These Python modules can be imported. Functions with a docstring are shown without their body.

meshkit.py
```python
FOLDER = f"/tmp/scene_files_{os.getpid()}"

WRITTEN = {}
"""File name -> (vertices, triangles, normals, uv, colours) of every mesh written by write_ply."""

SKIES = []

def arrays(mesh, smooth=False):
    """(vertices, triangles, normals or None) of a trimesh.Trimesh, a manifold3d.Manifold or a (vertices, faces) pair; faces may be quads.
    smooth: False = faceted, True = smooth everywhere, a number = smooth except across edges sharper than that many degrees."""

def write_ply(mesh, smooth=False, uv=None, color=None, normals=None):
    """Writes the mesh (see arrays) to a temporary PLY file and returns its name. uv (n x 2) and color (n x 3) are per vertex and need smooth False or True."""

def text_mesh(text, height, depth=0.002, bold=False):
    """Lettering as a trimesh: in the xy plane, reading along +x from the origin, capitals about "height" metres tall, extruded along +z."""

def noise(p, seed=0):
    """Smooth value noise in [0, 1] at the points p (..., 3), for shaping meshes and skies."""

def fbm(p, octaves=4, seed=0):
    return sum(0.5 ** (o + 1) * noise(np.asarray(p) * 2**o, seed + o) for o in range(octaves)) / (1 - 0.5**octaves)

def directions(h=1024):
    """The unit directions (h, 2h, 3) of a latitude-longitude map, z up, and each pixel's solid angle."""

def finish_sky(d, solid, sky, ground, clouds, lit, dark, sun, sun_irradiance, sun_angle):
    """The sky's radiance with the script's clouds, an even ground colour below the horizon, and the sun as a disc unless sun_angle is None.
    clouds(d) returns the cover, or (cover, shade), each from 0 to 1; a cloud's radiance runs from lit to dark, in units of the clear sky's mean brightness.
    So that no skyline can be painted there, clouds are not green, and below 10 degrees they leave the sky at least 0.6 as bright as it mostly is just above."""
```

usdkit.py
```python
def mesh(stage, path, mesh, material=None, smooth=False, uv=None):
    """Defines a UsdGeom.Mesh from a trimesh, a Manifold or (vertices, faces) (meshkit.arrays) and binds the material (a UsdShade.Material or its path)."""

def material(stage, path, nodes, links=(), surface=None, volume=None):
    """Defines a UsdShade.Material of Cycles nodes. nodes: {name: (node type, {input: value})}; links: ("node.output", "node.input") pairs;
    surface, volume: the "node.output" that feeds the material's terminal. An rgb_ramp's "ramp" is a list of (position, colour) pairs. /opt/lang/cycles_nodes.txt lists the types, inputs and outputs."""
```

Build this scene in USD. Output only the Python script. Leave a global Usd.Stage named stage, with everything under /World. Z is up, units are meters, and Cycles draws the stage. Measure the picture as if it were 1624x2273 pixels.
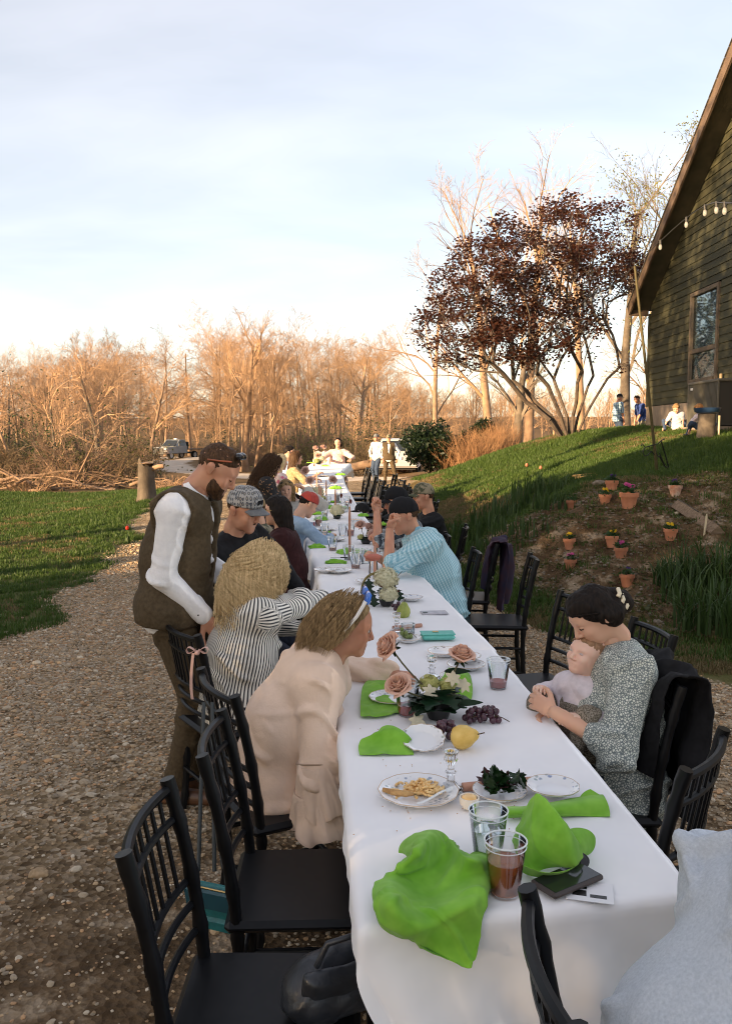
import math, random, numpy as np, trimesh, usdkit, meshkit
from scipy.interpolate import RBFInterpolator, CubicSpline, RectBivariateSpline
from scipy.ndimage import gaussian_filter
from pxr import Usd, UsdGeom, UsdLux, UsdShade, Gf, Sdf, Vt
from meshkit import fbm, noise
PI = math.pi
V = lambda *a: np.array(a, float)
rnd = random.Random(7); rng = np.random.default_rng(7)
stage = Usd.Stage.CreateInMemory()
UsdGeom.SetStageUpAxis(stage, 'Z'); UsdGeom.SetStageMetersPerUnit(stage, 1.0)
UsdGeom.Xform.Define(stage, '/World')
# ------------------------------------------------------------------ camera, sky, sun
F_PX, H_CAM, PITCH = 1850.0, 1.76, math.atan(166.5 / 1850)
cam = UsdGeom.Camera.Define(stage, '/World/camera')
cam.CreateHorizontalApertureAttr(24.0); cam.CreateFocalLengthAttr(24.0 * F_PX / 1624)
cam.CreateClippingRangeAttr((0.05, 5000.0)); cam.CreateExposureAttr(2.55)
cam.AddTranslateOp().Set(Gf.Vec3d(0, 0, H_CAM)); cam.AddRotateXOp().Set(90 - math.degrees(PITCH))
SUN_AZ, SUN_EL = math.atan2(-0.80, -0.60), math.radians(11)
SUN = V(math.sin(SUN_AZ) * math.cos(SUN_EL), math.cos(SUN_AZ) * math.cos(SUN_EL), math.sin(SUN_EL))
sun = UsdLux.DistantLight.Define(stage, '/World/sun')
sun.CreateIntensityAttr(0.70); sun.CreateAngleAttr(0.5); sun.CreateNormalizeAttr(True); sun.CreateColorAttr(Gf.Vec3f(1.0, 0.70, 0.40))
sun.AddRotateZOp().Set(math.degrees(-SUN_AZ)); sun.AddRotateXOp().Set(-(90 - math.degrees(SUN_EL)))
dome = UsdLux.DomeLight.Define(stage, '/World/sky')
dome.GetPrim().SetCustomDataByKey('kind', 'structure')
UsdGeom.Scope.Define(stage, '/World/Looks')
L = '/World/Looks/'
skym = usdkit.material(stage, L + 'sky_look', {
    'sky': ('sky_texture', {'sky_type': 'single_scattering', 'sun_disc': False, 'sun_elevation': SUN_EL, 'sun_rotation': SUN_AZ, 'air_density': 1.0, 'aerosol_density': 1.3, 'ozone_density': 1.5}),
    'tc': ('texture_coordinate', {}), 'sep': ('separate_xyz', {}),
    'zz': ('math', {'math_type': 'add', 'value2': 0.22}),
    'dx': ('math', {'math_type': 'divide'}), 'dy': ('math', {'math_type': 'divide'}),
    'com': ('combine_xyz', {}), 'map': ('mapping', {'scale': (0.75, 1.5, 1), 'rotation': (0, 0, 0.35)}),
    'n': ('noise_texture', {'scale': 1.5, 'detail': 6, 'roughness': 0.48, 'distortion': 0.25}),
    'r': ('rgb_ramp', {'ramp': [(0.0, (0.58, 0.58, 0.58)), (0.40, (0.62, 0.62, 0.62)), (0.68, (0.88, 0.88, 0.88)), (1, (1, 1, 1))]}),
    'hz': ('map_range', {'from_min': 0.0, 'from_max': 0.30, 'to_min': 0.45, 'to_max': 0.0, 'clamp': True}),
    'mx': ('math', {'math_type': 'maximum'}),
    'cc': ('color', {'value': (1.52, 1.36, 1.30)}), 'cm': ('mix', {'fac': 1.0, 'mix_type': 'multiply'}), 'sk': ('mix', {'fac': 1.0, 'mix_type': 'multiply', 'color2': (.51, .465, .435)}), 'mix': ('mix', {'mix_type': 'add', 'fac': 1.0}), 'bg': ('background_shader', {'strength': 0.080})},
    [('tc.generated', 'sep.vector'), ('sep.z', 'zz.value1'), ('sep.x', 'dx.value1'), ('sep.y', 'dy.value1'), ('zz.value', 'dx.value2'), ('zz.value', 'dy.value2'),
     ('dx.value', 'com.x'), ('dy.value', 'com.y'), ('com.vector', 'map.vector'), ('map.vector', 'n.vector'), ('n.fac', 'r.fac'), ('sep.z', 'hz.value'),
     ('r.color', 'mx.value1'), ('hz.result', 'mx.value2'), ('mx.value', 'cm.color1'), ('cc.color', 'cm.color2'), ('cm.color', 'mix.color2'), ('sky.color', 'sk.color1'), ('sk.color', 'mix.color1'), ('mix.color', 'bg.color')], surface='bg.background')
UsdShade.MaterialBindingAPI.Apply(dome.GetPrim()).Bind(skym)
# ------------------------------------------------------------------ pixel helpers (pixels of the 1624 x 2273 view)
def ray(x, y):
    u, v = x - 812.0, 1136.5 - y
    return V(u, F_PX * math.cos(PITCH) + v * math.sin(PITCH), v * math.cos(PITCH) - F_PX * math.sin(PITCH))
def W(x, y, Y):
    d = ray(x, y); return V(0, 0, H_CAM) + d * (Y / d[1])
def G(x, y, z=0.0):
    d = ray(x, y); return V(0, 0, H_CAM) + d * ((z - H_CAM) / d[2])
# ------------------------------------------------------------------ scene helpers
used = {}
def numbered(path):
    k = used.get(path, 0); used[path] = k + 1
    return path if k == 0 else '%s_%03d' % (path, k)
def tag(p, label=None, cat=None, group=None, kind=None):
    for k, v in (('label', label), ('category', cat), ('group', group), ('kind', kind)):
        if v: p.SetCustomDataByKey(k, v)
    return p
def thing(name, label=None, cat=None, loc=(0, 0, 0), rz=0.0, group=None, kind=None, scale=None, rx=0.0):
    x = UsdGeom.Xform.Define(stage, numbered('/World/' + name))
    x.AddTranslateOp().Set(Gf.Vec3d(*map(float, loc)))
    if rz: x.AddRotateZOp().Set(math.degrees(rz))
    if rx: x.AddRotateXOp().Set(math.degrees(rx))
    if scale: x.AddScaleOp().Set(Gf.Vec3f(*((scale,) * 3 if np.isscalar(scale) else scale)))
    return tag(x.GetPrim(), label, cat, group, kind)
def part(parent, name, mesh, mat, smooth=40, attrs=None, label=None):
    pp = '/World' if parent is None else str(parent.GetPath())
    m = usdkit.mesh(stage, numbered(pp + '/' + name), mesh, mat, smooth)
    if attrs:
        for k, a in attrs.items():
            a = np.asarray(a, np.float32)
            if a.ndim == 1: UsdGeom.PrimvarsAPI(m).CreatePrimvar(k, Sdf.ValueTypeNames.FloatArray, 'vertex').Set(Vt.FloatArray.FromNumpy(a))
            else: UsdGeom.PrimvarsAPI(m).CreatePrimvar(k, Sdf.ValueTypeNames.Color3fArray, 'vertex').Set(Vt.Vec3fArray.FromNumpy(a))
    if label: m.GetPrim().SetCustomDataByKey('label', label)
    return m.GetPrim()
def single(name, mesh, mat, label, cat, group=None, kind=None, smooth=40, attrs=None):
    return tag(part(None, name, mesh, mat, smooth, attrs), label, cat, group, kind)
def dup(root, loc, rz=0.0, label=None, group=None, scale=None, rx=0.0, cat=None):
    was = root.GetCustomData(); base = root.GetName()
    if base[-4:-3] == '_' and base[-3:].isdigit(): base = base[:-4]
    r = thing(base, label or was.get('label'), cat or was.get('category'), loc, rz, group or was.get('group'), None, scale, rx)
    for c in root.GetChildren(): pass
    r.GetReferences().AddInternalReference(root.GetPath()); r.SetInstanceable(True)
    return r
def curves(parent, name, strands, width, mat):
    pp = '/World' if parent is None else str(parent.GetPath())
    c = UsdGeom.BasisCurves.Define(stage, numbered(pp + '/' + name))
    c.CreateTypeAttr('linear'); c.CreateCurveVertexCountsAttr([len(s) for s in strands])
    pts = np.vstack(strands).astype(np.float32)
    c.CreatePointsAttr(Vt.Vec3fArray.FromNumpy(pts))
    w = np.concatenate([np.linspace(width, width * 0.5, len(s)) for s in strands]).astype(np.float32)
    c.CreateWidthsAttr(Vt.FloatArray.FromNumpy(w)); c.SetWidthsInterpolation('vertex')
    UsdShade.MaterialBindingAPI.Apply(c.GetPrim()).Bind(mat)
    return c.GetPrim()
def instancer(name, protos, pos, idx, quats, scales, parent=None, kind='stuff', label=None, cat=None):
    """protos: list of (mesh, material)."""
    pp = '/World' if parent is None else str(parent.GetPath())
    pi = UsdGeom.PointInstancer.Define(stage, numbered(pp + '/' + name))
    rel = pi.CreatePrototypesRel()
    for k, (me, ma) in enumerate(protos):
        m = usdkit.mesh(stage, str(pi.GetPath()) + '/piece_%03d' % k, me, ma, False); rel.AddTarget(m.GetPath())
    pi.CreateProtoIndicesAttr(Vt.IntArray.FromNumpy(np.asarray(idx, np.int32)))
    pi.CreatePositionsAttr(Vt.Vec3fArray.FromNumpy(np.asarray(pos, np.float32)))
    q = np.asarray(quats, np.float32)  # w x y z
    pi.CreateOrientationsAttr(Vt.QuathArray([Gf.Quath(float(a), float(b), float(c), float(d)) for a, b, c, d in q]))
    s = np.asarray(scales, np.float32); s = np.repeat(s[:, None], 3, 1) if s.ndim == 1 else s
    pi.CreateScalesAttr(Vt.Vec3fArray.FromNumpy(s))
    return tag(pi.GetPrim(), label, cat, None, kind)
# ------------------------------------------------------------------ mesh helpers
def cat_(ms): return trimesh.util.concatenate([m for m in ms if m is not None])
def box(c, s, R=None):
    m = trimesh.creation.box(s)
    if R is not None: m.apply_transform(R)
    m.apply_translation(c); return m
def rbox(c, s, r=0.01, rz=0.0):
    """box with chamfered edges"""
    s = np.asarray(s, float) / 2; r = min(r, s.min() * 0.98); p = []
    for k in range(3):
        q = s - r; q[k] = s[k]
        p += [V(a, b, d) * q for a in (-1, 1) for b in (-1, 1) for d in (-1, 1)]
    m = trimesh.convex.convex_hull(np.array(p))
    if rz: m.apply_transform(trimesh.transformations.rotation_matrix(rz, [0, 0, 1]))
    m.apply_translation(c); return m
def frame_of(d):
    d = d / (np.linalg.norm(d) + 1e-12); h = V(0, 0, 1) if abs(d[2]) < 0.9 else V(1, 0, 0)
    x = np.cross(h, d); x /= np.linalg.norm(x); return x, np.cross(d, x), d
def tube(pts, r, n=8, cap=True):
    """swept tube through pts with radii r"""
    pts = np.asarray(pts, float); k = len(pts); r = np.broadcast_to(r, k).astype(float)
    t = np.gradient(pts, axis=0); t /= np.linalg.norm(t, axis=1, keepdims=True) + 1e-12
    x, y, _ = frame_of(t[0]); rings = []
    a = np.arange(n) * 2 * PI / n
    for i in range(k):
        x = x - t[i] * (x @ t[i]); x /= np.linalg.norm(x) + 1e-12; y = np.cross(t[i], x)
        rings.append(pts[i] + r[i] * (np.cos(a)[:, None] * x + np.sin(a)[:, None] * y))
    v = np.vstack(rings); f = []
    i, j = np.meshgrid(np.arange(k - 1), np.arange(n), indexing='ij'); i, j = i.ravel(), j.ravel(); j2 = (j + 1) % n
    q = np.stack([i * n + j, i * n + j2, (i + 1) * n + j2, (i + 1) * n + j], 1)
    f = np.vstack([q[:, [0, 1, 2]], q[:, [0, 2, 3]]])
    if cap:
        v = np.vstack([v, pts[0], pts[-1]]); b, e = k * n, k * n + 1; jj = np.arange(n)
        f = np.vstack([f, np.stack([np.full(n, b), (jj + 1) % n, jj], 1), np.stack([np.full(n, e), (k - 1) * n + jj, (k - 1) * n + (jj + 1) % n], 1)])
    return trimesh.Trimesh(v, f, process=False)
def segs(p0, p1, r0, r1, n=3):
    """many separate tapered prisms in one mesh"""
    p0, p1 = np.asarray(p0, float), np.asarray(p1, float); N = len(p0)
    d = p1 - p0; d /= np.linalg.norm(d, axis=1, keepdims=True) + 1e-12
    h = np.where(np.abs(d[:, 2:3]) < 0.9, V(0, 0, 1), V(1, 0, 0)); x = np.cross(h, d); x /= np.linalg.norm(x, axis=1, keepdims=True); y = np.cross(d, x)
    a = np.arange(n) * 2 * PI / n; ring = np.cos(a)[None, :, None] * x[:, None] + np.sin(a)[None, :, None] * y[:, None]
    v = np.concatenate([p0[:, None] + ring * np.reshape(r0, (-1, 1, 1)), p1[:, None] + ring * np.reshape(r1, (-1, 1, 1))], 1).reshape(-1, 3)
    j = np.arange(n); q = np.stack([j, (j + 1) % n, n + (j + 1) % n, n + j], 1)
    f = np.vstack([q[:, [0, 1, 2]], q[:, [0, 2, 3]]]); f = (np.arange(N)[:, None, None] * 2 * n + f[None]).reshape(-1, 3)
    return trimesh.Trimesh(v, f, process=False)
def lathe(prof, n=24, wob=None):
    """revolve (r, z) profile about z; open profile"""
    prof = np.asarray(prof, float); k = len(prof); a = np.arange(n) * 2 * PI / n
    rr = prof[:, 0:1] * (np.ones(n) if wob is None else wob(a, prof))
    v = np.stack([rr * np.cos(a), rr * np.sin(a), np.repeat(prof[:, 1:2], n, 1)], -1).reshape(-1, 3)
    i, j = np.meshgrid(np.arange(k - 1), np.arange(n), indexing='ij'); i, j = i.ravel(), j.ravel(); j2 = (j + 1) % n
    q = np.stack([i * n + j, i * n + j2, (i + 1) * n + j2, (i + 1) * n + j], 1)
    return trimesh.Trimesh(v, np.vstack([q[:, [0, 1, 2]], q[:, [0, 2, 3]]]), process=False)
def grid_mesh(P):
    """P (a, b, 3) -> mesh"""
    a, b = P.shape[:2]; i, j = np.meshgrid(np.arange(a - 1), np.arange(b - 1), indexing='ij'); i, j = i.ravel(), j.ravel()
    q = np.stack([i * b + j, i * b + j + 1, (i + 1) * b + j + 1, (i + 1) * b + j], 1)
    return trimesh.Trimesh(P.reshape(-1, 3), np.vstack([q[:, [0, 1, 2]], q[:, [0, 2, 3]]]), process=False)
def spl_sheet(C, n=40, m=40):
    """smooth sheet through a control grid C (a, b, 3)"""
    C = np.asarray(C, float); a, b = C.shape[:2]; u, v = np.linspace(0, a - 1, n), np.linspace(0, b - 1, m)
    return np.stack([RectBivariateSpline(np.arange(a), np.arange(b), C[..., k], kx=min(3, a - 1), ky=min(3, b - 1), s=0)(u, v) for k in range(3)], -1)
def thick(P, t):
    """sheet with two sides: P (a, b, 3), offset t along the normal, edges closed"""
    du, dv = np.gradient(P, axis=0), np.gradient(P, axis=1); n = np.cross(du, dv); n /= np.linalg.norm(n, axis=-1, keepdims=True) + 1e-12
    a, b = P.shape[:2]; A, B = grid_mesh(P + n * t / 2), grid_mesh(P - n * t / 2); B.invert()
    idx = np.arange(a * b).reshape(a, b); lo = np.concatenate([idx[0, :-1], idx[:-1, -1], idx[-1, :0:-1], idx[:0:-1, 0]]); hi = np.roll(lo, -1); N = a * b
    side = np.vstack([np.stack([lo, lo + N, hi + N], 1), np.stack([lo, hi + N, hi], 1)])
    return trimesh.Trimesh(np.vstack([A.vertices, B.vertices]), np.vstack([A.faces, B.faces + N, side]), process=False)
def blob(c, s, sub=2, amp=0.0, freq=3.0, seed=0):
    m = trimesh.creation.icosphere(sub, 1.0); v = np.array(m.vertices)
    if amp: v *= (1 + amp * (fbm(v * freq + seed * 7.3, 3, seed) - 0.5) * 2)[:, None]
    m.vertices = v * np.asarray(s, float) + np.asarray(c, float); return m
def xf(m, rz=0.0, rx=0.0, ry=0.0, t=(0, 0, 0)):
    m = m.copy()
    for a, ax in ((rx, [1, 0, 0]), (ry, [0, 1, 0]), (rz, [0, 0, 1])):
        if a: m.apply_transform(trimesh.transformations.rotation_matrix(a, ax))
    m.apply_translation(t); return m
def quat_z(a): return np.stack([np.cos(a / 2), 0 * a, 0 * a, np.sin(a / 2)], 1)
def quat_rand(n, g):
    q = g.normal(size=(n, 4)); return q / np.linalg.norm(q, axis=1, keepdims=True)
# ------------------------------------------------------------------ materials
def pm(name, c1, c2=None, scale=8.0, rough=0.6, bump=0.0, bscale=None, coord='object', lo=0.35, hi=0.65, detail=4, dist=0.01, nodes=None, links=None, stretch=None, rnd_v=0.0, **kw):
    """principled material: two colours mixed by noise, bump, random value per copy"""
    N = {'p': ('principled_bsdf', dict(roughness=rough, **kw)), 'tc': ('texture_coordinate' if coord != 'position' else 'geometry', {})}
    K = []; src = 'tc.' + coord
    if stretch: N['mp'] = ('mapping', {'scale': stretch}); K += [(src, 'mp.vector')]; src = 'mp.vector'
    out = None
    if c2 is not None:
        N['n'] = ('noise_texture', {'scale': scale, 'detail': detail, 'roughness': 0.6}); N['r'] = ('rgb_ramp', {'ramp': [(0, c1), (lo, c1), (hi, c2), (1, c2)]})
        K += [(src, 'n.vector'), ('n.fac', 'r.fac')]; out = 'r.color'
    elif rnd_v: N['c'] = ('color', {'value': c1}); out = 'c.color'
    else: N['p'][1]['base_color'] = c1
    if rnd_v:
        N['oi'] = ('object_info', {}); N['mr'] = ('map_range', {'from_min': 0.0, 'from_max': 1.0, 'to_min': 1 - rnd_v, 'to_max': 1 + rnd_v}); N['hsv'] = ('hsv', {})
        K += [('oi.random', 'mr.value'), ('mr.result', 'hsv.value'), (out, 'hsv.color')]; out = 'hsv.color'
    if out: K += [(out, 'p.base_color')]
    if bump:
        N['bn'] = ('noise_texture', {'scale': bscale or scale * 3, 'detail': 4, 'roughness': 0.65}); N['b'] = ('bump', {'strength': bump, 'distance': dist})
        K += [(src, 'bn.vector'), ('bn.fac', 'b.height'), ('b.normal', 'p.normal')]
    N.update(nodes or {}); K += links or []
    return usdkit.material(stage, L + name, N, K, surface='p.BSDF')
def leafm(name, c1, c2, trans=0.35, scale=3.0, rough=0.5, coord='position'):
    return usdkit.material(stage, L + name, {
        'g': ('geometry', {}) if coord == 'position' else ('texture_coordinate', {}), 'n': ('noise_texture', {'scale': scale, 'detail': 3}), 'isl': ('geometry', {}),
        'a': ('math', {'math_type': 'multiply_add', 'value2': 0.6, 'value3': -0.3}), 's': ('math', {'math_type': 'add'}),
        'r': ('rgb_ramp', {'ramp': [(0, c1), (0.3, c1), (0.7, c2), (1, c2)]}), 'p': ('principled_bsdf', {'roughness': rough, 'specular_ior_level': 0.3}),
        't': ('translucent_bsdf', {}), 'm': ('mix_closure', {'fac': trans})},
        [('g.' + coord, 'n.vector'), ('isl.random_per_island', 'a.value1'), ('a.value', 's.value1'), ('n.fac', 's.value2'), ('s.value', 'r.fac'), ('r.color', 'p.base_color'), ('r.color', 't.color'), ('p.BSDF', 'm.closure1'), ('t.BSDF', 'm.closure2')], surface='m.closure')
# ------------------------------------------------------------------ terrain
_C = []
for x in (-12, -8, -4, -1.5, 0.4):
    for y in (-2, 1, 4, 7, 10, 14, 18): _C.append((x, y, 0))
_C += [(1.2, 0, 0), (1.2, 3, 0), (1.2, 6, 0), (1.1, 8, 0), (1.0, 10.5, 0), (1.0, 14, 0), (1.0, 18, 0), (1.1, 23, 0), (1.2, 28, .05), (2, 3, 0), (2.2, 5, 0), (4, 3, 0), (3, 5.2, .03), (5, 5, .1), (7, 3, .15),
  (1.4, 8.8, .04), (1.5, 7.6, .02), (2.1, 6.5, .03), (1.4, 12, .10), (1.35, 16, .14), (1.35, 20, .14), (1.45, 27, .2),
  (2.5, 9.9, .78), (2.35, 9.45, .48), (2.3, 9.1, .3), (2.75, 8.8, .22), (3.5, 9.5, .60), (3.9, 10.4, 1.0), (3.25, 10.2, .92), (3.1, 11.3, 1.2), (1.75, 11, .5), (1.7, 9.6, .28), (3.5, 7, .08), (4.5, 7.5, .35), (5, 9, .85), (5, 10.5, 1.15),
  (4.33, 12.4, 1.25), (7.07, 19, 1.90), (7.9, 23.6, 2.05), (7, 18, 1.92), (8.75, 28.5, 1.45), (6.3, 26, 1.92), (7.3, 31, 1.2), (4.05, 26, 1.25), (1.9, 27, .42), (3, 18, .85), (2.1, 18, .42), (5, 16, 1.5), (2.2, 14, .62), (3.2, 14, 1.05), (7, 14, 1.8), (8, 10, 1.7), (10, 20, 2.1), (12, 15, 2.1), (12, 26, 2.0), (12, 30, 1.5),
  (8, 42, .7), (4, 42, .3), (1, 42, -.1), (-3, 42, -.25), (0, 30, 0), (-3, 25, 0), (-9, 25, .05), (-14, 25, .1), (-14, 10, .1), (14, 42, .8), (16, 5, 1.2), (-14, 42, -.1), (-8, 60, -.4), (8, 60, 0), (-16, 60, -.3)]
_C = np.array(_C, float)
_R = RBFInterpolator(_C[:, :2], _C[:, 2], kernel='linear', smoothing=0.02, neighbors=40)
_gx, _gy = np.arange(-16, 16.01, 0.2), np.arange(-4, 60.01, 0.2)
_Z = _R(np.stack(np.meshgrid(_gx, _gy, indexing='ij'), -1).reshape(-1, 2)).reshape(len(_gx), len(_gy))
_Z = gaussian_filter(_Z, 1.2)
_S = RectBivariateSpline(_gx, _gy, _Z, kx=1, ky=1)
def smooth(x, a, b):
    t = np.clip((x - a) / (b - a), 0, 1); return t * t * (3 - 2 * t)
def ramp(y): return np.interp(y, [11.0, 14.6, 15.8, 18.2, 24, 34], [0, .24, .31, .44, .42, 0])
TX = lambda y: np.interp(y, [1.7, 3.86, 5.89, 7.97, 10.05, 12.1, 14.6, 15.8, 18.5], [.36, .225, .04, -.17, -.42, -.56, -.76, -.86, -.80])  # table centre line
def bank_mask(x, y):
    """bare eroded earth: 1 on the dug face with the pots"""
    a = smooth(x + 0.30 * (y - 9), 1.50, 2.1) * (1 - smooth(x - 0.35 * (y - 9.5), 3.9, 4.6)) * smooth(y + 0.50 * (x - 2.5), 6.9, 7.7) * (1 - smooth(y - 0.12 * (x - 3), 10.9, 11.5))
    return a
def hgt(x, y):
    x, y = np.asarray(x, float), np.asarray(y, float)
    cx, cy = np.clip(x, -16, 16), np.clip(y, -4, 60)
    z = _S.ev(cx, cy)
    flat = (1 - smooth(x, 0.9, 1.5)) * (1 - smooth(np.abs(y - 9), 15, 22)) * smooth(x, -13, -9)
    z = z * (1 - flat)
    z = z + ramp(y) * (1 - smooth(x, -0.1, 0.7)) * smooth(x, -9, -3)
    m = bank_mask(x, y); P = np.stack([x * 1.6, y * 1.6, 0 * x], -1)
    z = z + m * ((fbm(P, 4, 3) - 0.5) * 0.46 + (np.abs(noise(P * 1.7, 9) - 0.5)) * -0.16 + 0.05)
    far = np.hypot(np.maximum(np.abs(x) - 16, 0), np.maximum(y - 60, 0))
    z = z + smooth(far, 60, 260) * 9 + (fbm(np.stack([x * .06, y * .06, 0 * x], -1), 3, 5) - .5) * 1.4 * smooth(y, 42, 70) - 0.3 * smooth(y, 60, 100)
    z = z + (fbm(np.stack([x * .7, y * .7, 0 * x], -1), 3, 1) - .5) * 0.05 * smooth(np.hypot(x - 0.2, (y - 6) * .4), 2.0, 4.5)
    return z
def road_d(x, y):
    """distance to the far curving track"""
    p = ROAD; d = np.full(np.shape(x), 1e9)
    for a, b in zip(p[:-1], p[1:]):
        ab = b - a; t = np.clip(((x - a[0]) * ab[0] + (y - a[1]) * ab[1]) / (ab @ ab), 0, 1)
        d = np.minimum(d, np.hypot(x - a[0] - t * ab[0], y - a[1] - t * ab[1]))
    return d
_k = np.array([W(372, 1012, 104)[:2], W(440, 1012, 88)[:2], W(400, 1022, 74)[:2], W(372, 1030, 62)[:2], W(400, 1040, 52)[:2], W(480, 1046, 46)[:2], W(560, 1052, 42)[:2], W(680, 1056, 38)[:2], V(-0.5, 33), V(0.6, 27)])
_t = np.linspace(0, len(_k) - 1, 60); ROAD = np.stack([CubicSpline(np.arange(len(_k)), _k[:, i])(_t) for i in (0, 1)], 1)
ROAD = np.vstack([V(-34, 125)[None], V(-29, 112)[None], ROAD])
def gravel_mask(x, y):
    """1 = gravel drive, 0 = lawn (left edge, strip under the tables, drive behind)"""
    w = (fbm(np.stack([x * .9, y * .9, 0 * x], -1), 4, 2) - .5)
    left = -1.0 - 0.165 * (y - 2) - 3.6 * (1 - smooth(y, 1.5, 9.5)) ** 1.2 * 1.0 - 0.9
    a = smooth(x - left + w * 1.6, -0.35, 0.35)
    right = np.interp(y, [0, 5.2, 6.4, 7.6, 9, 20, 30], [9, 2.9, 2.0, 1.42, 1.18, 1.05, 1.3])
    b = 1 - smooth(x - right + w * 0.5, -0.1, 0.14)
    m = a * b * (1 - smooth(y, 30, 33))
    strip = 1 - smooth(road_d(x, y) + w * .8, 1.25, 1.7)
    return np.maximum(m, strip * smooth(y, 20, 24))
def axis_pts(*spans):
    o = []
    for a, b, s in spans: o.append(np.arange(a, b - 1e-6, s))
    return np.concatenate(o + [[spans[-1][1]]])
gx = axis_pts((-600, -60, 30), (-60, -20, 3.0), (-20, -6, 0.4), (-6, 6, 0.08), (6, 10, .2), (10, 20, 0.5), (20, 60, 4), (60, 600, 30))
gy = axis_pts((-300, -30, 30), (-30, -4, 2), (-4, 0.6, .3), (0.6, 14, 0.08), (14, 30, 0.2), (30, 60, .6), (60, 130, 2), (130, 700, 20))
X, Y = np.meshgrid(gx, gy, indexing='ij')
Z = hgt(X, Y); GM = gravel_mask(X, Y); BM = bank_mask(X, Y)
# 3 masks as one colour primvar: r gravel, g bare earth of the bank and darker near ground, b forest floor
fl = smooth(Y + (fbm(np.stack([X * .3, Y * .3, 0 * X], -1), 3, 8) - .5) * 5, np.where(X < 0, 24.2, 29.5), np.where(X < 0, 26, 31)) + smooth(X, -18, -22)
near_dark = smooth(3.6 - Y + (fbm(np.stack([X * .9, Y * .9, 0 * X], -1), 3, 12) - .5) * 3.2, -.2, 1.4) * smooth(3.5 - np.abs(X + .5), 0, 1) * .9  # ground turns darker brown towards the camera, edge broken by noise
W3 = np.stack([GM, np.maximum(BM * (1 - GM), near_dark), np.clip(fl, 0, 1)], -1)
gm = grid_mesh(np.stack([X, Y, Z], -1)); gm.invert()
if gm.face_normals[:, 2].mean() < 0: gm.invert()
def ramp_(c): return {'ramp': c}
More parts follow.
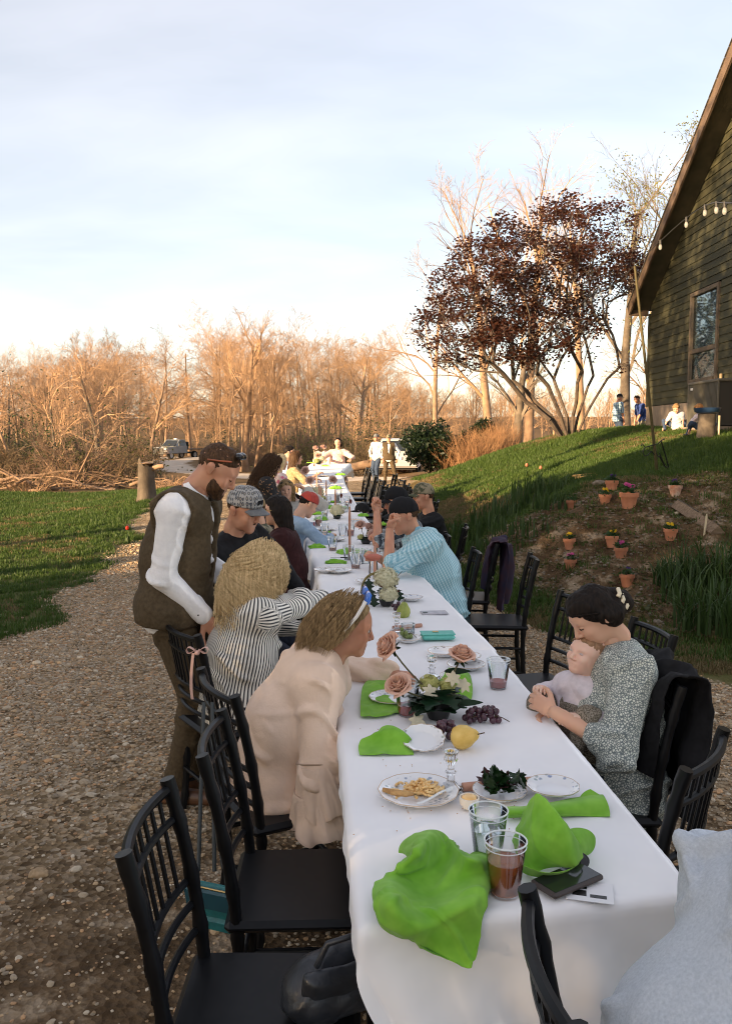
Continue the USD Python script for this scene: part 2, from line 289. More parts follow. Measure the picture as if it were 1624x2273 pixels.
ground_look = usdkit.material(stage, L + 'ground_look', {
    'at': ('attribute', {'attribute': 'zone'}), 'sp': ('separate_color', {'color_type': 'rgb'}), 'g': ('geometry', {}),
    'n1': ('noise_texture', {'scale': 0.9, 'detail': 6, 'roughness': 0.65}), 'n2': ('noise_texture', {'scale': 14.0, 'detail': 5, 'roughness': 0.7}), 'n3': ('noise_texture', {'scale': 3.0, 'detail': 5, 'roughness': 0.7}),
    'vo': ('voronoi_texture', {'scale': 34.0, 'randomness': 1.0}), 'vs': ('separate_color', {}),
    'lawn': ('rgb_ramp', ramp_([(0, (.032, .042, .011)), (.35, (.052, .070, .017)), (.52, (.080, .086, .024)), (.66, (.11, .095, .036)), (.8, (.13, .095, .045)), (1, (.15, .11, .055))])),
    'grav': ('rgb_ramp', ramp_([(0, (.11, .075, .043)), (.3, (.25, .18, .105)), (.6, (.36, .27, .17)), (.85, (.47, .37, .26)), (1, (.52, .44, .33))])),
    'gdk': ('rgb_ramp', ramp_([(0, (.45, .42, .38)), (.4, (.62, .58, .52)), (.6, (1, 1, 1)), (1, (1.1, 1.05, 1))])), 'gm': ('mix', {'mix_type': 'multiply', 'fac': 1.0}),
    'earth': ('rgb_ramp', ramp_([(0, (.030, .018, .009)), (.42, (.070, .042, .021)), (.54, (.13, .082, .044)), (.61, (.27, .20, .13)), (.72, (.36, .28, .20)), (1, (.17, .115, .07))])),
    'wood': ('rgb_ramp', ramp_([(0, (.05, .032, .016)), (.5, (.15, .095, .045)), (.75, (.22, .14, .07)), (1, (.1, .1, .03))])),
    'm1': ('mix', {}), 'm2': ('mix', {}), 'm3': ('mix', {}), 'p': ('principled_bsdf', {'roughness': 0.95, 'specular_ior_level': 0.15}),
    'b': ('bump', {'strength': 0.9, 'distance': 0.02}), 'ad': ('math', {'math_type': 'add'})},
    [('at.color', 'sp.color'), ('g.position', 'n1.vector'), ('g.position', 'n2.vector'), ('g.position', 'n3.vector'), ('g.position', 'vo.vector'), ('vo.color', 'vs.color'),
     ('n1.fac', 'lawn.fac'), ('vs.r', 'grav.fac'), ('n3.fac', 'gdk.fac'), ('grav.color', 'gm.color1'), ('gdk.color', 'gm.color2'), ('n3.fac', 'earth.fac'), ('n2.fac', 'wood.fac'),
     ('lawn.color', 'm1.color1'), ('wood.color', 'm1.color2'), ('sp.b', 'm1.fac'), ('m1.color', 'm2.color1'), ('gm.color', 'm2.color2'), ('sp.r', 'm2.fac'), ('m2.color', 'm3.color1'), ('earth.color', 'm3.color2'), ('sp.g', 'm3.fac'),
     ('m3.color', 'p.base_color'), ('n2.fac', 'ad.value1'), ('vo.distance', 'ad.value2'), ('ad.value', 'b.height'), ('b.normal', 'p.normal')], surface='p.BSDF')
# split one vertex grid by zone into the named pieces of ground (no overlap)
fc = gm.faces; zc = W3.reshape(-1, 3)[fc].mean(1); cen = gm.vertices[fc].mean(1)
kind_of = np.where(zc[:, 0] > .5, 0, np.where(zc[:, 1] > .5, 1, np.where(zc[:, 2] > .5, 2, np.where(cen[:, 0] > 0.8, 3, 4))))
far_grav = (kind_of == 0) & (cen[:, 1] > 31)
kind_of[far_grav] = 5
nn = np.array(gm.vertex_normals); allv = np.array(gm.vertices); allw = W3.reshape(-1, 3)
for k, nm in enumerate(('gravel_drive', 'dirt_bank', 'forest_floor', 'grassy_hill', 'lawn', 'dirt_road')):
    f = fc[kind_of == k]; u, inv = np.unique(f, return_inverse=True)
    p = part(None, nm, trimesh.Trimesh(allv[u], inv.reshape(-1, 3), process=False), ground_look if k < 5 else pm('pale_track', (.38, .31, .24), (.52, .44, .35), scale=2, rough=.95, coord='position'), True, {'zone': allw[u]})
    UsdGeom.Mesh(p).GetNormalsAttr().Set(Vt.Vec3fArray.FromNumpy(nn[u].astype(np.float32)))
    tag(p, kind='structure')
def on(x, y, dz=0.0): return V(x, y, float(hgt(x, y)) + dz)
def Gt(px, py, dz=0.0, lo=1.2, hi=60):
    """where the view ray of a pixel meets the terrain"""
    d = ray(px, py); t = np.linspace(lo, hi, 3000); p = V(0, 0, H_CAM) + d[None] * (t / d[1])[:, None]
    h = p[:, 2] - hgt(p[:, 0], p[:, 1]) - dz; i = np.argmax(h < 0)
    return p[i] if h[i] < 0 else p[-1]
# ------------------------------------------------------------------ trees
def bare_tree(H, r0, seed, levels=4, spread=0.55, up=0.25, fork=0.45, dens=1.0, lean=(0, 0), fine=1.0):
    """leafless tree: returns (trunk mesh, crown mesh, twig tips)"""
    g = np.random.default_rng(seed); A, B, RA, RB, tips, trunk = [], [], [], [], [], []
    def grow(p, d, ln, r, lev):
        n = 7 if lev == 0 else (5 if lev == 1 else (4 if lev == 2 else 3)); pts = [p]; rr = [r]
        r1 = r * (0.28 if lev == 0 else 0.35)
        for i in range(n):
            d = d + g.normal(size=3) * (0.05 if lev == 0 else 0.17); d[2] += up * (0.10 if lev else 0.02); d /= np.linalg.norm(d)
            p = p + d * ln / n; pts.append(p); rr.append(r + (r1 - r) * (i + 1) / n)
        if lev == 0: trunk.append((np.array(pts), np.array(rr)))
        else:
            A.extend(pts[:-1]); B.extend(pts[1:]); RA.extend(rr[:-1]); RB.extend(rr[1:])
        if lev >= levels: tips.append(pts[-1]); return
        k = int(round((9, 7, 6, 5)[min(lev, 3)] * dens)); lo = fork if lev == 0 else 0.2
        for c in range(k):
            t = lo + (1 - lo) * (c + g.random()) / k; f = t * n; i = min(int(f), n - 1); q = pts[i] + (pts[i + 1] - pts[i]) * (f - i)
            x, y, _ = frame_of(pts[i + 1] - pts[i]); a = g.random() * 2 * PI; s = spread * (0.8 + 0.5 * g.random())
            dd = (pts[i + 1] - pts[i]) / np.linalg.norm(pts[i + 1] - pts[i]) * math.cos(s) + (x * math.cos(a) + y * math.sin(a)) * math.sin(s)
            grow(q, dd, ln * (0.50 if lev == 0 else 0.54) * (1.15 - 0.55 * t) * (0.75 + 0.5 * g.random()), max(rr[i] * (0.46 if lev == 0 else 0.5), 0.0065 * fine), lev + 1)
    d0 = V(lean[0], lean[1], 1); grow(V(0, 0, -0.2), d0 / np.linalg.norm(d0), H * 0.72, r0, 0)
    P, R = trunk[0]; R = R.copy(); R[0] *= 1.35
    return tube(P, R, 8), segs(A, B, RA, RB, 3), np.array(tips)
bark_tan = pm('bark_tan', (.15, .095, .058), (.27, .175, .11), scale=2.0, rough=.9, bump=.5, bscale=14, dist=.02, coord='position', rnd_v=.25)
bark_grey = pm('bark_grey', (.065, .05, .036), (.14, .11, .08), scale=3.0, rough=.9, bump=.6, bscale=16, dist=.02, coord='position', rnd_v=.2)
twig_tan = pm('twig_tan', (.24, .145, .08), (.36, .225, .125), scale=.5, rough=.9, coord='position', rnd_v=.25)
def tree_thing(name, meshes, mats, loc, rz, label, cat='tree', group=None, scale=None):
    t = thing(name, label, cat, loc, rz, group, None, scale)
    part(t, 'trunk', meshes[0], mats[0], True); part(t, 'crown', meshes[1], mats[1], False)
    return t
protos, g = [], np.random.default_rng(11)
far_specs = [(16, .20, 4, .80, .40, .34), (16, .16, 4, .62, .55, .42), (16, .26, 4, .95, .30, .26), (16, .14, 4, .70, .6, .46), (16, .22, 4, 1.05, .45, .30)]
prof_x, prof_y = [0, 120, 220, 330, 400, 470, 560, 680, 760, 830, 900, 960, 1100], [725, 735, 700, 705, 690, 640, 690, 655, 700, 690, 790, 830, 840]
far_list = []
for k in range(92):
    row = k % 4; Yt = (56, 76, 98, 122)[row] + g.uniform(-9, 9); px = (k * 1031 / 92.0 * 1.0 + g.uniform(-22, 22)) % 1010 - 20
    if Yt < 110 and 330 < px < 450 and not (Yt > 108): px += (-110 if px < 392 else 90)
    top = np.interp(px, prof_x, prof_y) + (g.uniform(0, 45) if row >= 1 else g.uniform(40, 150)) + (0 if k % 5 else -12)
    far_list.append((px, Yt, top))
for k, (px, Yt, top) in enumerate(far_list):
    p = W(px, 970, Yt); h = H_CAM + (970 - top) / 1850 * Yt; z = float(hgt(p[0], p[1])); j = k % 5
    s = (h - z) / 16.6; loc = (p[0], p[1], z)
    if k < 5:
        H, r, lv, sp, u, fk = far_specs[j]; a, b, _ = bare_tree(H, r, 40 + j, lv, sp, u, fk, 1.0, fine=1.5)
        protos.append(tree_thing('bare_tree', (a, b), (bark_tan, twig_tan), loc, g.uniform(0, 6.3), 'leafless tan tree of the far wood at the end of the lawn', 'tree', 'bare trees of the far wood', s))
    else:
        dup(protos[j], loc, g.uniform(0, 6.3), scale=(s * g.uniform(.9, 1.15), s * g.uniform(.9, 1.15), s))
# nearer bare trees, told apart by where they stand
near = [(118, 1085, 33, 765, 'dark crooked bare tree at the left above the brush pile', 60, .16, (.06, 0)), (215, 1075, 36, 700, 'tall bare tree with spreading dark limbs left of the white truck', 61, .2, (0, 0)),
        (28, 1095, 30, 735, 'bare tree at the far left edge behind the lawn', 62, .14, (-.05, 0)), (330, 1050, 46, 715, 'slim pale bare tree beside the white truck', 63, .16, (.05, 0)),
        (620, 1030, 52, 690, 'bare tree with orange limbs behind the long haired guests', 64, .2, (0, 0)), (540, 1040, 50, 640, 'broad tall bare tree above the dark cap', 65, .24, (.02, 0)), (790, 1010, 58, 690, 'bare tree leaning left behind the far end of the table', 66, .2, (-.25, 0))]
for px, py, Yt, top, lab, sd, r, ln in near:
    p = W(px, 970, Yt); z = float(hgt(p[0], p[1])); h = H_CAM + (970 - top) / 1850 * Yt - z
    a, b, _ = bare_tree(h * .97, r * h / 10, sd, 4, .6, .25, .3, 1.0, ln)
    tree_thing('bare_tree', (a, b), (bark_grey if sd in (60, 61) else bark_tan, twig_tan), (p[0], p[1], z), sd * 1.3, lab)
tall = [(1172, 245, 46, .30, 'tallest bare tree forking behind the purple leaved tree', 70, (0.0, 0), bark_tan, 0), (960, 465, 44, .17, 'thin bare tree leaning left beyond the left edge of the purple leaved tree', 71, (-.18, 0), bark_tan, 0), (1092, 330, 42, .26, 'bare tree with many twigs behind the left half of the purple leaved tree', 72, (-.05, 0), bark_tan, 0),
        (1290, 330, 40, .24, 'bare tree rising behind the right half of the purple leaved tree', 73, (.06, 0), bark_tan, 0), (1385, 265, 36, .26, 'tall tree with pale green buds next to the house eave', 74, (.02, 0), bark_grey, 1), (1520, 225, 44, .26, 'bare round crowned tree half hidden by the house roof', 75, (0, 0), bark_grey, 0), (1450, 560, 38, .14, 'small bare tree behind the house corner', 76, (.02, 0), bark_tan, 0), (1150, 640, 33, .24, 'thick grey trunked tree left of the purple leaved tree', 77, (0, 0), bark_grey, 0)]
bud = leafm('bud_leaf', (.20, .19, .05), (.30, .26, .08), .4)
for px, top, Yt, r, lab, sd, ln, bm, buds in tall:
    p = W(px, 970, Yt); z = float(hgt(p[0], p[1])); h = H_CAM + (970 - top) / 1850 * Yt - z
    a, b, tips = bare_tree(h * .98, r, sd, 4, .5, .3, .28, .88, ln, fine=.95)
    t = tree_thing('bare_tree', (a, b), (bm, twig_tan if bm is bark_tan else bark_grey), (p[0], p[1], z), sd * 2.1, lab)
    if buds:
        q = np.repeat(tips, 2, 0) + rng.normal(size=(len(tips) * 2, 3)) * .15
        part(t, 'leaf_buds', segs(q, q + rng.normal(size=q.shape) * .045 + V(0, 0, .02), np.full(len(q), .03), np.full(len(q), .004), 3), bud, False)
def leaf_cards(c, size, g, flat=0.5, aspect=0.5):
    """rhombus leaf at each centre"""
    n = len(c); d = g.normal(size=(n, 3)); d[:, 2] *= flat; d /= np.linalg.norm(d, axis=1, keepdims=True)
    e = np.cross(d, g.normal(size=(n, 3))); e /= np.linalg.norm(e, axis=1, keepdims=True); s = size * g.uniform(.6, 1.3, (n, 1))
    v = np.stack([c - d * s, c + e * s * aspect, c + d * s, c - e * s * aspect], 1).reshape(-1, 3)
    f = np.arange(n)[:, None] * 4; return trimesh.Trimesh(v, np.vstack([f + [[0, 1, 2]], f + [[0, 2, 3]]]), process=False)
def grown(base, pts, r_tip, expo=2.3, pen=0.35, g=None):
    """connect pts to the base like a tree; returns segment arrays"""
    order = np.argsort(np.linalg.norm((pts - base) * V(1, 1, .8), axis=1)); N = [np.asarray(base, float)]; par = [-1]; dist = [0.0]
    for i in order:
        q = pts[i]; A = np.array(N); dd = np.linalg.norm(A - q, axis=1); c = dd + pen * np.array(dist) + 2.0 * np.maximum(0, A[:, 2] - q[2]) * (dd > .3); j = int(np.argmin(c))
        steps = max(1, int(dd[j] / 0.45)); prev = j
        for s in range(1, steps + 1):
            t = s / steps; m = A[j] + (q - A[j]) * t; m = m + V(0, 0, 0.10 * dd[j] * math.sin(PI * t)) + (g.normal(size=3) * .03 * dd[j] if s < steps else 0)
            N.append(m); par.append(prev); dist.append(dist[prev] + dd[j] / steps); prev = len(N) - 1
    N = np.array(N); par = np.array(par); w = np.zeros(len(N)); has = np.zeros(len(N), bool); has[par[par >= 0]] = True; w[~has] = r_tip ** expo
    for i in range(len(N) - 1, 0, -1): w[par[i]] += w[i]
    r = w ** (1 / expo); k = np.arange(1, len(N)); return N[par[k]], N[k], np.minimum(r[par[k]], r[k] * 1.25), r[k], N[~has], N
# purple-leaved tree on the crest
g = np.random.default_rng(5); mb = W(1268, 953, 25.0); mb[2] = float(hgt(mb[0], mb[1])); Ym = mb[1]; mc = W(1185, 672, Ym)
q = g.normal(size=(5000, 3)); q /= np.linalg.norm(q, axis=1, keepdims=True); q *= (g.random((5000, 1)) ** .45) * V(3.4, 2.8, 2.75)
q = q[(q[:, 2] > -1.9 + .22 * np.abs(q[:, 0])) & (fbm(q * 1.0 + 5, 3, 4) > .46)][:700] + mc
q[:, 2] += 0.26 * (q[:, 0] - mc[0]) + .1; q = q[q[:, 2] > mb[2] + .85]
stems = np.array([mb + V(dx, dy, h) for dx, dy, h in ((-2.1, .2, 1.75), (-1.2, -.6, 1.8), (-.45, .5, 1.7), (.2, -.3, 1.9), (.75, .5, 1.8), (1.35, -.1, 2.0), (-2.9, -.1, 1.9))])
own = np.argmin(np.linalg.norm((q[:, None] - stems[None]) * V(1, 1, .5), axis=2), 1); bits = []
for i, e in enumerate(stems):
    r0 = mb + (e - mb) * V(.10, .10, 0) - V(0, 0, .1); mid = r0 + (e - r0) * V(.42, .42, .55); bits.append(grown(r0, np.vstack([mid, e, q[own == i]]), .010, 2.15, .3, g))
a, b, ra, rb, tips, nodes = (np.concatenate([x[k] for x in bits]) for k in range(6))
bark_maroon = pm('bark_maroon', (.045, .032, .024), (.10, .075, .055), scale=6, rough=.9, bump=.5, coord='position')
leaf_maroon = leafm('leaf_maroon', (.042, .013, .006), (.14, .042, .018), .3)
t = thing('purple_leaved_tree', 'broad many stemmed tree with dark purple leaves on the crest of the lawn', 'tree', mb)
big = rb > .035
part(t, 'trunk', segs(a[big] - mb, b[big] - mb, np.maximum(ra, .0)[big], rb[big], 7), bark_maroon, 50)
part(t, 'branches', segs(a[~big] - mb, b[~big] - mb, ra[~big], rb[~big], 4), bark_maroon, 50)
out = nodes[(nodes[:, 2] > mb[2] + 1.9)]; cl = np.vstack([tips, tips, out[g.random(len(out)) < .45]])
cen_ = cl[g.integers(0, len(cl), 30000)] + g.normal(size=(30000, 3)) * V(.16, .16, .12)
part(t, 'crown', leaf_cards(cen_ - mb, .052, g, .45, .55), leaf_maroon, False)
# evergreen bush, brown shrub
leaf_dark = leafm('leaf_dark_green', (.010, .022, .008), (.040, .065, .018), .25)
def bush(name, px, py, Yt, s, n, label, mat, lsize=.07, cat='bush', stems=9, clump=26):
    b0 = W(px, py, Yt); b0[2] = float(hgt(b0[0], b0[1])); g = np.random.default_rng(int(px)); c = g.normal(size=(clump, 3)); c /= np.linalg.norm(c, axis=1, keepdims=True)
    c = c * (g.random((clump, 1)) ** .4) * np.asarray(s) * .8 + V(0, 0, s[2] * .95); c[:, 2] = np.maximum(c[:, 2], .1)
    k = g.integers(0, clump, n); d = g.normal(size=(n, 3)); d /= np.linalg.norm(d, axis=1, keepdims=True); p = c[k] + d * (g.random((n, 1)) ** .35) * np.asarray(s).mean() * .36; p[:, 2] = np.abs(p[:, 2])
    t = thing(name, label, cat, b0); part(t, 'foliage', leaf_cards(p, lsize, g, .8), mat, False)
    part(t, 'stem', segs(np.zeros((len(c), 3)), c, np.full(len(c), .03), np.full(len(c), .008), 4), bark_grey, False); return t
bush('evergreen_bush', 950, 1008, 31, (1.25, 1.2, 1.15), 7000, 'rounded dark green bush overhanging the parked silver car', leaf_dark)
bush('evergreen_bush', 1062, 960, 33, (.8, .8, 1.0), 4000, 'upper dark green bush between the brown shrub and the grey trunk', leaf_dark)
brown_twig = pm('brown_twig', (.20, .10, .045), (.32, .18, .085), scale=3, rough=.9, coord='position')
def shrub_mesh(H, R, n, seed, rad=.012):
    g = np.random.default_rng(seed); A, B, ra, rb = [], [], [], []
    for i in range(n):
        a = g.random() * 2 * PI; p = V(math.cos(a), math.sin(a), 0) * R * .4 * g.random(); d = V(math.cos(a) * .45 * g.random() * R / H, math.sin(a) * .45 * g.random() * R / H, 1) + g.normal(size=3) * .15; r = rad
        for s in range(5):
            d = d + g.normal(size=3) * .16; d /= np.linalg.norm(d); e = p + d * H / 5 * g.uniform(.7, 1.15); A.append(p); B.append(e); ra.append(r); r *= .78; rb.append(r)
            for _ in range(2):
                dd = d + g.normal(size=3) * .5; A.append(e); B.append(e + dd / np.linalg.norm(dd) * H * .14 * g.uniform(.6, 1.4)); ra.append(r * .7); rb.append(r * .3)
            p = e
    return segs(A, B, ra, rb, 3)
for px, py, Yt, H, R, lab in ((1060, 1015, 30, 1.35, 1.9, 'leafless brown shrub at the edge of the grassy hill'), (1000, 1025, 31, 1.1, 1.5, 'low leafless brown shrub below the round green bush'), (1110, 1000, 32, 1.5, 1.4, 'leafless brown shrub against the thick grey trunk')):
    b0 = W(px, py, Yt); b0[2] = float(hgt(b0[0], b0[1])) - .05
    t = thing('brown_shrub', lab, 'shrub', b0); part(t, 'stems', shrub_mesh(H, R, 190, int(px)), brown_twig, False)
# undergrowth of the wood (one uncountable mass), with dry leaf brush
g = np.random.default_rng(21); N = 640
yy = 29 + 100 * g.random(N) ** 1.1; xx = (g.uniform(-80, 930, N) - 812) / 1850 * yy
pxx = xx / yy * 1850 + 812; ok = (road_d(xx, yy) > 3.2) & ~((np.abs(pxx - 400) < 75) & (yy < 110)) & ~((np.abs(pxx - 470) < 130) & (yy < 52)); xx, yy = xx[ok], yy[ok]; zz = hgt(xx, yy); n = len(xx)
def bushy(H, seed, sp, n, fine, dens=.8):
    g2 = np.random.default_rng(seed); o = []
    for i in range(n):
        a, b, _ = bare_tree(H * g2.uniform(.6, 1.1), .03 * H / 2.5, seed * 50 + i, 3, sp, .25, .08, dens, (g2.uniform(-.7, .7), g2.uniform(-.7, .7)), fine)
        o += [xf(a, t=(g2.uniform(-.5, .5), g2.uniform(-.5, .5), 0)), xf(b, t=(0, 0, 0))]
    return cat_(o)
brush_dk = pm('brush_dark', (.085, .06, .03), (.16, .11, .06), scale=1, rough=.9, coord='position'); bl = leafm('brush_leaf', (.06, .065, .015), (.20, .13, .05), .3); bgreen = leafm('brush_green', (.03, .05, .012), (.10, .11, .03), .3)
c = g.normal(size=(700, 3)) * V(.9, .9, .6) + V(0, 0, 1.0); c2 = g.normal(size=(600, 3)) * V(.7, .7, 1.0) + V(0, 0, 1.7)
instancer('undergrowth', [(bushy(2.6, 1, .8, 7, 1.0), brush_dk), (bushy(3.8, 2, .6, 5, 1.3), bark_tan), (bushy(1.6, 3, 1.0, 8, .9), brown_twig), (leaf_cards(c, .05, g), bl), (leaf_cards(c2, .05, g), bgreen)], np.stack([xx, yy, zz - .1], 1), g.choice(5, n, p=[.33, .15, .20, .16, .16]), quat_z(g.random(n) * 6.3), g.uniform(.6, 1.15, n), label='tangled brown undergrowth of the wood', cat='undergrowth')
N = 420; yy = g.uniform(118, 240, N); xx = (g.uniform(-500, 2000, N) - 812) / 1850 * yy; zz = hgt(xx, yy); n = len(xx)
wood = []
for sd in (91, 92, 93):
    a, b, _ = bare_tree(13, .2, sd, 3, .5, .35, .18, 1.0, fine=3.2); wood.append((cat_([a, b]), (twig_tan, bark_tan, twig_tan)[sd - 91]))
instancer('far_wood', wood, np.stack([xx, yy, zz - .2], 1), g.integers(0, 3, n), quat_z(g.random(n) * 6.3), g.uniform(.55, 1.0, n), label='far brown wood on the rising ground', cat='wood')
# fallen brush, log mound, broken stump
def brush_pile(px, py, Yt, w, h, n, lab, seed):
    g = np.random.default_rng(seed); b0 = W(px, py, Yt); b0[2] = float(hgt(b0[0], b0[1])); t = thing('brush_pile', lab, 'brush pile', b0)
    for i in range(n):
        a = g.uniform(-.35, .35) + (PI if g.random() < .5 else 0); ln = w * g.uniform(.35, .9); p = V(g.uniform(-w / 2, w / 2), g.uniform(-.9, .9), g.uniform(.05, h * .7)); d = V(math.cos(a), math.sin(a) * .6, g.uniform(-.1, .28))
        pts = [p + d * ln * s + V(0, 0, -.12 * ln * (s - .5) ** 2) + g.normal(size=3) * .04 for s in np.linspace(-.5, .5, 6)]; pts = np.array(pts); pts[:, 2] = np.maximum(pts[:, 2], .03)
        part(t, 'limb', tube(pts, np.linspace(.07, .018, 6) * g.uniform(.5, 1.2), 6), bark_tan, True)
    part(t, 'twigs', xf(shrub_mesh(h * 1.2, w * .9, 60, seed, .012), t=(0, 0, 0)), twig_tan, False)
brush_pile(170, 1065, 29, 3.6, 1.0, 16, 'heap of fallen grey limbs at the left edge of the lawn', 3)
brush_pile(60, 1080, 27, 2.4, .8, 9, 'low heap of twigs at the far left of the lawn', 4)
brush_pile(380, 1098, 25, 1.8, .35, 7, 'few cut limbs lying in the grass right of the stump', 6)
sp = Gt(325, 1112); g = np.random.default_rng(3)
st = thing('tree_stump', 'tall broken tree stump standing at the edge of the lawn', 'stump', sp)
a = np.arange(20) * 2 * PI / 20; pr = [(.27, -.1), (.215, .1), (.19, .4), (.18, .7), (.175, .84)]
m = lathe(pr, 20, lambda a, p: 1 + .07 * np.sin(3 * a) + .05 * np.sin(7 * a + 1)); v = np.array(m.vertices); v[-20:, 2] += .10 * np.sin(2 * a) + .05 * np.sin(5 * a); m.vertices = v
part(st, 'trunk', m, bark_grey, True); part(st, 'cut_top', xf(blob((0, 0, 0), (.172, .172, .03), 2, .3), t=(0, 0, .85)), bark_tan, True)
part(st, 'branch_stub', tube([V(.12, 0, .72), V(.30, -.05, .78), V(.42, -.06, .79)], [.06, .052, .048], 8), bark_tan, True)
lm = W(800, 1000, 40); lm[2] = float(hgt(lm[0], lm[1]))
lg = thing('fallen_tree', 'thick fallen tree trunk lying behind the far end of the table', 'fallen tree', lm)
part(lg, 'trunk', tube([V(-1.9, 0, .2), V(-.6, .1, .35), V(.8, 0, .65), V(2.0, -.1, .8)], [.14, .2, .23, .2], 10), bark_tan, True)
part(lg, 'roots', xf(shrub_mesh(.8, .9, 20, 8, .03), t=(2.0, -.1, .55)), bark_tan, False)
# trees behind the photographer and to the left that shade the tables (outside the frame)
g = np.random.default_rng(77); s_ = V(math.sin(SUN_AZ), math.cos(SUN_AZ), 0); p_ = V(s_[1], -s_[0], 0) * 1.0
if p_[1] < 0: p_ = -p_
c = np.vstack([V(0, 0, h) + g.normal(size=(210, 3)) * V(1, 1, .5) * (2.3 * (1 - h / 15) + .35) * .62 for h in np.linspace(.6, 12.2, 34)])
first = None
for q_, tt, sc in ((-2.4, 19, .64), (-1.0, 18, .68), (.6, 19, .7), (2.2, 18, .68), (3.8, 19, .70), (5.4, 18.2, .68), (7.0, 19, .68), (8.4, 18.4, .64), (9.8, 19, .56)):
    p = s_ * tt + p_ * q_; loc = (p[0], p[1], 0.0)
    if first is None:
        first = thing('cedar_tree', 'dense cedar in the row behind the photographer', 'tree', loc, 0, 'cedars behind the photographer', None, sc)
        part(first, 'trunk', tube([V(0, 0, 0), V(0, 0, 12)], [.2, .03], 6), bark_grey, True); part(first, 'crown', leaf_cards(c, .20, g, .8), leaf_dark, False)
    else: dup(first, loc, g.random() * 6, scale=sc)
big_c = g.normal(size=(70, 3)); big_c = big_c / np.linalg.norm(big_c, axis=1, keepdims=True) * (g.random((70, 1)) ** .4) * V(2.5, 2.5, 3.3) + V(0, 0, 9.3)
pp = big_c[g.integers(0, 70, 3000)] + g.normal(size=(3000, 3)) * .26; first = None
for q_, tt, sc, lab in ((11.4, 2.2, 1.0, 'nearest'), (9.0, 4.2, .95, 'second'), (13.6, 5.0, 1.0, 'third')):
    p = s_ * tt + p_ * q_; loc = (p[0], p[1], 0.0)
    if first is None:
        first = thing('leafy_tree', 'leafy shade tree beyond the left edge of the view', 'tree', loc, 0, 'shade trees beyond the left edge', None, sc)
        part(first, 'trunk', tube([V(0, 0, -.2), V(.1, 0, 3), V(0, .1, 9)], [.22, .16, .08], 8), bark_grey, True); part(first, 'branches', segs(np.tile(V(0, .05, 5.5), (70, 1)), big_c, np.full(70, .05), np.full(70, .012), 4), bark_grey, False); part(first, 'crown', leaf_cards(pp, .13, g, .7), leaf_dark, False)
    else: dup(first, loc, g.random() * 6, scale=sc)
    # unseen cedars round the lawn, added to shade the foot of the far wood
for k in range(15):
    p = V(-62 + 2.6 * k + g.uniform(-1, 1), 33 + .35 * k + g.uniform(-2, 2)); dup(stage.GetPrimAtPath('/World/cedar_tree'), (p[0], p[1], float(hgt(*p))), g.random() * 6, 'unseen cedar added beyond the left side to shade the far wood', 'unseen cedars added beyond the left side', g.uniform(.85, 1.05))
# ------------------------------------------------------------------ house
HX, HY1, HYR, EZ, SL = 7.9, 23.6, 15.0, 5.26, 0.68     # wall plane x, far corner, ridge, eave height, roof slope
HY0 = 2 * HYR - HY1; HX2 = 15.0; OV = 0.6
siding = pm('siding', (.019, .020, .010), (.058, .056, .026), scale=1.2, rough=.8, bump=.5, bscale=10, dist=.006, coord='position', stretch=(1, .25, 2.5), lo=.3, hi=.7)
fascia_m = pm('fascia_wood', (.075, .048, .032), (.12, .08, .052), scale=3, rough=.8, bump=.3, coord='position')
soffit_m = pm('soffit_wood', (.05, .045, .028), (.085, .07, .045), scale=2, rough=.85, bump=.3, coord='position')
shingle_m = pm('shingle', (.06, .055, .05), (.12, .11, .10), scale=8, rough=.95, bump=.6, coord='position')
found_m = pm('foundation_block', (.17, .135, .105), (.25, .20, .155), scale=2.5, rough=.9, bump=.4, bscale=30, coord='position')
frame_m = pm('window_wood', (.085, .065, .045), (.13, .10, .07), scale=5, rough=.7, coord='position')
glassm = usdkit.material(stage, L + 'window_glass', {'f': ('fresnel', {'IOR': 1.55}), 'a': ('math', {'math_type': 'multiply_add', 'value2': .8, 'value3': .05}), 't': ('transparent_bsdf', {'color': (.8, .86, .86)}), 'g': ('glossy_bsdf', {'roughness': .03, 'color': (.9, .95, 1)}), 'm': ('mix_closure', {})},
    [('f.fac', 'a.value1'), ('a.value', 'm.fac'), ('t.BSDF', 'm.closure1'), ('g.BSDF', 'm.closure2')], surface='m.closure')
lace_m = pm('lace_curtain', (.40, .44, .46), (.72, .76, .78), scale=26, rough=.9, coord='position', lo=.42, hi=.55)
house = thing('house', 'dark green clapboard house with a steep gable roof at the right edge', 'house', (HX, HYR, 2.0))
hb = V(HX, HYR, 2.0)
def hp(name, m, mat, sm=False, parent=None, label=None): m = m.copy(); m.apply_translation(-hb); return part(parent or house, name, m, mat, sm, label=label)
zr = lambda y: EZ + (HY1 - HYR - abs(y - HYR)) * SL
zpk = zr(HYR)
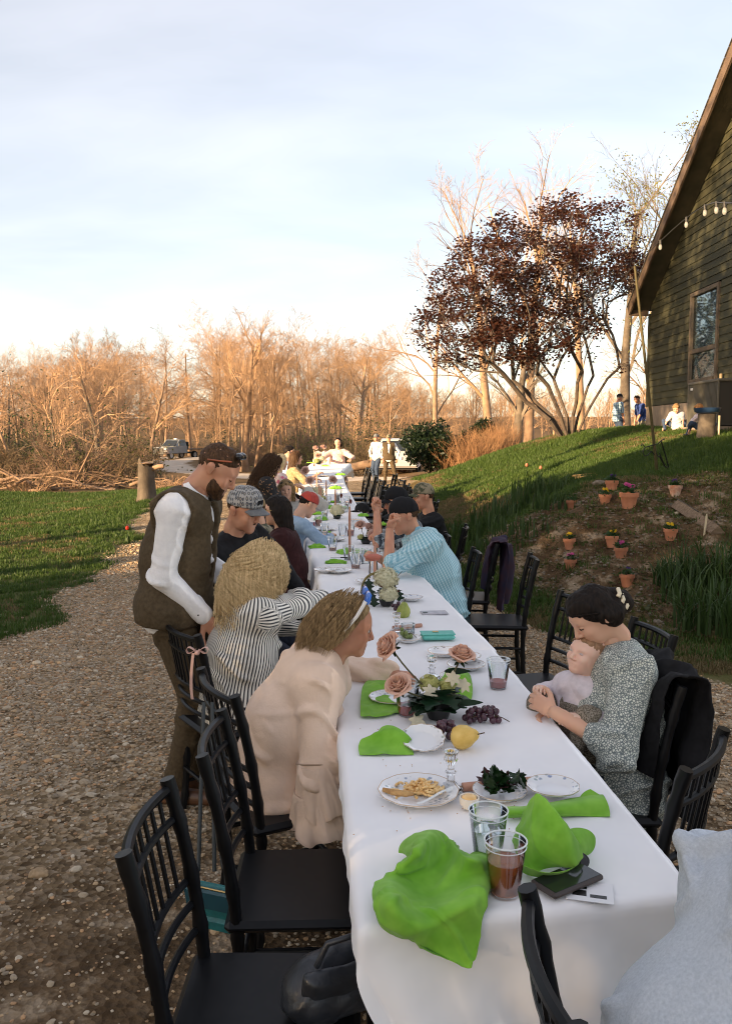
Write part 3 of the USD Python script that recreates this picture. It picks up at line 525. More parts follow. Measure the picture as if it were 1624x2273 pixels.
# wall core (behind the boards), far end wall, foundation
poly = [(HY0, 1.2), (HY1, 1.2), (HY1, EZ - .05), (HYR, zpk - .1), (HY0, EZ - .05)]
from shapely.geometry import Polygon
core = trimesh.creation.extrude_polygon(Polygon(poly), HX2 - HX - .06, engine='earcut'); v = np.array(core.vertices); core.vertices = np.stack([v[:, 2] + HX + .04, v[:, 0], v[:, 1]], 1); core.fix_normals()
WY0, WY1, WZ0, WZ1 = 19.0, 20.45, 3.13, 5.12
win_box = box((HX + .1, (WY0 + WY1) / 2, (WZ0 + WZ1) / 2), (.5, WY1 - WY0, WZ1 - WZ0))
core = trimesh.boolean.difference([core, win_box], engine='manifold')
wall = hp('wall', core, siding)
g = np.random.default_rng(4); z = 2.62; bh = .175
while z < zpk - .15:
    ym = HYR + (HY1 - HYR) * min(1, (zpk - z) / (zpk - EZ)) if z > EZ else HY1
    spans = [(2 * HYR - ym + .02, ym - .02 - (0 if z > EZ else .10))]
    if z + bh > WZ0 - .08 and z < WZ1 + .08: spans = [(spans[0][0], WY0 - .09), (WY1 + .09, spans[0][1])]
    for a, b in spans:
        if b - a < .15: continue
        j = g.uniform(-.004, .004); q = np.array([(HX - .026 + j, z), (HX + .03, z), (HX + .03, z + bh + .02), (HX - .002, z + bh + .02)])
        vv = np.vstack([np.stack([q[:, 0], np.full(4, y), q[:, 1]], 1) for y in (a, b)])
        f = [[0, 4, 5], [0, 5, 1], [1, 5, 6], [1, 6, 2], [2, 6, 7], [2, 7, 3], [3, 7, 4], [3, 4, 0], [0, 1, 2], [0, 2, 3], [4, 6, 5], [4, 7, 6]]
        m = trimesh.Trimesh(vv, f, process=False); m.fix_normals(); hp('clapboard', m, siding, parent=wall)
    z += bh
hp('corner_board', box((HX - .022, HY1 - .05, (2.6 + EZ) / 2 - .05), (.05, .10, EZ - 2.7)), siding)
hp('foundation', box((HX + 3.5, HYR, 1.9), (7.0 + .07, HY1 - HY0 - .06, 1.40)), found_m)
# roof: two slopes with rake fascia, soffit and shingle courses
rf = None
for sgn in (1, -1):
    ang = math.atan(SL); ln = (HY1 - HYR) / math.cos(ang) + .04
    def slab(x0, x1, t0, t1, off0=0, l0=0, l1=None):
        l1 = ln if l1 is None else l1
        vs = []
        for x in (x0, x1):
            for l in (l0, l1):
                for t in (t0, t1):
                    y = HYR + sgn * (l * math.cos(ang) + t * math.sin(ang)); zz = zpk - l * math.sin(ang) + t * math.cos(ang); vs.append((x, y, zz))
        return trimesh.convex.convex_hull(np.array(vs))
    r0 = hp('roof', slab(HX - OV + .05, HX2 + .4, .03, .14), shingle_m)
    hp('soffit', slab(HX - OV + .05, HX - .03, .0, .026), soffit_m)
    hp('rake_board', slab(HX - OV, HX - OV + .045, -.12, .13), fascia_m)
    for k in range(46):
        l = k * ln / 46; hp('shingle', slab(HX - OV - .025, HX + .6, .142 + .012 * (k % 2) * .2, .158, l0=l, l1=l + ln / 46 - .012), shingle_m, parent=r0)
hp('eave_board', box((HX - OV / 2 - .0, HY1 - .02, EZ - .06), (OV - .1, .04, .16)), fascia_m)
# window: frame, two panes, lace curtain behind
wf = hp('window', cat_([box((HX - .02, WY0 - .045, (WZ0 + WZ1) / 2), (.09, .09, WZ1 - WZ0 + .18)), box((HX - .02, WY1 + .045, (WZ0 + WZ1) / 2), (.09, .09, WZ1 - WZ0 + .18)),
    box((HX - .02, (WY0 + WY1) / 2, WZ1 + .045), (.088, WY1 - WY0 - .002, .09)), box((HX - .035, (WY0 + WY1) / 2, WZ0 - .04), (.13, WY1 - WY0 - .002, .08)), box((HX - .01, (WY0 + WY1) / 2, WZ0 + .68), (.075, WY1 - WY0 - .002, .10))]), frame_m)
hp('pane', box((HX + .005, (WY0 + WY1) / 2, WZ0 + .315), (.006, WY1 - WY0, .63)), glassm, parent=wf); hp('pane', box((HX + .005, (WY0 + WY1) / 2, WZ0 + 1.36), (.006, WY1 - WY0, 1.26)), glassm, parent=wf)
u = np.linspace(WY0, WY1, 80); P = np.stack([np.stack([HX + .05 + .018 * np.sin(u * 46) + .01 * np.sin(u * 21), u, np.full(80, zz)], 1) for zz in np.linspace(WZ0 + .0, WZ1, 14)])
hp('lace_curtain', grid_mesh(P), lace_m, True, parent=wf)
hp('pipe', tube([V(HX - .09, 18.55, 2.0), V(HX - .09, 18.55, 3.15)], .035, 8), pm('pipe_paint', (.35, .26, .14), rough=.5), True)
# air conditioner on its pad
ac_m = pm('ac_paint', (.085, .08, .062), (.12, .112, .09), scale=4, rough=.5, coord='position'); acd = pm('ac_dark', (.02, .02, .018), rough=.6)
A0, A1, AX0, AX1 = 16.6, 18.15, 6.95, 7.78; az = float(hgt(7.3, 17.5)) + .02
ac = thing('air_conditioner', 'grey louvered air conditioner box against the house wall', 'air conditioner', (AX0, (A0 + A1) / 2, az)); ab = V(AX0, (A0 + A1) / 2, az)
def ap(n, m, mat): m = m.copy(); m.apply_translation(-ab); part(ac, n, m, mat, False)
ap('core', box(((AX0 + AX1) / 2, (A0 + A1) / 2, az + .47), (AX1 - AX0 - .06, A1 - A0 - .06, .86)), acd); ap('lid', rbox(((AX0 + AX1) / 2, (A0 + A1) / 2, az + .935), (AX1 - AX0 + .02, A1 - A0 + .02, .06), .015), ac_m); ap('pad', box(((AX0 + AX1) / 2, (A0 + A1) / 2, az - .06), (1.0, 1.75, .16)), found_m)
for k in range(26): ap('louver', box((AX0 + .012, A0 + .05 + k * (A1 - A0 - .1) / 25, az + .47), (.022, .018, .86)), ac_m)
for k in range(13): ap('louver', box((AX0 + .05 + k * (AX1 - AX0 - .1) / 12, A1 - .012, az + .47), (.018, .022, .86)), ac_m)
for yy in (A0 + .015, A1 - .015): ap('corner_post', box((AX0 + .006, yy, az + .47), (.03, .03, .9)), ac_m)
ap('badge', box((AX0 - .002, A1 - .2, az + .82), (.006, .12, .05)), pm('badge_white', (.6, .6, .58), rough=.4))
# ------------------------------------------------------------------ things on the hill
black_iron = pm('black_iron', (.012, .012, .012), rough=.45); brassy = pm('pole_paint', (.075, .062, .028), (.11, .09, .045), scale=12, rough=.32, metallic=.3)
pb = Gt(1459, 1049); ptop = W(1408, 590, pb[1] - .3)
lp = thing('light_pole', 'tall thin leaning pole that holds the bulb string on the lawn', 'pole', pb)
d = ptop - pb; part(lp, 'shaft', tube([V(0, 0, -.05), d * .5, d], [.024, .021, .018], 8), brassy, True); part(lp, 'top_hook', tube([d * .995, d + V(0, .02, .05), d + V(-.03, .02, .04)], .008, 6), black_iron, True)
ir = thing('scroll_plant_stand', 'black scrolled iron plant stand leaning at the foot of the thin pole', 'plant stand', pb)
s = pb[1] / 1850
def sc(pts, r=.008): part(ir, 'bar', tube([V((x - 1459) * s, -.05 + dy, (1049 - y) * s) for x, y, dy in pts], r, 6), black_iron, True)
sc([(1455, 985, 0), (1424, 993, -.05), (1419, 1002, -.06), (1423, 1012, -.06), (1430, 1010, -.06), (1437, 1003, -.05)]); sc([(1424, 992, -.05), (1418, 985, -.05), (1415, 990, -.05)]); sc([(1455, 985, 0), (1462, 978, 0), (1470, 974, 0)])
sc([(1430, 1000, -.05), (1442, 1002, 0), (1456, 1018, .02)]); sc([(1462, 980, 0), (1478, 1012, .1), (1493, 1043, .2)], .01); sc([(1459, 1012, 0), (1475, 1032, .1), (1493, 1043, .2)], .01); sc([(1459, 1005, 0), (1470, 1025, .05), (1486, 1046, .15)]); sc([(1449, 992, 0), (1452, 1006, 0), (1458, 1015, 0)])
# bulb string
bulbg = usdkit.material(stage, L + 'bulb_glass', {'t': ('transparent_bsdf', {'color': (.93, .93, .9)}), 'g': ('principled_bsdf', {'base_color': (.55, .55, .53), 'roughness': .15}), 'm': ('mix_closure', {'fac': .32})}, [('t.BSDF', 'm.closure1'), ('g.BSDF', 'm.closure2')], surface='m.closure')
wire_m = pm('black_wire', (.02, .02, .02), rough=.6)
k_ = ptop[1] / 12.4; path = [W(1690, 422, 7.6 * k_), W(1608, 450, 9.1 * k_), W(1450, 549, 12.0 * k_), ptop, W(1332, 641, 14.6 * k_), W(1226, 739, 18.6 * k_), W(1180, 790, 20.5 * k_)]
tt = np.array([7.6, 9.1, 12.0, 12.4, 14.6, 18.6, 20.5]); cs = CubicSpline(tt, np.array(path)); ys = np.linspace(tt[0], tt[-1], 70)
ls = thing('light_string', 'string of clear bulbs running from the house past the thin pole', 'light string', ptop); part(ls, 'cable', tube(cs(ys) - ptop, .007, 4), wire_m, True)
bulb = lathe(np.array([(.0, -.145), (.020, -.14), (.034, -.115), (.038, -.08), (.030, -.04), (.02, -.02), (.02, 0)]) * .6, 10)
yb = [8.3, 9.1, 9.7, 10.4, 11.15, 11.85, 13.3] + list(np.linspace(14.6, 18.7, 9))
for y in yb:
    q = cs(y) - ptop; part(ls, 'bulb', xf(bulb, t=q - V(0, 0, .03)), bulbg, True); part(ls, 'socket', xf(lathe([(.0, .03), (.017, .028), (.02, -.03), (0, -.03)], 8), t=q - V(0, 0, .015)), wire_m, True)
# flower pots
terra = pm('terracotta', (.36, .135, .065), (.46, .20, .11), scale=6, rough=.85, bump=.15, rnd_v=.12); terra_w = pm('terracotta_limed', (.36, .15, .08), (.50, .40, .33), scale=9, rough=.9)
soil = pm('potting_soil', (.02, .014, .01), rough=.95); pl_g = leafm('pot_leaf', (.025, .06, .015), (.06, .12, .03), .25, coord='object')
petals = {'yellow': leafm('petal_yellow', (.75, .50, .02), (.85, .66, .04), .3), 'pink': leafm('petal_pink', (.62, .10, .32), (.75, .22, .46), .3), 'purple': leafm('petal_purple', (.07, .03, .16), (.14, .07, .26), .3), None: None}
pots = [(1268, 1131, 28, None, 'terracotta pot with only a green tuft, beside the grass edge at upper left'), (1342, 1118, 28, 'yellow', 'terracotta pot of yellow flowers left of the large pink pot'), (1357, 1090, 30, 'purple', 'terracotta pot of dark purple flowers just below the wooden rods'), (1395, 1126, 42, 'pink', 'largest terracotta pot, with pink flowers, at the top of the bank'), (1498, 1100, 30, 'purple', 'pale limed terracotta pot with dark flowers at the upper right of the bank'),
        (1487, 1196, 31, 'yellow', 'terracotta pot with one yellow bloom at the right of the bank'), (1263, 1216, 28, 'yellow', 'terracotta pot of yellow flowers above the low pink pot at the left'), (1266, 1262, 28, 'pink', 'small terracotta pot of pink flowers lowest at the left'), (1357, 1212, 30, 'yellow', 'terracotta pot of yellow flowers touching a pink pot in the middle of the bank'), (1377, 1238, 31, 'pink', 'terracotta pot of pink flowers in front of the middle yellow pot'), (1391, 1300, 34, 'purple', 'lowest terracotta pot with faint purple flowers above the mother')]
def potat(px, py, wpx, col, lab):
    p = Gt(px, py); R = max(.055, wpx * p[1] / 1850 / 2); g = np.random.default_rng(px); H = R * 1.75; p = p - V(0, 0, .02)
    # level step of earth under the pot, then the pot
    t = thing('flower_pot', lab, 'flower pot', p, g.uniform(-.3, .3), 'terracotta pots on the bank', rx=g.uniform(-.12, .06)); mat = terra_w if 'limed' in lab else terra
    pot = part(t, 'pot', lathe([(0, 0), (R * .62, 0), (R * .66, .01), (R * .86, H * .70), (R * .88, H * .72), (R * .98, H * .72), (R * 1.0, H * .75), (R * 1.02, H * .98), (R * .98, H), (R * .86, H * .98), (R * .84, H * .84)], 22), mat, 50)
    part(t, 'soil', lathe([(R * .86, H * .86), (R * .4, H * .9), (0, H * .91)], 14), soil, True)
    n = 90 if col else 45; c = g.normal(size=(n, 3)) * V(R * .42, R * .42, R * .25) + V(0, 0, H + R * .32); c[:, 2] = np.maximum(c[:, 2], H * .93)
    part(t, 'leaves', leaf_cards(c, R * .26, g, .6), pl_g, False)
    if col:
        k = {'yellow': 4, 'pink': 6, 'purple': 6}[col]; ms = []
        for i in range(k):
            a = g.random() * 6.3; q = V(math.cos(a) * R * .5 * g.random(), math.sin(a) * R * .5 * g.random() - R * .1, H + R * g.uniform(.55, .95)); rr = R * (.3 if col != 'purple' else .2)
            for j in range(7):
                b = j * 2 * PI / 7; ms.append(xf(blob((0, 0, 0), (rr * .42, rr * .34, rr * .16), 1), t=q + V(math.cos(b) * rr * .5, math.sin(b) * rr * .25, math.sin(b) * rr * .5)))
            ms.append(blob(q - V(0, rr * .12, 0), (rr * .3, rr * .3, rr * .3), 1))
        part(t, 'blooms', cat_(ms), petals[col], True)
for a in pots: potat(*a)
# strap-leaved iris clumps
iris_m = leafm('iris_leaf', (.038, .070, .018), (.10, .14, .038), .3)
def straps(n, R, H, seed, w=.012, droop=.6):
    g = np.random.default_rng(seed); ms = []
    for i in range(n):
        a = g.random() * 6.3; r = R * math.sqrt(g.random()); p = V(r * math.cos(a), r * math.sin(a), 0); h = H * g.uniform(.55, 1.15); b = g.random() * 6.3; o = V(math.cos(b), math.sin(b), 0); k = droop * g.uniform(.1, 1.0)
        u = np.linspace(0, 1, 6)[:, None]; c = p + V(0, 0, 1) * h * (u - .35 * k * u ** 3) + o * h * .55 * k * u ** 2; s = np.cross(o, V(0, 0, 1)); ww = w * (1 - u ** 2.2) + .0008
        ms.append(np.stack([c - s * ww, c + s * ww], 1))
    P = np.array(ms); n = len(P); v = P.reshape(-1, 3); i = np.arange(5); q = np.stack([2 * i, 2 * i + 1, 2 * i + 3, 2 * i + 2], 1); f = np.vstack([q[:, :3], q[:, [0, 2, 3]]]); f = (np.arange(n)[:, None, None] * 12 + f[None]).reshape(-1, 3)
    return trimesh.Trimesh(v, f, process=False)
clumps = [(1112, 1165, .5, .34), (1150, 1140, .5, .36), (1195, 1112, .45, .38), (1222, 1095, .4, .34), (1075, 1195, .5, .3), (1165, 1185, .45, .28), (1040, 1225, .45, .24), (1105, 1225, .4, .26), (1230, 1130, .3, .26), (1010, 1180, .5, .2)]
for k, (px, py, R, H) in enumerate(clumps):
    p = Gt(px, py); t = thing('iris_clump', 'patch of upright green iris leaves on the slope above the tables', 'plant', p, 0, 'iris leaves on the slope left of the pots'); part(t, 'leaves', straps(95, R, H, 60 + k), iris_m, False)
for k, (px, py, R, H, lab) in enumerate([(1560, 1335, .42, .55, 'large clump of long drooping leaves at the right edge above the mother'), (1600, 1290, .4, .5, 'clump of drooping leaves touching the right edge of the view'), (1520, 1300, .3, .4, 'smaller clump of drooping leaves left of the large clump'), (1590, 1400, .35, .5, 'lowest clump of drooping leaves at the right edge')]):
    p = Gt(px, py); t = thing('leaf_clump', lab, 'plant', p); part(t, 'leaves', straps(150, R, H, 80 + k, .010, 1.3), iris_m, False)
# tulips
def tulip(px, py, hpx, lab, col):
    base = Gt(px, py + hpx); h = hpx * base[1] / 1850; r = .022 * max(1, base[1] / 14); t = thing('tulip', lab, 'flower', base)
    part(t, 'stem', tube([V(0, 0, 0), V(.01, 0, h * .5), V(0, 0, h)], .006, 5), pl_g, True); part(t, 'bloom', xf(lathe([(0, 0), (r, .012), (r * 1.15, r * 1.4), (r * .8, r * 2.6), (r * .3, r * 2.9)], 10, lambda a, p: 1 + .12 * np.cos(3 * a)), t=(0, 0, h)), col, True)
    part(t, 'leaves', straps(9, .05, h * .8, px, .018, .6), iris_m, False)
tul_p = leafm('tulip_pink', (.60, .22, .13), (.70, .34, .22), .3); tul_r = leafm('tulip_red', (.62, .035, .02), (.70, .06, .03), .3)
tulip(1168, 1036, 24, 'taller pink tulip above the iris leaves', tul_p); tulip(1199, 1042, 20, 'smaller pink tulip right of the taller one', tul_p); tulip(283, 1176, 30, 'single red tulip in the left lawn behind the standing man', tul_r)
# rods, timber, stakes, pieces on the bank
rod = pm('rod_wood', (.50, .27, .06), (.60, .35, .10), scale=10, rough=.5); timber = pm('timber', (.13, .085, .05), (.24, .17, .11), scale=5, rough=.9, bump=.6, stretch=(1, 8, 8)); pale = pm('pale_stake', (.5, .42, .28), rough=.8)
for (x0, y0, x1, y1, lab) in ((1270, 1064, 1373, 1056, 'upper of two yellow wooden rods lying at the top of the bank'), (1276, 1068, 1368, 1061, 'lower of two yellow wooden rods lying at the top of the bank')):
    a = Gt(x0, y0); b = W(x1, y1, a[1] - .05); a[2] += .05; b[2] += .07; m_ = (a + b) / 2; single_ = thing('wooden_rod', lab, 'rod', m_); part(single_, 'rod', tube([a - m_, b - m_], .022, 8), rod, True); part(single_, 'end_cap', tube([b - m_, (b - m_) * 1.01], .024, 8), timber, True)
def beam(x0, y0, x1, y1, s, lab, mat, name='timber_beam'):
    a, b = Gt(x0, y0), Gt(x1, y1); a[2] += s * .3; b[2] += s * .3; m_ = (a + b) / 2; t = thing(name, lab, 'timber', m_); part(t, 'beam', tube([a - m_, (b - a) * .02, b - m_], s, 4), mat, False); part(t, 'splinter', tube([a - m_ + V(0, 0, s), V(.02, 0, s * .95)], s * .12, 5), bark_grey, False)
beam(1502, 1128, 1592, 1188, .085, 'old dark timber beam lying on the right of the bank', timber); beam(1470, 1150, 1508, 1138, .02, 'thin pale stick leaning on the timber beam', pale, 'stick'); beam(1424, 1118, 1440, 1112, .01, 'short twig right of the largest pot', pale, 'stick')
q = Gt(1562, 1190); t = thing('garden_stake', 'short pale stake standing at the right of the bank', 'stake', q); part(t, 'stake', tube([V(0, 0, 0), V(.02, 0, .22)], .012, 6), pale, True); part(t, 'tip', tube([V(.02, 0, .22), V(.022, 0, .25)], [.012, .004], 6), pale, True)
rockm = pm('bank_rock', (.11, .085, .06), (.22, .18, .135), scale=7, rough=.95, bump=.7, coord='position')
for k, (px, py, s, lab) in enumerate([(1285, 1120, .07, 'small pale stone behind the upper left pot'), (1458, 1382, .05, 'little white stone low on the bank'), (1330, 1075, .10, 'flat pale stone under the wooden rods'), (1560, 1160, .06, 'pale stone beside the timber beam')]):
    p = Gt(px, py); o = single('stone', blob((0, 0, 0), (s, s * .8, s * .6), 2, .35, 2, k), rockm, lab, 'stone', smooth=50); UsdGeom.Xformable(o).AddTranslateOp().Set(Gf.Vec3d(*p))
# stump post with blue basin beside the air conditioner
q = W(1567, 966, 15.3); q[2] = float(hgt(q[0], q[1])); t = thing('bird_bath', 'wooden post topped with a dark blue dish in front of the air conditioner', 'bird bath', q)
part(t, 'post', lathe([(.17, 0), (.15, .2), (.15, .45), (0, .45)], 14, lambda a, p: 1 + .05 * np.sin(5 * a)), pm('post_bark', (.05, .04, .03), (.10, .08, .06), scale=8, rough=.9, bump=.5), 50); part(t, 'dish', lathe([(0, .45), (.16, .455), (.22, .49), (.235, .56), (.21, .555), (.15, .50), (0, .49)], 18), pm('blue_dish', (.02, .045, .10), rough=.3), 50)
part(t, 'side_pipe', tube([V(.2, -.05, 0), V(.2, -.05, .42)], .025, 8), pale, True)
# ------------------------------------------------------------------ people: signed distance bodies, meshed by surface nets
def surfnet(F, o, h):
    s = F < 0; nx, ny, nz = F.shape
    c = np.zeros((nx - 1, ny - 1, nz - 1), np.int8)
    offs = [(i, j, k) for i in (0, 1) for j in (0, 1) for k in (0, 1)]
    for i, j, k in offs: c += s[i:nx - 1 + i, j:ny - 1 + j, k:nz - 1 + k]
    cell = np.argwhere((c > 0) & (c < 8)); idx = -np.ones(c.shape, np.int32); idx[tuple(cell.T)] = np.arange(len(cell))
    val = np.stack([F[cell[:, 0] + i, cell[:, 1] + j, cell[:, 2] + k] for i, j, k in offs], 1)
    acc = np.zeros((len(cell), 3)); cnt = np.zeros(len(cell))
    for a in range(8):
        for b in range(a + 1, 8):
            A, B = np.array(offs[a]), np.array(offs[b])
            if abs(A - B).sum() != 1: continue
            va, vb = val[:, a], val[:, b]; m = (va < 0) != (vb < 0); t = np.where(m, va / np.where(m, va - vb, 1), 0)
            acc += np.where(m[:, None], A + (B - A) * t[:, None], 0); cnt += m
    v = o + h * (cell + acc / cnt[:, None]); fs = []
    for ax in range(3):
        a1, a2 = (ax + 1) % 3, (ax + 2) % 3
        sl0 = [slice(None)] * 3; sl1 = [slice(None)] * 3; sl0[ax] = slice(0, -1); sl1[ax] = slice(1, None)
        for q in (a1, a2): sl0[q] = slice(1, -1); sl1[q] = slice(1, -1)
        x0, x1 = s[tuple(sl0)], s[tuple(sl1)]; e = np.argwhere(x0 != x1); up = x0[tuple(e.T)]; e = e + np.array([0 if q == ax else 1 for q in range(3)])
        d1, d2 = np.eye(3, dtype=int)[a1], np.eye(3, dtype=int)[a2]
        q = np.stack([idx[tuple((e - d1 - d2).T)], idx[tuple((e - d2).T)], idx[tuple(e.T)], idx[tuple((e - d1).T)]], 1); q[~up] = q[~up][:, ::-1]; fs.append(q)
    q = np.vstack(fs); q = q[(q >= 0).all(1)]
    return trimesh.Trimesh(v, np.vstack([q[:, [0, 1, 2]], q[:, [0, 2, 3]]]), process=False)
class SDF:
    """union of tapered capsules; a prim: a, b, ra, rb, k(blend), (axis, stretch) flattening, sub(tract)"""
    def __init__(s): s.p = []
    def cap(s, a, b, ra, rb=None, k=.02, fl=None, sub=False, keep=None):
        s.p.append((np.asarray(a, float), np.asarray(b, float), ra, ra if rb is None else rb, k, fl or [], sub, keep)); return s
    def mesh(s, h, cuts=(), pad=.03):
        lo = np.min([np.minimum(a, b) - max(ra, rb) * max([1] + [f[1] for f in fl]) for a, b, ra, rb, k, fl, sub, kp in s.p if not sub], 0) - pad
        hi = np.max([np.maximum(a, b) + max(ra, rb) * max([1] + [f[1] for f in fl]) for a, b, ra, rb, k, fl, sub, kp in s.p if not sub], 0) + pad
        n = np.ceil((hi - lo) / h).astype(int) + 1; F = np.full(n, .15, np.float32)
        ax = [lo[i] + h * np.arange(n[i]) for i in range(3)]
        for a, b, ra, rb, k, fl, sub, kp in s.p:
            R = max(ra, rb) * max([1] + [f[1] for f in fl]) + 2.5 * k + 3 * h; i0 = np.maximum(((np.minimum(a, b) - R - lo) / h).astype(int), 0); i1 = np.minimum(((np.maximum(a, b) + R - lo) / h).astype(int) + 2, n)
            if (i1 <= i0).any(): continue
            sl = tuple(slice(x, y) for x, y in zip(i0, i1)); P = np.stack(np.meshgrid(*[ax[i][sl[i]] for i in range(3)], indexing='ij'), -1) - a
            ab = b - a; m = 1.0
            for d, f in fl: P = P - (P @ d)[..., None] * d * (1 - 1 / f); ab = ab - (ab @ d) * d * (1 - 1 / f); m = min(m, f)
            L2 = ab @ ab; t = np.clip(P @ ab / L2, 0, 1) if L2 > 1e-12 else np.zeros(P.shape[:3])
            D = (np.linalg.norm(P - t[..., None] * ab, axis=-1) - (ra + t * (rb - ra))) * m; O = F[sl]
            if sub: hh = np.clip(.5 - .5 * (D + O) / k, 0, 1); F[sl] = O + (-D - O) * hh + k * hh * (1 - hh)
            else: hh = np.clip(.5 + .5 * (O - D) / k, 0, 1); F[sl] = O + (D - O) * hh - k * hh * (1 - hh)
        for nrm, c in cuts:  # keep n.p > c
            P = ax[0][:, None, None] * nrm[0] + ax[1][None, :, None] * nrm[1] + ax[2][None, None, :] * nrm[2]; F = np.maximum(F, (c - P).astype(np.float32))
        return surfnet(F, lo, h)
X3, Y3, Z3 = np.eye(3)
def head_sdf(sex):
    s = SDF(); f = sex == 'f'
    s.cap((0, -.012, .035), (0, .012, .042), .083, .076, .02, [(X3, .90)])
    s.cap((0, .025, .01), (0, .03, -.045), .066, .056, .03, [(X3, .95)])
    s.cap((0, .052, -.07), (0, .066, -.088), .034 if f else .040, .021 if f else .026, .03, [(X3, 1.15)])
    s.cap((-.036, .062, -.022), (-.03, .056, -.04), .026, .024, .02); s.cap((.036, .062, -.022), (.03, .056, -.04), .026, .024, .02)
    s.cap((-.034, .076, .030), (.034, .076, .030), .012, None, .012)
    for x in (-.031, .031): s.cap((x, .098, .010), (x, .098, .010), .013, None, .010, sub=True)
    s.cap((0, .088, .018), (0, .107, -.022), .007, .0115 if not f else .010, .008); s.cap((-.010, .096, -.028), (.010, .096, -.028), .008, None, .006)
    s.cap((-.017, .083, -.053), (.017, .083, -.053), .0075, None, .006); s.cap((-.014, .081, -.066), (.014, .081, -.066), .0075, None, .006)
    s.cap((-.02, .094, -.0595), (.02, .094, -.0595), .0035, None, .003, sub=True)
    for x in (-.078, .078): s.cap((x, -.008, -.012), (x * 1.06, -.014, .016), .013, .019, .006, [(X3, .45)])
    s.cap((0, -.02, -.05), (0, -.035, -.13), .055, .054, .03)
    return s.mesh(.0052)
HEADS = {k: head_sdf(k) for k in 'fm'}
def hand_sdf(pose):
    """right hand, wrist at the origin, fingers along +Y, palm facing -Z, thumb towards -X"""
    s = SDF(); s.cap((0, -.02, 0), (0, .02, 0), .021, .024, .01, [(X3, 1.25), (Z3, .8)]); s.cap((-.016, .03, 0), (-.022, .085, 0), .017, .014, .012); s.cap((.016, .03, 0), (.022, .078, -.002), .017, .013, .012); s.cap((0, .03, 0), (0, .088, 0), .017, .014, .012)
    curl = {'relax': (.35, .5, .4), 'grip': (1.0, 1.15, .7), 'flat': (.08, .12, .1), 'point': (1.1, 1.2, .8)}[pose]
    for i, (x, y, ln) in enumerate(((-.028, .088, .072), (-.009, .093, .080), (.010, .090, .074), (.028, .080, .058))):
        p = V(x, y, 0); a = 0; sp = (-.10, -.03, .04, .12)[i] * (1 if pose in ('flat', 'relax') else .3)
        c = (.1, .2, .15) if (pose == 'point' and i == 0) else curl
        for j, (fr, r0, r1) in enumerate(((.45, .0098, .0090), (.31, .0088, .0080), (.24, .0080, .0066))):
            a += c[j] * (1 + .12 * i); q = p + ln * fr * V(math.sin(sp) * math.cos(a), math.cos(sp) * math.cos(a), -math.sin(a)); s.cap(p, q, r0, r1, .003); p = q
    t0 = V(-.024, .022, -.006); t1 = V(-.052, .052, -.016) if pose != 'grip' else V(-.042, .05, -.032); t2 = t1 + (V(-.012, .030, -.012) if pose != 'grip' else V(.018, .024, -.018)); t3 = t2 + (V(-.002, .022, -.008) if pose != 'grip' else V(.022, .010, -.008))
    s.cap(t0, t1, .0155, .0115, .008); s.cap(t1, t2, .0112, .0098, .003); s.cap(t2, t3, .0098, .008, .003)
    return s.mesh(.0042)
HANDS = {k: hand_sdf(k) for k in ('relax', 'grip', 'flat', 'point')}
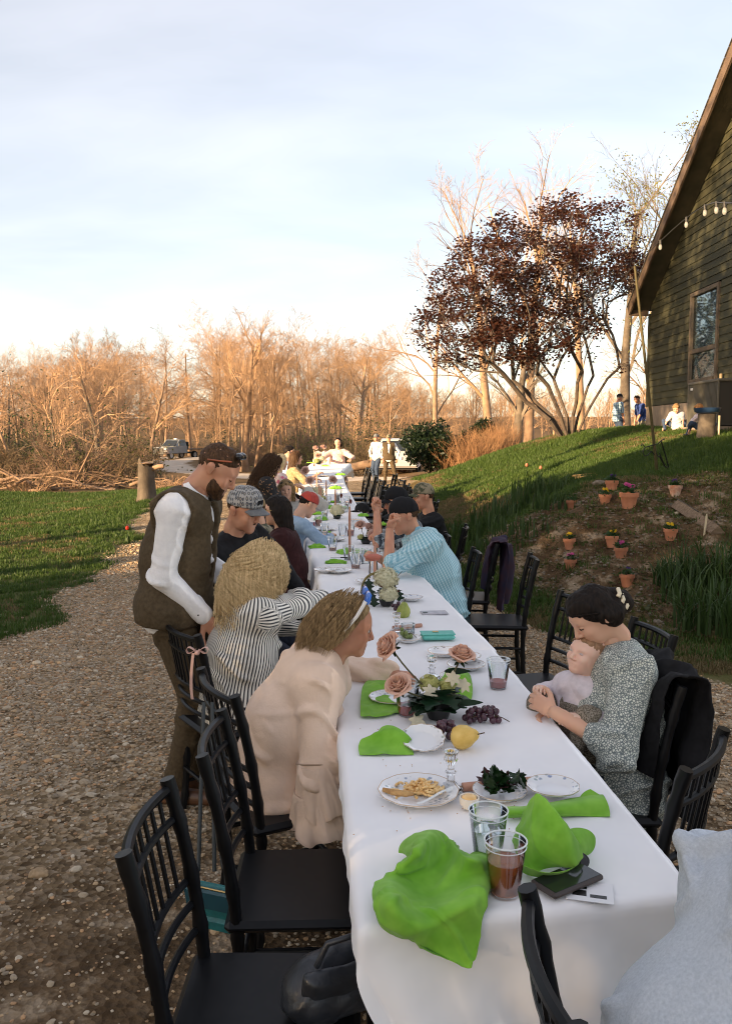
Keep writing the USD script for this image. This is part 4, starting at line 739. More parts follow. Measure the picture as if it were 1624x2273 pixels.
def hair_sdf(style):
    s = SDF(); cuts = []; seed = 1
    if style == 'short':
        s.cap((0, -.012, .040), (0, .012, .050), .089, .081, .02, [(X3, .92)]); cuts = [(V(0, -.58, .81) / np.linalg.norm((0, -.58, .81)), .018)]
    elif style == 'crop':
        s.cap((0, -.014, .037), (0, .010, .046), .0865, .079, .02, [(X3, .905)]); cuts = [(V(0, -.62, .78) / np.linalg.norm((0, -.62, .78)), .008)]
    elif style == 'bun':
        s.cap((0, -.016, .040), (0, .010, .048), .091, .082, .02, [(X3, .94)]); s.cap((-.04, -.05, -.02), (.04, -.05, -.02), .05, None, .03); s.cap((0, -.105, .01), (0, -.125, -.02), .045, .05, .03, [(X3, 1.2)]); s.cap((-.066, .0, .02), (-.05, -.06, -.02), .022, .04, .02); s.cap((.066, .0, .02), (.05, -.06, -.02), .022, .04, .02); cuts = [(V(0, -.75, .66), -.025)]
    elif style == 'bob':
        s.cap((0, -.016, .039), (0, .006, .048), .092, .083, .02, [(X3, .94)]); s.cap((0, -.028, .02), (0, -.045, -.085), .086, .088, .03, [(X3, 1.0)]); s.cap((-.070, -.035, .0), (-.076, -.035, -.09), .024, .034, .02); s.cap((.070, -.035, .0), (.076, -.035, -.09), .024, .034, .02); cuts = [(V(0, -.80, .60), -.004), (V(0, 0, 1), -.125)]
    elif style == 'long':
        s.cap((0, -.016, .040), (0, .006, .050), .095, .085, .02, [(X3, .96)]); s.cap((0, -.035, .0), (0, -.075, -.26), .088, .075, .03, [(X3, 1.25)]); s.cap((-.074, .008, .01), (-.090, -.0, -.24), .024, .036, .02); s.cap((.074, .008, .01), (.090, -.0, -.24), .024, .036, .02); cuts = [(V(0, -.87, .49), -.045)]
    elif style == 'curly':
        s.cap((0, -.020, .042), (0, .004, .052), .097, .088, .02, [(X3, .97)]); s.cap((0, -.045, .0), (0, -.075, -.26), .100, .088, .03, [(X3, 1.2)]); s.cap((-.09, -.01, .0), (-.12, -.03, -.22), .04, .05, .02); s.cap((.09, -.01, .0), (.12, -.03, -.22), .04, .05, .02); cuts = [(V(0, -.9, .42), -.035)]
    elif style == 'toddler':
        s.cap((0, -.014, .04), (0, .012, .052), .0895, .082, .02, [(X3, .92)]); s.cap((-.05, .055, .07), (.05, .055, .07), .03, None, .02); cuts = [(V(0, -.6, .8), .0)]
    m = s.mesh(.0065, cuts); v = np.array(m.vertices); n = m.vertex_normals
    q = v * V(1, 1, .18) if style in ('long', 'bob', 'bun') else v
    m.vertices = v + n * ((fbm(q * 70, 2, 3) - .5) * (.012 if style != 'curly' else .035) + (fbm(v * 22, 2, 5) - .5) * (.012 if style != 'curly' else .03))[:, None]
    return m
HAIRS = {k: hair_sdf(k) for k in ('short', 'crop', 'bun', 'bob', 'long', 'curly', 'toddler')}
def cap_parts(brim=True):
    s = SDF(); s.cap((0, -.010, .044), (0, .010, .056), .097, .089, .02, [(X3, .94)]); dome = s.mesh(.006, [(V(0, -.12, .99), .036)])
    u = np.linspace(-1, 1, 17); w = np.linspace(0, 1, 7); P = np.stack([np.stack([u * .078 * (1 - .12 * k), .062 + k * .082 * (1 - .55 * u ** 2) + .018 * (1 - u ** 2), .050 - k * .012 - .022 * u ** 2 + 0 * u], 1) for k in w])
    return dome, thick(P, .005)
CAPD, CAPB = cap_parts()
def Rm(yaw=0, pitch=0, roll=0):
    """columns: right, forward, up; pitch > 0 looks down, yaw > 0 turns left"""
    y, p, r = (math.radians(a) for a in (yaw, pitch, roll)); Rz = np.array([[math.cos(y), -math.sin(y), 0], [math.sin(y), math.cos(y), 0], [0, 0, 1]]); Rx = np.array([[1, 0, 0], [0, math.cos(-p), -math.sin(-p)], [0, math.sin(-p), math.cos(-p)]]); Ry = np.array([[math.cos(r), 0, math.sin(r)], [0, 1, 0], [-math.sin(r), 0, math.cos(r)]])
    return Rz @ Rx @ Ry
def place(m, R, t, s=1.0, mirror=False):
    m = m.copy(); v = np.array(m.vertices) * s
    if mirror: v[:, 0] *= -1
    m.vertices = v @ np.asarray(R).T + t
    if mirror: m.invert()
    return m
def ik(a, t, l1, l2, hint):
    d = t - a; D = np.linalg.norm(d); D2 = min(D, (l1 + l2) * .995); u = d / (D + 1e-9); t = a + u * D2; x = (l1 ** 2 - l2 ** 2 + D2 ** 2) / (2 * D2); h = math.sqrt(max(l1 ** 2 - x ** 2, 0)); w = np.asarray(hint, float); w = w - u * (w @ u); w /= np.linalg.norm(w) + 1e-9
    return a + u * x + w * h, t
skin = usdkit.material(stage, L + 'skin', {'p': ('principled_bsdf', {'base_color': (.58, .33, .225), 'roughness': .5, 'subsurface_weight': .12, 'subsurface_scale': .01, 'subsurface_radius': (1, .35, .2)})}, [], surface='p.BSDF')
skin_r = usdkit.material(stage, L + 'skin_ruddy', {'g': ('texture_coordinate', {}), 'n': ('noise_texture', {'scale': 14.0, 'detail': 3}), 'r': ('rgb_ramp', {'ramp': [(0.3, (.46, .205, .125)), (.7, (.56, .285, .18))]}), 'p': ('principled_bsdf', {'roughness': .5, 'subsurface_weight': .1, 'subsurface_scale': .01})}, [('g.object', 'n.vector'), ('n.fac', 'r.fac'), ('r.color', 'p.base_color')], surface='p.BSDF')
skin_b = usdkit.material(stage, L + 'skin_baby', {'p': ('principled_bsdf', {'base_color': (.70, .44, .34), 'roughness': .45, 'subsurface_weight': .2, 'subsurface_scale': .01})}, [], surface='p.BSDF')
lip_m = pm('lips', (.36, .11, .09), rough=.4); eye_w = pm('eye_white', (.42, .36, .33), rough=.35); eye_d = pm('eye_dark', (.03, .02, .015), rough=.15)
def hairm(name, c1, c2, rough=.6): return pm(name, c1, c2, scale=110, rough=rough, specular_ior_level=.15, stretch=(1, 1, .07), bump=.4, bscale=240, dist=.004, detail=3)
hair_brown = hairm('hair_brown', (.030, .016, .009), (.085, .046, .024)); hair_dark = hairm('hair_dark', (.006, .0045, .004), (.018, .012, .009)); hair_blond = hairm('hair_blond', (.38, .26, .12), (.86, .67, .39)); hair_dblond = hairm('hair_dark_blond', (.10, .062, .028), (.40, .27, .135)); hair_red = hairm('hair_ginger', (.26, .11, .035), (.46, .22, .08)); hair_grey = hairm('hair_grey', (.25, .23, .21), (.4, .38, .35))
def cloth(name, c1, c2=None, **k):
    k.setdefault('rough', .85); k.setdefault('bump', .4); k.setdefault('bscale', 60); k.setdefault('dist', .006)
    return pm(name, c1, c2 or tuple(x * .82 for x in c1), scale=k.pop('scale', 30), sheen_weight=.12 if max(c1) > .2 else 0.0, specular_ior_level=.2, **k)
def fold(m, amp=.007, fr=7.0, seed=0, st=(1, 1, .5)):
    """cloth: broad swells plus sharp creases that run in two slanting directions"""
    v = np.array(m.vertices); n = m.vertex_normals; q = v * V(*st) * fr; a = fbm(q, 3, seed); w = (fbm(q * .8 + 3, 2, seed + 7) - .5) * .9
    c1 = np.abs(((v @ V(5.2, 3.1, 8.5) + w * 1.6 + seed) % 1) - .5) * 2; c2 = np.abs(((v @ V(-6.0, 4.2, 7.0) - w * 1.8 + seed * .3) % 1) - .5) * 2; m1 = smooth(fbm(v * 4.5 + 11, 2, seed + 5), .40, .56); m2 = smooth(fbm(v * 4.5 + 31, 2, seed + 9), .42, .58)
    m.vertices = v + n * ((a - .5) * 1.7 * amp + (smooth(1 - c1, .50, .95) * m1 + smooth(1 - c2, .55, .95) * m2) * amp * 1.35)[:, None]; return m
def person(name, label, base, rz, H=1.74, sex='m', hip=(0, 0, .95), lean=0, lean2=None, side=0, twist=0, neck=0, head=(0, 0, 0), L_=None, R_=None, feet=None, w=1.0, belly=0.0, h=.014, top=None, sleeve='long', top_infl=.014, hem=.12, bottom=None, skirt=None, shoes=None,
           hair=('short', None), cap=None, glasses=None, beard=None, vest=None, collar=None, skinm=None, hands=('relax', 'relax'), extra=None, cat='person', group=None, bust=0.0, eyes=True, headscale=1.0, foldamp=.007, hshape=(1, 1, 1)):
    skinm = skinm or skin; s = H / 1.75; lean2 = lean if lean2 is None else lean2; out = {}
    P = V(*hip); d1 = Rm(0, lean, side)[:, 2]; R2 = Rm(twist, 0, 0) @ Rm(0, lean2, side * 1.0); r, f, d2 = R2[:, 0], R2[:, 1], R2[:, 2]
    r1 = Rm(twist * .4, 0, 0)[:, 0]; C = P + d1 * .24 * s; N = C + d2 * .265 * s; shw = (.185 if sex == 'm' else .160) * s * (.6 + .4 * w); hw = .095 * s
    SH = {1: N + r * shw - d2 * .045 * s, -1: N - r * shw - d2 * .045 * s}; HP = {1: P + r1 * hw, -1: P - r1 * hw}
    nd = Rm(twist, lean2 + neck, side * .5)[:, 2]; NT = N + nd * .075 * s; HR = Rm(twist, 0, 0) @ Rm(*head); hs = s * headscale * (.97 if sex == 'f' else 1.0) if H > 1.3 else headscale; HC = NT + HR[:, 2] * .105 * hs + HR[:, 1] * .018 * hs
    ul, fl_ = .285 * s, .255 * s; A = {}
    for sg, tgt in ((-1, L_), (1, R_)):
        if tgt is None: tgt = (SH[sg] + V(sg * .08, .03, -.52 * s), V(sg, -1, 0))
        A[sg] = ik(SH[sg], V(*tgt[0]), ul, fl_, tgt[1])
    tl, cl = .43 * s, .43 * s; K = {}
    if feet is None: feet = ((-.1, .05, .0), (.1, .05, .0), (0, 1, 0), (0, 1, 0))
    for sg, q in ((-1, feet[0]), (1, feet[1])): K[sg] = ik(HP[sg], V(*q) + V(0, 0, .075 * s), tl, cl, feet[2] if sg < 0 else feet[3])
    def torso(S, i, full=True, k=.05):
        S.cap(HP[-1], HP[1], .105 * s * w + i, None, k); S.cap(P + d1 * .02, C, (.112 + .01 * (sex == 'm')) * s * w + i, .112 * s * w + i, k, [(r1, 1.22), ])
        if belly: S.cap(P + d1 * .10 + f * .05, C + f * .03, (.10 + belly) * s * w + i, (.09 + belly * .7) * s * w + i, k)
        S.cap(C, N - d2 * .10 * s, .114 * s * w + i, (.104 if sex == 'm' else .096) * s * w + i, k, [(r, 1.30)]); S.cap(SH[-1] + r * .02, SH[1] - r * .02, .058 * s * w + i, None, k, [(f, 1.1)])
        if bust: [S.cap(C + d2 * .07 * s + r * x + f * .085 * s, C + d2 * .06 * s + r * x + f * .10 * s, (.055 + bust) * s + i, None, .04) for x in (-.07 * s, .07 * s)]
    def arm(S, sg, i, u1=1.0, f1=0.0, k=.03, fat=1.0):
        E, Wr = A[sg]; a0 = SH[sg]; e1 = a0 + (E - a0) * u1
        S.cap(a0, e1, .054 * s * fat + i, (.040 + .014 * (1 - u1)) * s * fat + i, k)
        if f1 > 0: S.cap(E, E + (Wr - E) * f1, .041 * s * fat + i, (.028 + .012 * (1 - f1)) * s * fat + i, k)
    def leg(S, sg, i, u1=1.0, f1=1.0, k=.035):
        Kn, An = K[sg]; S.cap(HP[sg], HP[sg] + (Kn - HP[sg]) * u1, .092 * s * w + i, .058 * s * w + i, k)
        if f1 > 0: S.cap(Kn, Kn + (An - Kn) * f1, .057 * s * w + i, .040 * s + i, k)
    fat = .9 + .1 * w if sex == 'm' else .82 + .12 * w
    B = SDF(); torso(B, -.006)
    for sg in (-1, 1): arm(B, sg, 0, 1, 1.0, .02, fat); leg(B, sg, -.006, k=.02); An = K[sg][1]; fd = V(0, .15 * s, -.045 * s); B.cap(An + V(0, -.03, -.035 * s), An + fd, .036 * s, .03 * s, .02)
    B.cap(N - d2 * .03, NT + HR[:, 2] * .02, .056 * s, .052 * s * (1 if sex == 'm' else .88), .03)
    body = [B.mesh(h), place(HEADS[sex], HR, HC, hs * V(*hshape))]; WR = {}
    for sg, pose in ((-1, hands[0]), (1, hands[1])):
        E, Wr = A[sg]; y = (Wr - E) / np.linalg.norm(Wr - E); pose, roll, bend = (pose if isinstance(pose, tuple) else (pose, 0, 0))
        x, z, _ = frame_of(y); up = V(0, 0, 1) if abs(y[2]) < .8 else V(0, 1, 0); x = np.cross(y, up); x /= np.linalg.norm(x); z = np.cross(x, y); c_, s_ = math.cos(math.radians(roll)), math.sin(math.radians(roll)); x, z = x * c_ + z * s_, z * c_ - x * s_
        c_, s_ = math.cos(math.radians(bend)), math.sin(math.radians(bend)); y, z = y * c_ - z * s_, z * c_ + y * s_
        Rh = np.stack([x, y, z], 1); WR[sg] = (Wr, Rh); body.append(place(HANDS[pose], Rh, Wr + y * .012, s * (.92 if sex == 'f' else 1.0) if H > 1.3 else .62, sg < 0))
    T = thing(name, label, cat, base, math.radians(rz), group); part(T, 'body', cat_(body), skinm, True)
    if top is not None:
        S = SDF(); torso(S, top_infl)
        for sg in (-1, 1):
            if sleeve == 'long': arm(S, sg, top_infl - .002, 1, .97, .025, fat)
            elif sleeve == 'short': arm(S, sg, top_infl + .006, .88, 0, .025, fat)
            elif sleeve == 'elbow': arm(S, sg, top_infl + .004, 1.0, .22, .025, fat)
        if hem > .1: S.cap(P - d1 * .02, P - d1 * (hem - .10), .125 * s * w + top_infl, .13 * s * w + top_infl, .04, [(r1, 1.18)])
        if extra: extra(S, dict(SH=SH, A=A, P=P, C=C, N=N, r=r, f=f, d2=d2, K=K, HP=HP))
        m = S.mesh(h * .85, [(d1, d1 @ P - hem)]); out['top_prim'] = part(T, 'shirt', fold(m, foldamp, 7, len(name)), top, True, attrs=stripes(m, A, SH, P, C, N, r, f, d2) if str(top.GetPath()) in STRIPED else None)
    if vest is not None:
        S = SDF(); torso(S, top_infl + .024); S.cap(N + f * .10 - d2 * .05, C + f * .16 - d2 * .06, .055, .02, .02, sub=True)
        for sg in (-1, 1): S.cap(SH[sg] + r * sg * .03, SH[sg] + r * sg * .03 - d2 * .10, .085 * s, .07 * s, .02, sub=True)
        S.cap(N, NT, .078 * s, None, .015, sub=True); part(T, 'vest', fold(S.mesh(h * .8, [(d1, d1 @ P - .06)]), .003, 6, 3), vest, True)
    if collar is not None:
        a = np.arange(15) * 2 * PI / 14 + .25; nn = N + d2 * .015; ring = [nn + r * .070 * s * math.sin(q) + f * (.062 * s * math.cos(q) + .008) + nd * (.030 - .030 * math.cos(q)) * s for q in np.linspace(.28, 2 * PI - .28, 18)]
        P_ = np.stack([np.array(ring) + nd * .022 * s, np.array(ring) + (np.array(ring) - nn) * .16 - nd * .012 * s]); part(T, 'collar', thick(spl_sheet(P_, 6, 40) if False else P_, .004), collar, True)
    if bottom is not None:
        S = SDF(); S.cap(HP[-1], HP[1], .108 * s * w + .004, None, .04); S.cap(P, P + d1 * .07, .118 * s * w, .116 * s * w, .04, [(r1, 1.2)])
        ln = 1.0 if not isinstance(bottom, tuple) else bottom[1]; bm = bottom if not isinstance(bottom, tuple) else bottom[0]
        for sg in (-1, 1): leg(S, sg, .008, 1, ln)
        part(T, 'trousers', fold(S.mesh(h), .006, 6, 4), bm, True)
    if skirt is not None:
        S = SDF(); S.cap(HP[-1], HP[1], .12 * s * w, None, .05)
        for sg in (-1, 1): S.cap(HP[sg], K[sg][0], .11 * s * w, .10 * s, .06); S.cap(K[sg][0], K[sg][0] + (K[sg][1] - K[sg][0]) * .7, .10 * s, .12 * s, .08)
        part(T, 'skirt', fold(S.mesh(h * 1.2), .012, 7, 4), skirt, True)
    if shoes is not None:
        for sg in (-1, 1):
            An = K[sg][1]; S = SDF(); S.cap(An + V(0, -.035, -.038 * s), An + V(0, .16 * s, -.045 * s), .043 * s, .034 * s, .02, [(X3, .95)]); S.cap(An + V(0, -.01, 0), An + V(0, 0, -.03), .048 * s, None, .02); m = S.mesh(.008, [(V(0, 0, 1), An[2] - .075 * s)]); part(T, 'shoe', m, shoes, True)
    hp_ = lambda n, m, mat, sm=True: part(T, n, place(m, HR, HC, hs * V(*hshape)), mat, sm)
    if hair[0]: out['hair'] = hp_('hair', HAIRS[hair[0]], hair[1])
    if eyes == 'closed':
        hp_('lashes', cat_([tube([V(sx * .017, .0885, .006), V(sx * .030, .0905, .0025), V(sx * .045, .083, .006)], [.0012, .0024, .0012], 5) for sx in (-1, 1)]), hair[1] or hair_brown); hp_('eyelids', cat_([blob((x, .0765, .010), (.0145, .0128, .0105), 2) for x in (-.031, .031)]), skinm)
    if eyes:
        e = None if eyes == 'closed' else cat_([blob((x, .0765, .010), (.0125, .0125, .0095), 2) for x in (-.031, .031)]); ep = None if e is None else hp_('eyes', e, eye_w); ep is not None and part(ep, 'irises', place(cat_([blob((x, .0862, .009), (.0080, .0040, .0078), 1) for x in (-.031, .031)]), HR, HC, hs), eye_d, True)
        hp_('eyebrows', cat_([tube([V(sx * .014, .0885, .026), V(sx * .03, .088, .0325), V(sx * .047, .078, .027)], [.003, .0036, .002], 5) for sx in (-1, 1)]), hair[1] or hair_brown); hp_('lips', cat_([blob((0, .0855, -.055), (.020, .0055, .0045), 1), blob((0, .0835, -.0645), (.017, .006, .0052), 1)]), lip_m)
    if beard is not None:
        i = .0045; S = SDF(); S.cap((0, .025, .01), (0, .03, -.045), .066 + i, .056 + i, .03, [(X3, .95)]); S.cap((0, .052, -.07), (0, .066, -.088), .040 + i, .026 + i, .03, [(X3, 1.15)]); S.cap((-.036, .062, -.022), (-.03, .056, -.04), .026 + i, .024 + i, .02); S.cap((.036, .062, -.022), (.03, .056, -.04), .026 + i, .024 + i, .02); S.cap((-.022, .084, -.043), (.022, .084, -.043), .008, None, .006); S.cap((0, .10, -.059), (0, .10, -.059), .019, None, .006, [(X3, 1.3)], sub=True); hp_('beard', fold(S.mesh(.0055, [(V(0, -.33, -.944), .016)]), .0018, 60, 2, (1, 1, 1)), beard)
    if cap is not None:
        cm, bm = cap[:2]; c_ = hp_('cap', CAPD, cm); part(c_, 'brim', place(CAPB, HR @ (Rm(180, 0, 0) if len(cap) > 2 and cap[2] == 'back' else np.eye(3)), HC, hs), bm, True)
    if glasses is not None:
        gm_, lens, up = glasses; o = V(0, 0, .0) if not up else V(0, -.028, .078); fr = [tube([V(x + .024 * math.cos(t), .0935, .009 + .019 * math.sin(t)) + o for t in np.linspace(0, 2 * PI, 14)], .0022, 5, False) for x in (-.031, .031)] + [tube([V(-.008, .096, .012) + o, V(.008, .096, .012) + o], .002, 5)] + [tube([V(sx * .055, .090, .013) + o, V(sx * .079, .06, .014) + o, V(sx * .08, -.01, .008) + o], .0025, 5) for sx in (-1, 1)]
        g_ = hp_('glasses', cat_(fr), gm_)
        if lens is not None: part(g_, 'lenses', place(cat_([blob(V(x, .0935, .009) + o, (.023, .002, .018), 1) for x in (-.031, .031)]), HR, HC, hs), lens, True)
    out.update(T=T, HR=HR, HC=HC, hs=hs, A=A, SH=SH, WR=WR, N=N, C=C, P=P, K=K, r=r, f=f, d2=d2, base=V(*base), rz=math.radians(rz)); return out
STRIPED = set()
def stripes(m, A, SH, P, C, N, r, f, d2):
    """two phase lengths (metres) that follow the torso and the sleeves"""
    v = np.array(m.vertices); q = v - C; a = np.arctan2(q @ r, -(q @ f)) * .17; b = q @ d2
    for sg in (-1, 1):
        S0, (E, Wr) = SH[sg], A[sg]
        for p0, p1 in ((S0, E), (E, Wr)):
            ab = p1 - p0; L_ = np.linalg.norm(ab); u = ab / L_; t = np.clip((v - p0) @ u, 0, L_); dd = np.linalg.norm(v - p0 - t[:, None] * u, axis=1); x, y, _ = frame_of(u); w = v - p0 - ((v - p0) @ u)[:, None] * u
            m_ = (dd < .075) & (np.abs((v - N) @ r) > .15); a = np.where(m_, np.arctan2(w @ x, w @ y) * .055, a); b = np.where(m_, (v - p0) @ u, b)
    return {'pa': a, 'pb': b}
def to_local(base, rz, w):
    c, s = math.cos(math.radians(rz)), math.sin(math.radians(rz)); d = np.asarray(w, float) - np.asarray(base, float); return V(d[0] * c + d[1] * s, -d[0] * s + d[1] * c, d[2])
def to_world(o, p):
    c, s = math.cos(o['rz']), math.sin(o['rz']); return o['base'] + V(p[0] * c - p[1] * s, p[0] * s + p[1] * c, p[2])
# ------------------------------------------------------------------ tables
linen = pm('white_linen', (.80, .795, .81), (.85, .845, .855), scale=3, rough=.9, bump=.12, bscale=700, dist=.001, sheen_weight=.1)
table_m = pm('table_plastic', (.40, .40, .39), rough=.6); leg_m = pm('table_leg_steel', (.10, .10, .105), rough=.4, metallic=.6)
TZ = .76
tcorn = [((.0, 1.64), (.717, 1.765), (.595, 3.86), (-.150, 3.84), TZ, TZ), ((-.148, 3.845), (.600, 3.868), (.402, 5.895), (-.320, 5.87), TZ, TZ), ((-.320, 5.875), (.405, 5.90), (.215, 7.97), (-.556, 7.95), TZ, TZ), ((-.556, 7.955), (.217, 7.975), (.01, 10.05), (-.775, 10.03), TZ, TZ),
         ((-.775, 10.035), (.012, 10.055), (-.165, 12.12), (-.94, 12.10), TZ, .82), ((-.94, 12.105), (-.165, 12.125), (-.37, 14.2), (-1.13, 14.2), .82, .98), ((-1.13, 14.205), (-.37, 14.205), (-.48, 16.2), (-1.24, 16.2), .98, 1.11), ((-1.24, 16.205), (-.47, 16.205), (-.34, 18.3), (-1.2, 18.3), 1.11, 1.18)]
tabs = ['nearest white clothed table, a green napkin over its end', 'second white clothed table, under the leaning woman and the tall flower stems', 'third white clothed table, between the striped shirt and the checked shirt', 'fourth white clothed table, beside the man in the checked shirt', 'fifth white clothed table, beside the woman touching her ear', 'sixth white clothed table, beside the row of empty black chairs', 'seventh white clothed table, at the arm of the woman in the tan dress', 'farthest white clothed table, with the woman in pink at its end']
def tz(x, y):
    """height of the cloth at a point of the row"""
    return float(np.interp(y, [0, 10.05, 12.11, 14.2, 16.2, 18.3], [TZ, TZ, .82, .98, 1.11, 1.18]))
def table_cloth(k, c, drops):
    nl, nr, fr, fl, z0, z1 = c; dl, dr, dn, df = drops; NL, NR, FR, FL = V(*nl, z0), V(*nr, z0), V(*fr, z1), V(*fl, z1)
    wx, wy = np.linalg.norm(NR - NL), np.linalg.norm(FL - NL); st = .016 if k < 2 else .03
    u = np.concatenate([np.linspace(-dl, 0, max(3, int(dl / st)))[:-1], np.linspace(0, wx, int(wx / st)), np.linspace(wx, wx + dr, max(3, int(dr / st)))[1:]]); v = np.concatenate([np.linspace(-dn, 0, max(3, int(dn / st)))[:-1], np.linspace(0, wy, int(wy / st)), np.linspace(wy, wy + df, max(3, int(df / st)))[1:]])
    Uu, Vv = np.meshgrid(u, v, indexing='ij'); cu, cv = np.clip(Uu, 0, wx), np.clip(Vv, 0, wy); a, b = cu / wx, cv / wy
    P = ((1 - a) * (1 - b))[..., None] * NL + (a * (1 - b))[..., None] * NR + (a * b)[..., None] * FR + ((1 - a) * b)[..., None] * FL
    ou, ov = Uu - cu, Vv - cv; s = np.hypot(ou, ov); X_, Y_ = (NR - NL) / wx, (FL - NL) / wy
    R = .022; ang = np.minimum(s / R, PI / 2); hor = R * np.sin(ang); ver = np.where(s < R * PI / 2, R * (1 - np.cos(ang)), R + s - R * PI / 2)
    nu, nv = ou / (s + 1e-9), ov / (s + 1e-9); par = np.where(np.abs(ou) > np.abs(ov), Vv, Uu); corner = 2 * np.abs(nu * nv)
    wav = (np.sin(par * 17 + 1.3 * k) * .5 + np.sin(par * 41 + k) * .25) * smooth(s, .02, .3) * .045 + .05 * smooth(s, .03, .5) + corner * .10 * smooth(s, .05, .4)
    P = P + X_ * (nu * (hor + wav))[..., None] + Y_ * (nv * (hor + wav))[..., None]; P[..., 2] -= ver
    # the near end hangs slack: its hem swings in towards the middle on the left
    if k == 0: fr_ = smooth(-ov, .05, .65) * (Vv < 0); P[..., 0] += fr_ * (1 - a) * .34
    q = np.stack([P[..., 0], P[..., 1], 0 * a], -1); top = (s < 1e-6)
    P[..., 2] += top * ((fbm(q * V(9, 5, 1), 3, k) - .5) * .014 + .006 * np.exp(-((Vv - wy * .18) / .006) ** 2) + .006 * np.exp(-((Vv - wy * .62) / .006) ** 2) + .0035 * np.exp(-((Uu - wx * .52) / .006) ** 2)) * smooth(np.minimum(np.minimum(cu, wx - cu), np.minimum(cv, wy - cv)), 0, .02) + .003 * k % 2 * .001
    P = P + (1 - top[..., None]) * ((fbm(P * 11, 3, k) - .5) * .012)[..., None] * (X_ * nu[..., None] + Y_ * nv[..., None])
    m = grid_mesh(P); 
    if m.face_normals[np.argmin(np.abs(m.triangles_center - P[len(u) // 2, len(v) // 2]).sum(1)), 2] < 0: m.invert()
    return m
for k, c in enumerate(tcorn):
    nl, nr, fr, fl, z0, z1 = c; mid = V((nl[0] + nr[0] + fr[0] + fl[0]) / 4, (nl[1] + fl[1]) / 2, 0); gz = (z0 + z1) / 2 - TZ; b = V(mid[0], mid[1], gz)
    t = thing('folding_table', 'folding frame of the ' + tabs[k].replace('white clothed ', ''), 'table', b)
    ins = .03; q = [V(nl[0] + ins, nl[1] + ins, z0 - .006), V(nr[0] - ins, nr[1] + ins, z0 - .006), V(fr[0] - ins, fr[1] - ins, z1 - .006), V(fl[0] + ins, fl[1] - ins, z1 - .006)]
    part(t, 'tabletop', trimesh.convex.convex_hull(np.array([p - b for p in q] + [p - b - V(0, 0, .035) for p in q])), table_m, False)
    for p in q:
        e = (p - b) * V(.82, .86, 1) - V(0, 0, .03); part(t, 'leg', tube([e, V(e[0], e[1], -.0)], .014, 8), leg_m, True)
    cl = single('tablecloth', table_cloth(k, c, ((.20 if k else .09), .16, (.68 if k == 0 else .012), (.012 if k < 7 else .3))), linen, ('cloth on the ' + tabs[k]).replace('white clothed ', ''), 'tablecloth', smooth=True)
# ------------------------------------------------------------------ chiavari chairs
blackw = usdkit.material(stage, L + 'black_lacquer', {'g': ('texture_coordinate', {}), 'n': ('noise_texture', {'scale': 40.0, 'detail': 4}), 'r': ('map_range', {'to_min': .28, 'to_max': .5}), 'p': ('principled_bsdf', {'base_color': (.0028, .0032, .0042), 'specular_ior_level': .25})}, [('g.object', 'n.vector'), ('n.fac', 'r.value'), ('r.result', 'p.roughness')], surface='p.BSDF')
pad_m = pm('black_seat', (.0035, .004, .0055), (.006, .0065, .008), scale=30, rough=.38, specular_ior_level=.2)
def chair(label, loc, rz, group=None):
    t = thing('black_chair', label, 'chair', loc, rz, group); sw, sd, hs, hb = .185, .19, .44, .92
    def bam(a, b, r, knots):  # post with bamboo-like rings
        u = np.linspace(0, 1, 25); rr = np.full(25, r); [rr.__setitem__(int(k * 24), r * 1.28) for k in knots]; return tube(a + (b - a) * u[:, None], rr, 8)
    for sx in (-1, 1):
        a, m_, b = V(sx * sw, -sd - .01, 0), V(sx * sw, -sd + .01, hs), V(sx * sw, -sd - .075, hb)
        u = np.linspace(0, 1, 29)[:, None]; c = (1 - u) ** 2 * a + 2 * u * (1 - u) * (2 * m_ - (a + b) / 2) + u ** 2 * b; rr = np.full(29, .0165); rr[[2, 8, 13, 17, 21, 25]] = .0205; rr[28] = .0185; rr[27] = .0195
        part(t, 'back_post', tube(c, rr, 9), blackw, 50)
        part(t, 'front_leg', bam(V(sx * sw, sd, 0), V(sx * sw * .98, sd - .01, hs - .01), .0165, (.1, .5, .82)), blackw, 50)
    part(t, 'seat', rbox((0, 0, hs + .005), (sw * 2 + .045, sd * 2 + .045, .034), .014), pad_m, 30)
    yb = lambda z: float(np.interp(z, [hs, hb], [-sd + .012, -sd - .075]))
    def rail(z, r=.011, bow=.0):
        u = np.linspace(-1, 1, 11); part(t, 'rail', tube(np.stack([u * sw, yb(z) - bow * (1 - u ** 2), z + 0 * u], 1), r, 7), blackw, 50)
    for z in (.895, .82, .66, .60, .535): rail(z, .0125 if z > .88 else .010, .028)
    for u in np.linspace(-.72, .72, 7):
        part(t, 'spindle', tube([V(u * sw, yb(.895) - .028 * (1 - u ** 2), .895), V(u * sw, yb(.66) - .028 * (1 - u ** 2), .66)], .0058, 5), blackw, 50)
    for a, b in ((V(-sw, sd, .16), V(sw, sd, .16)), (V(-sw, -sd, .20), V(sw, -sd, .20)), (V(-sw, -sd, .13), V(-sw, sd, .13)), (V(sw, -sd, .13), V(sw, sd, .13)), (V(-sw, -sd, .30), V(-sw, sd, .30)), (V(sw, -sd, .30), V(sw, sd, .30)), (V(-sw, sd, .30), V(sw, sd, .30))):
        part(t, 'stretcher', bam(a, b, .0095, (.25, .5, .75)), blackw, 50)
    return t
chair0 = None
def put_chair(x, y, deg, label, group=None, z=None):
    global chair0
    z = float(hgt(x, y)) if z is None else z; loc = (x, y, z + .002)
    if chair0 is None: chair0 = chair(label, loc, math.radians(deg), group); return chair0
    r = dup(chair0, loc, math.radians(deg), label, group)
    if not group: r.ClearCustomDataByKey('group')
    return r
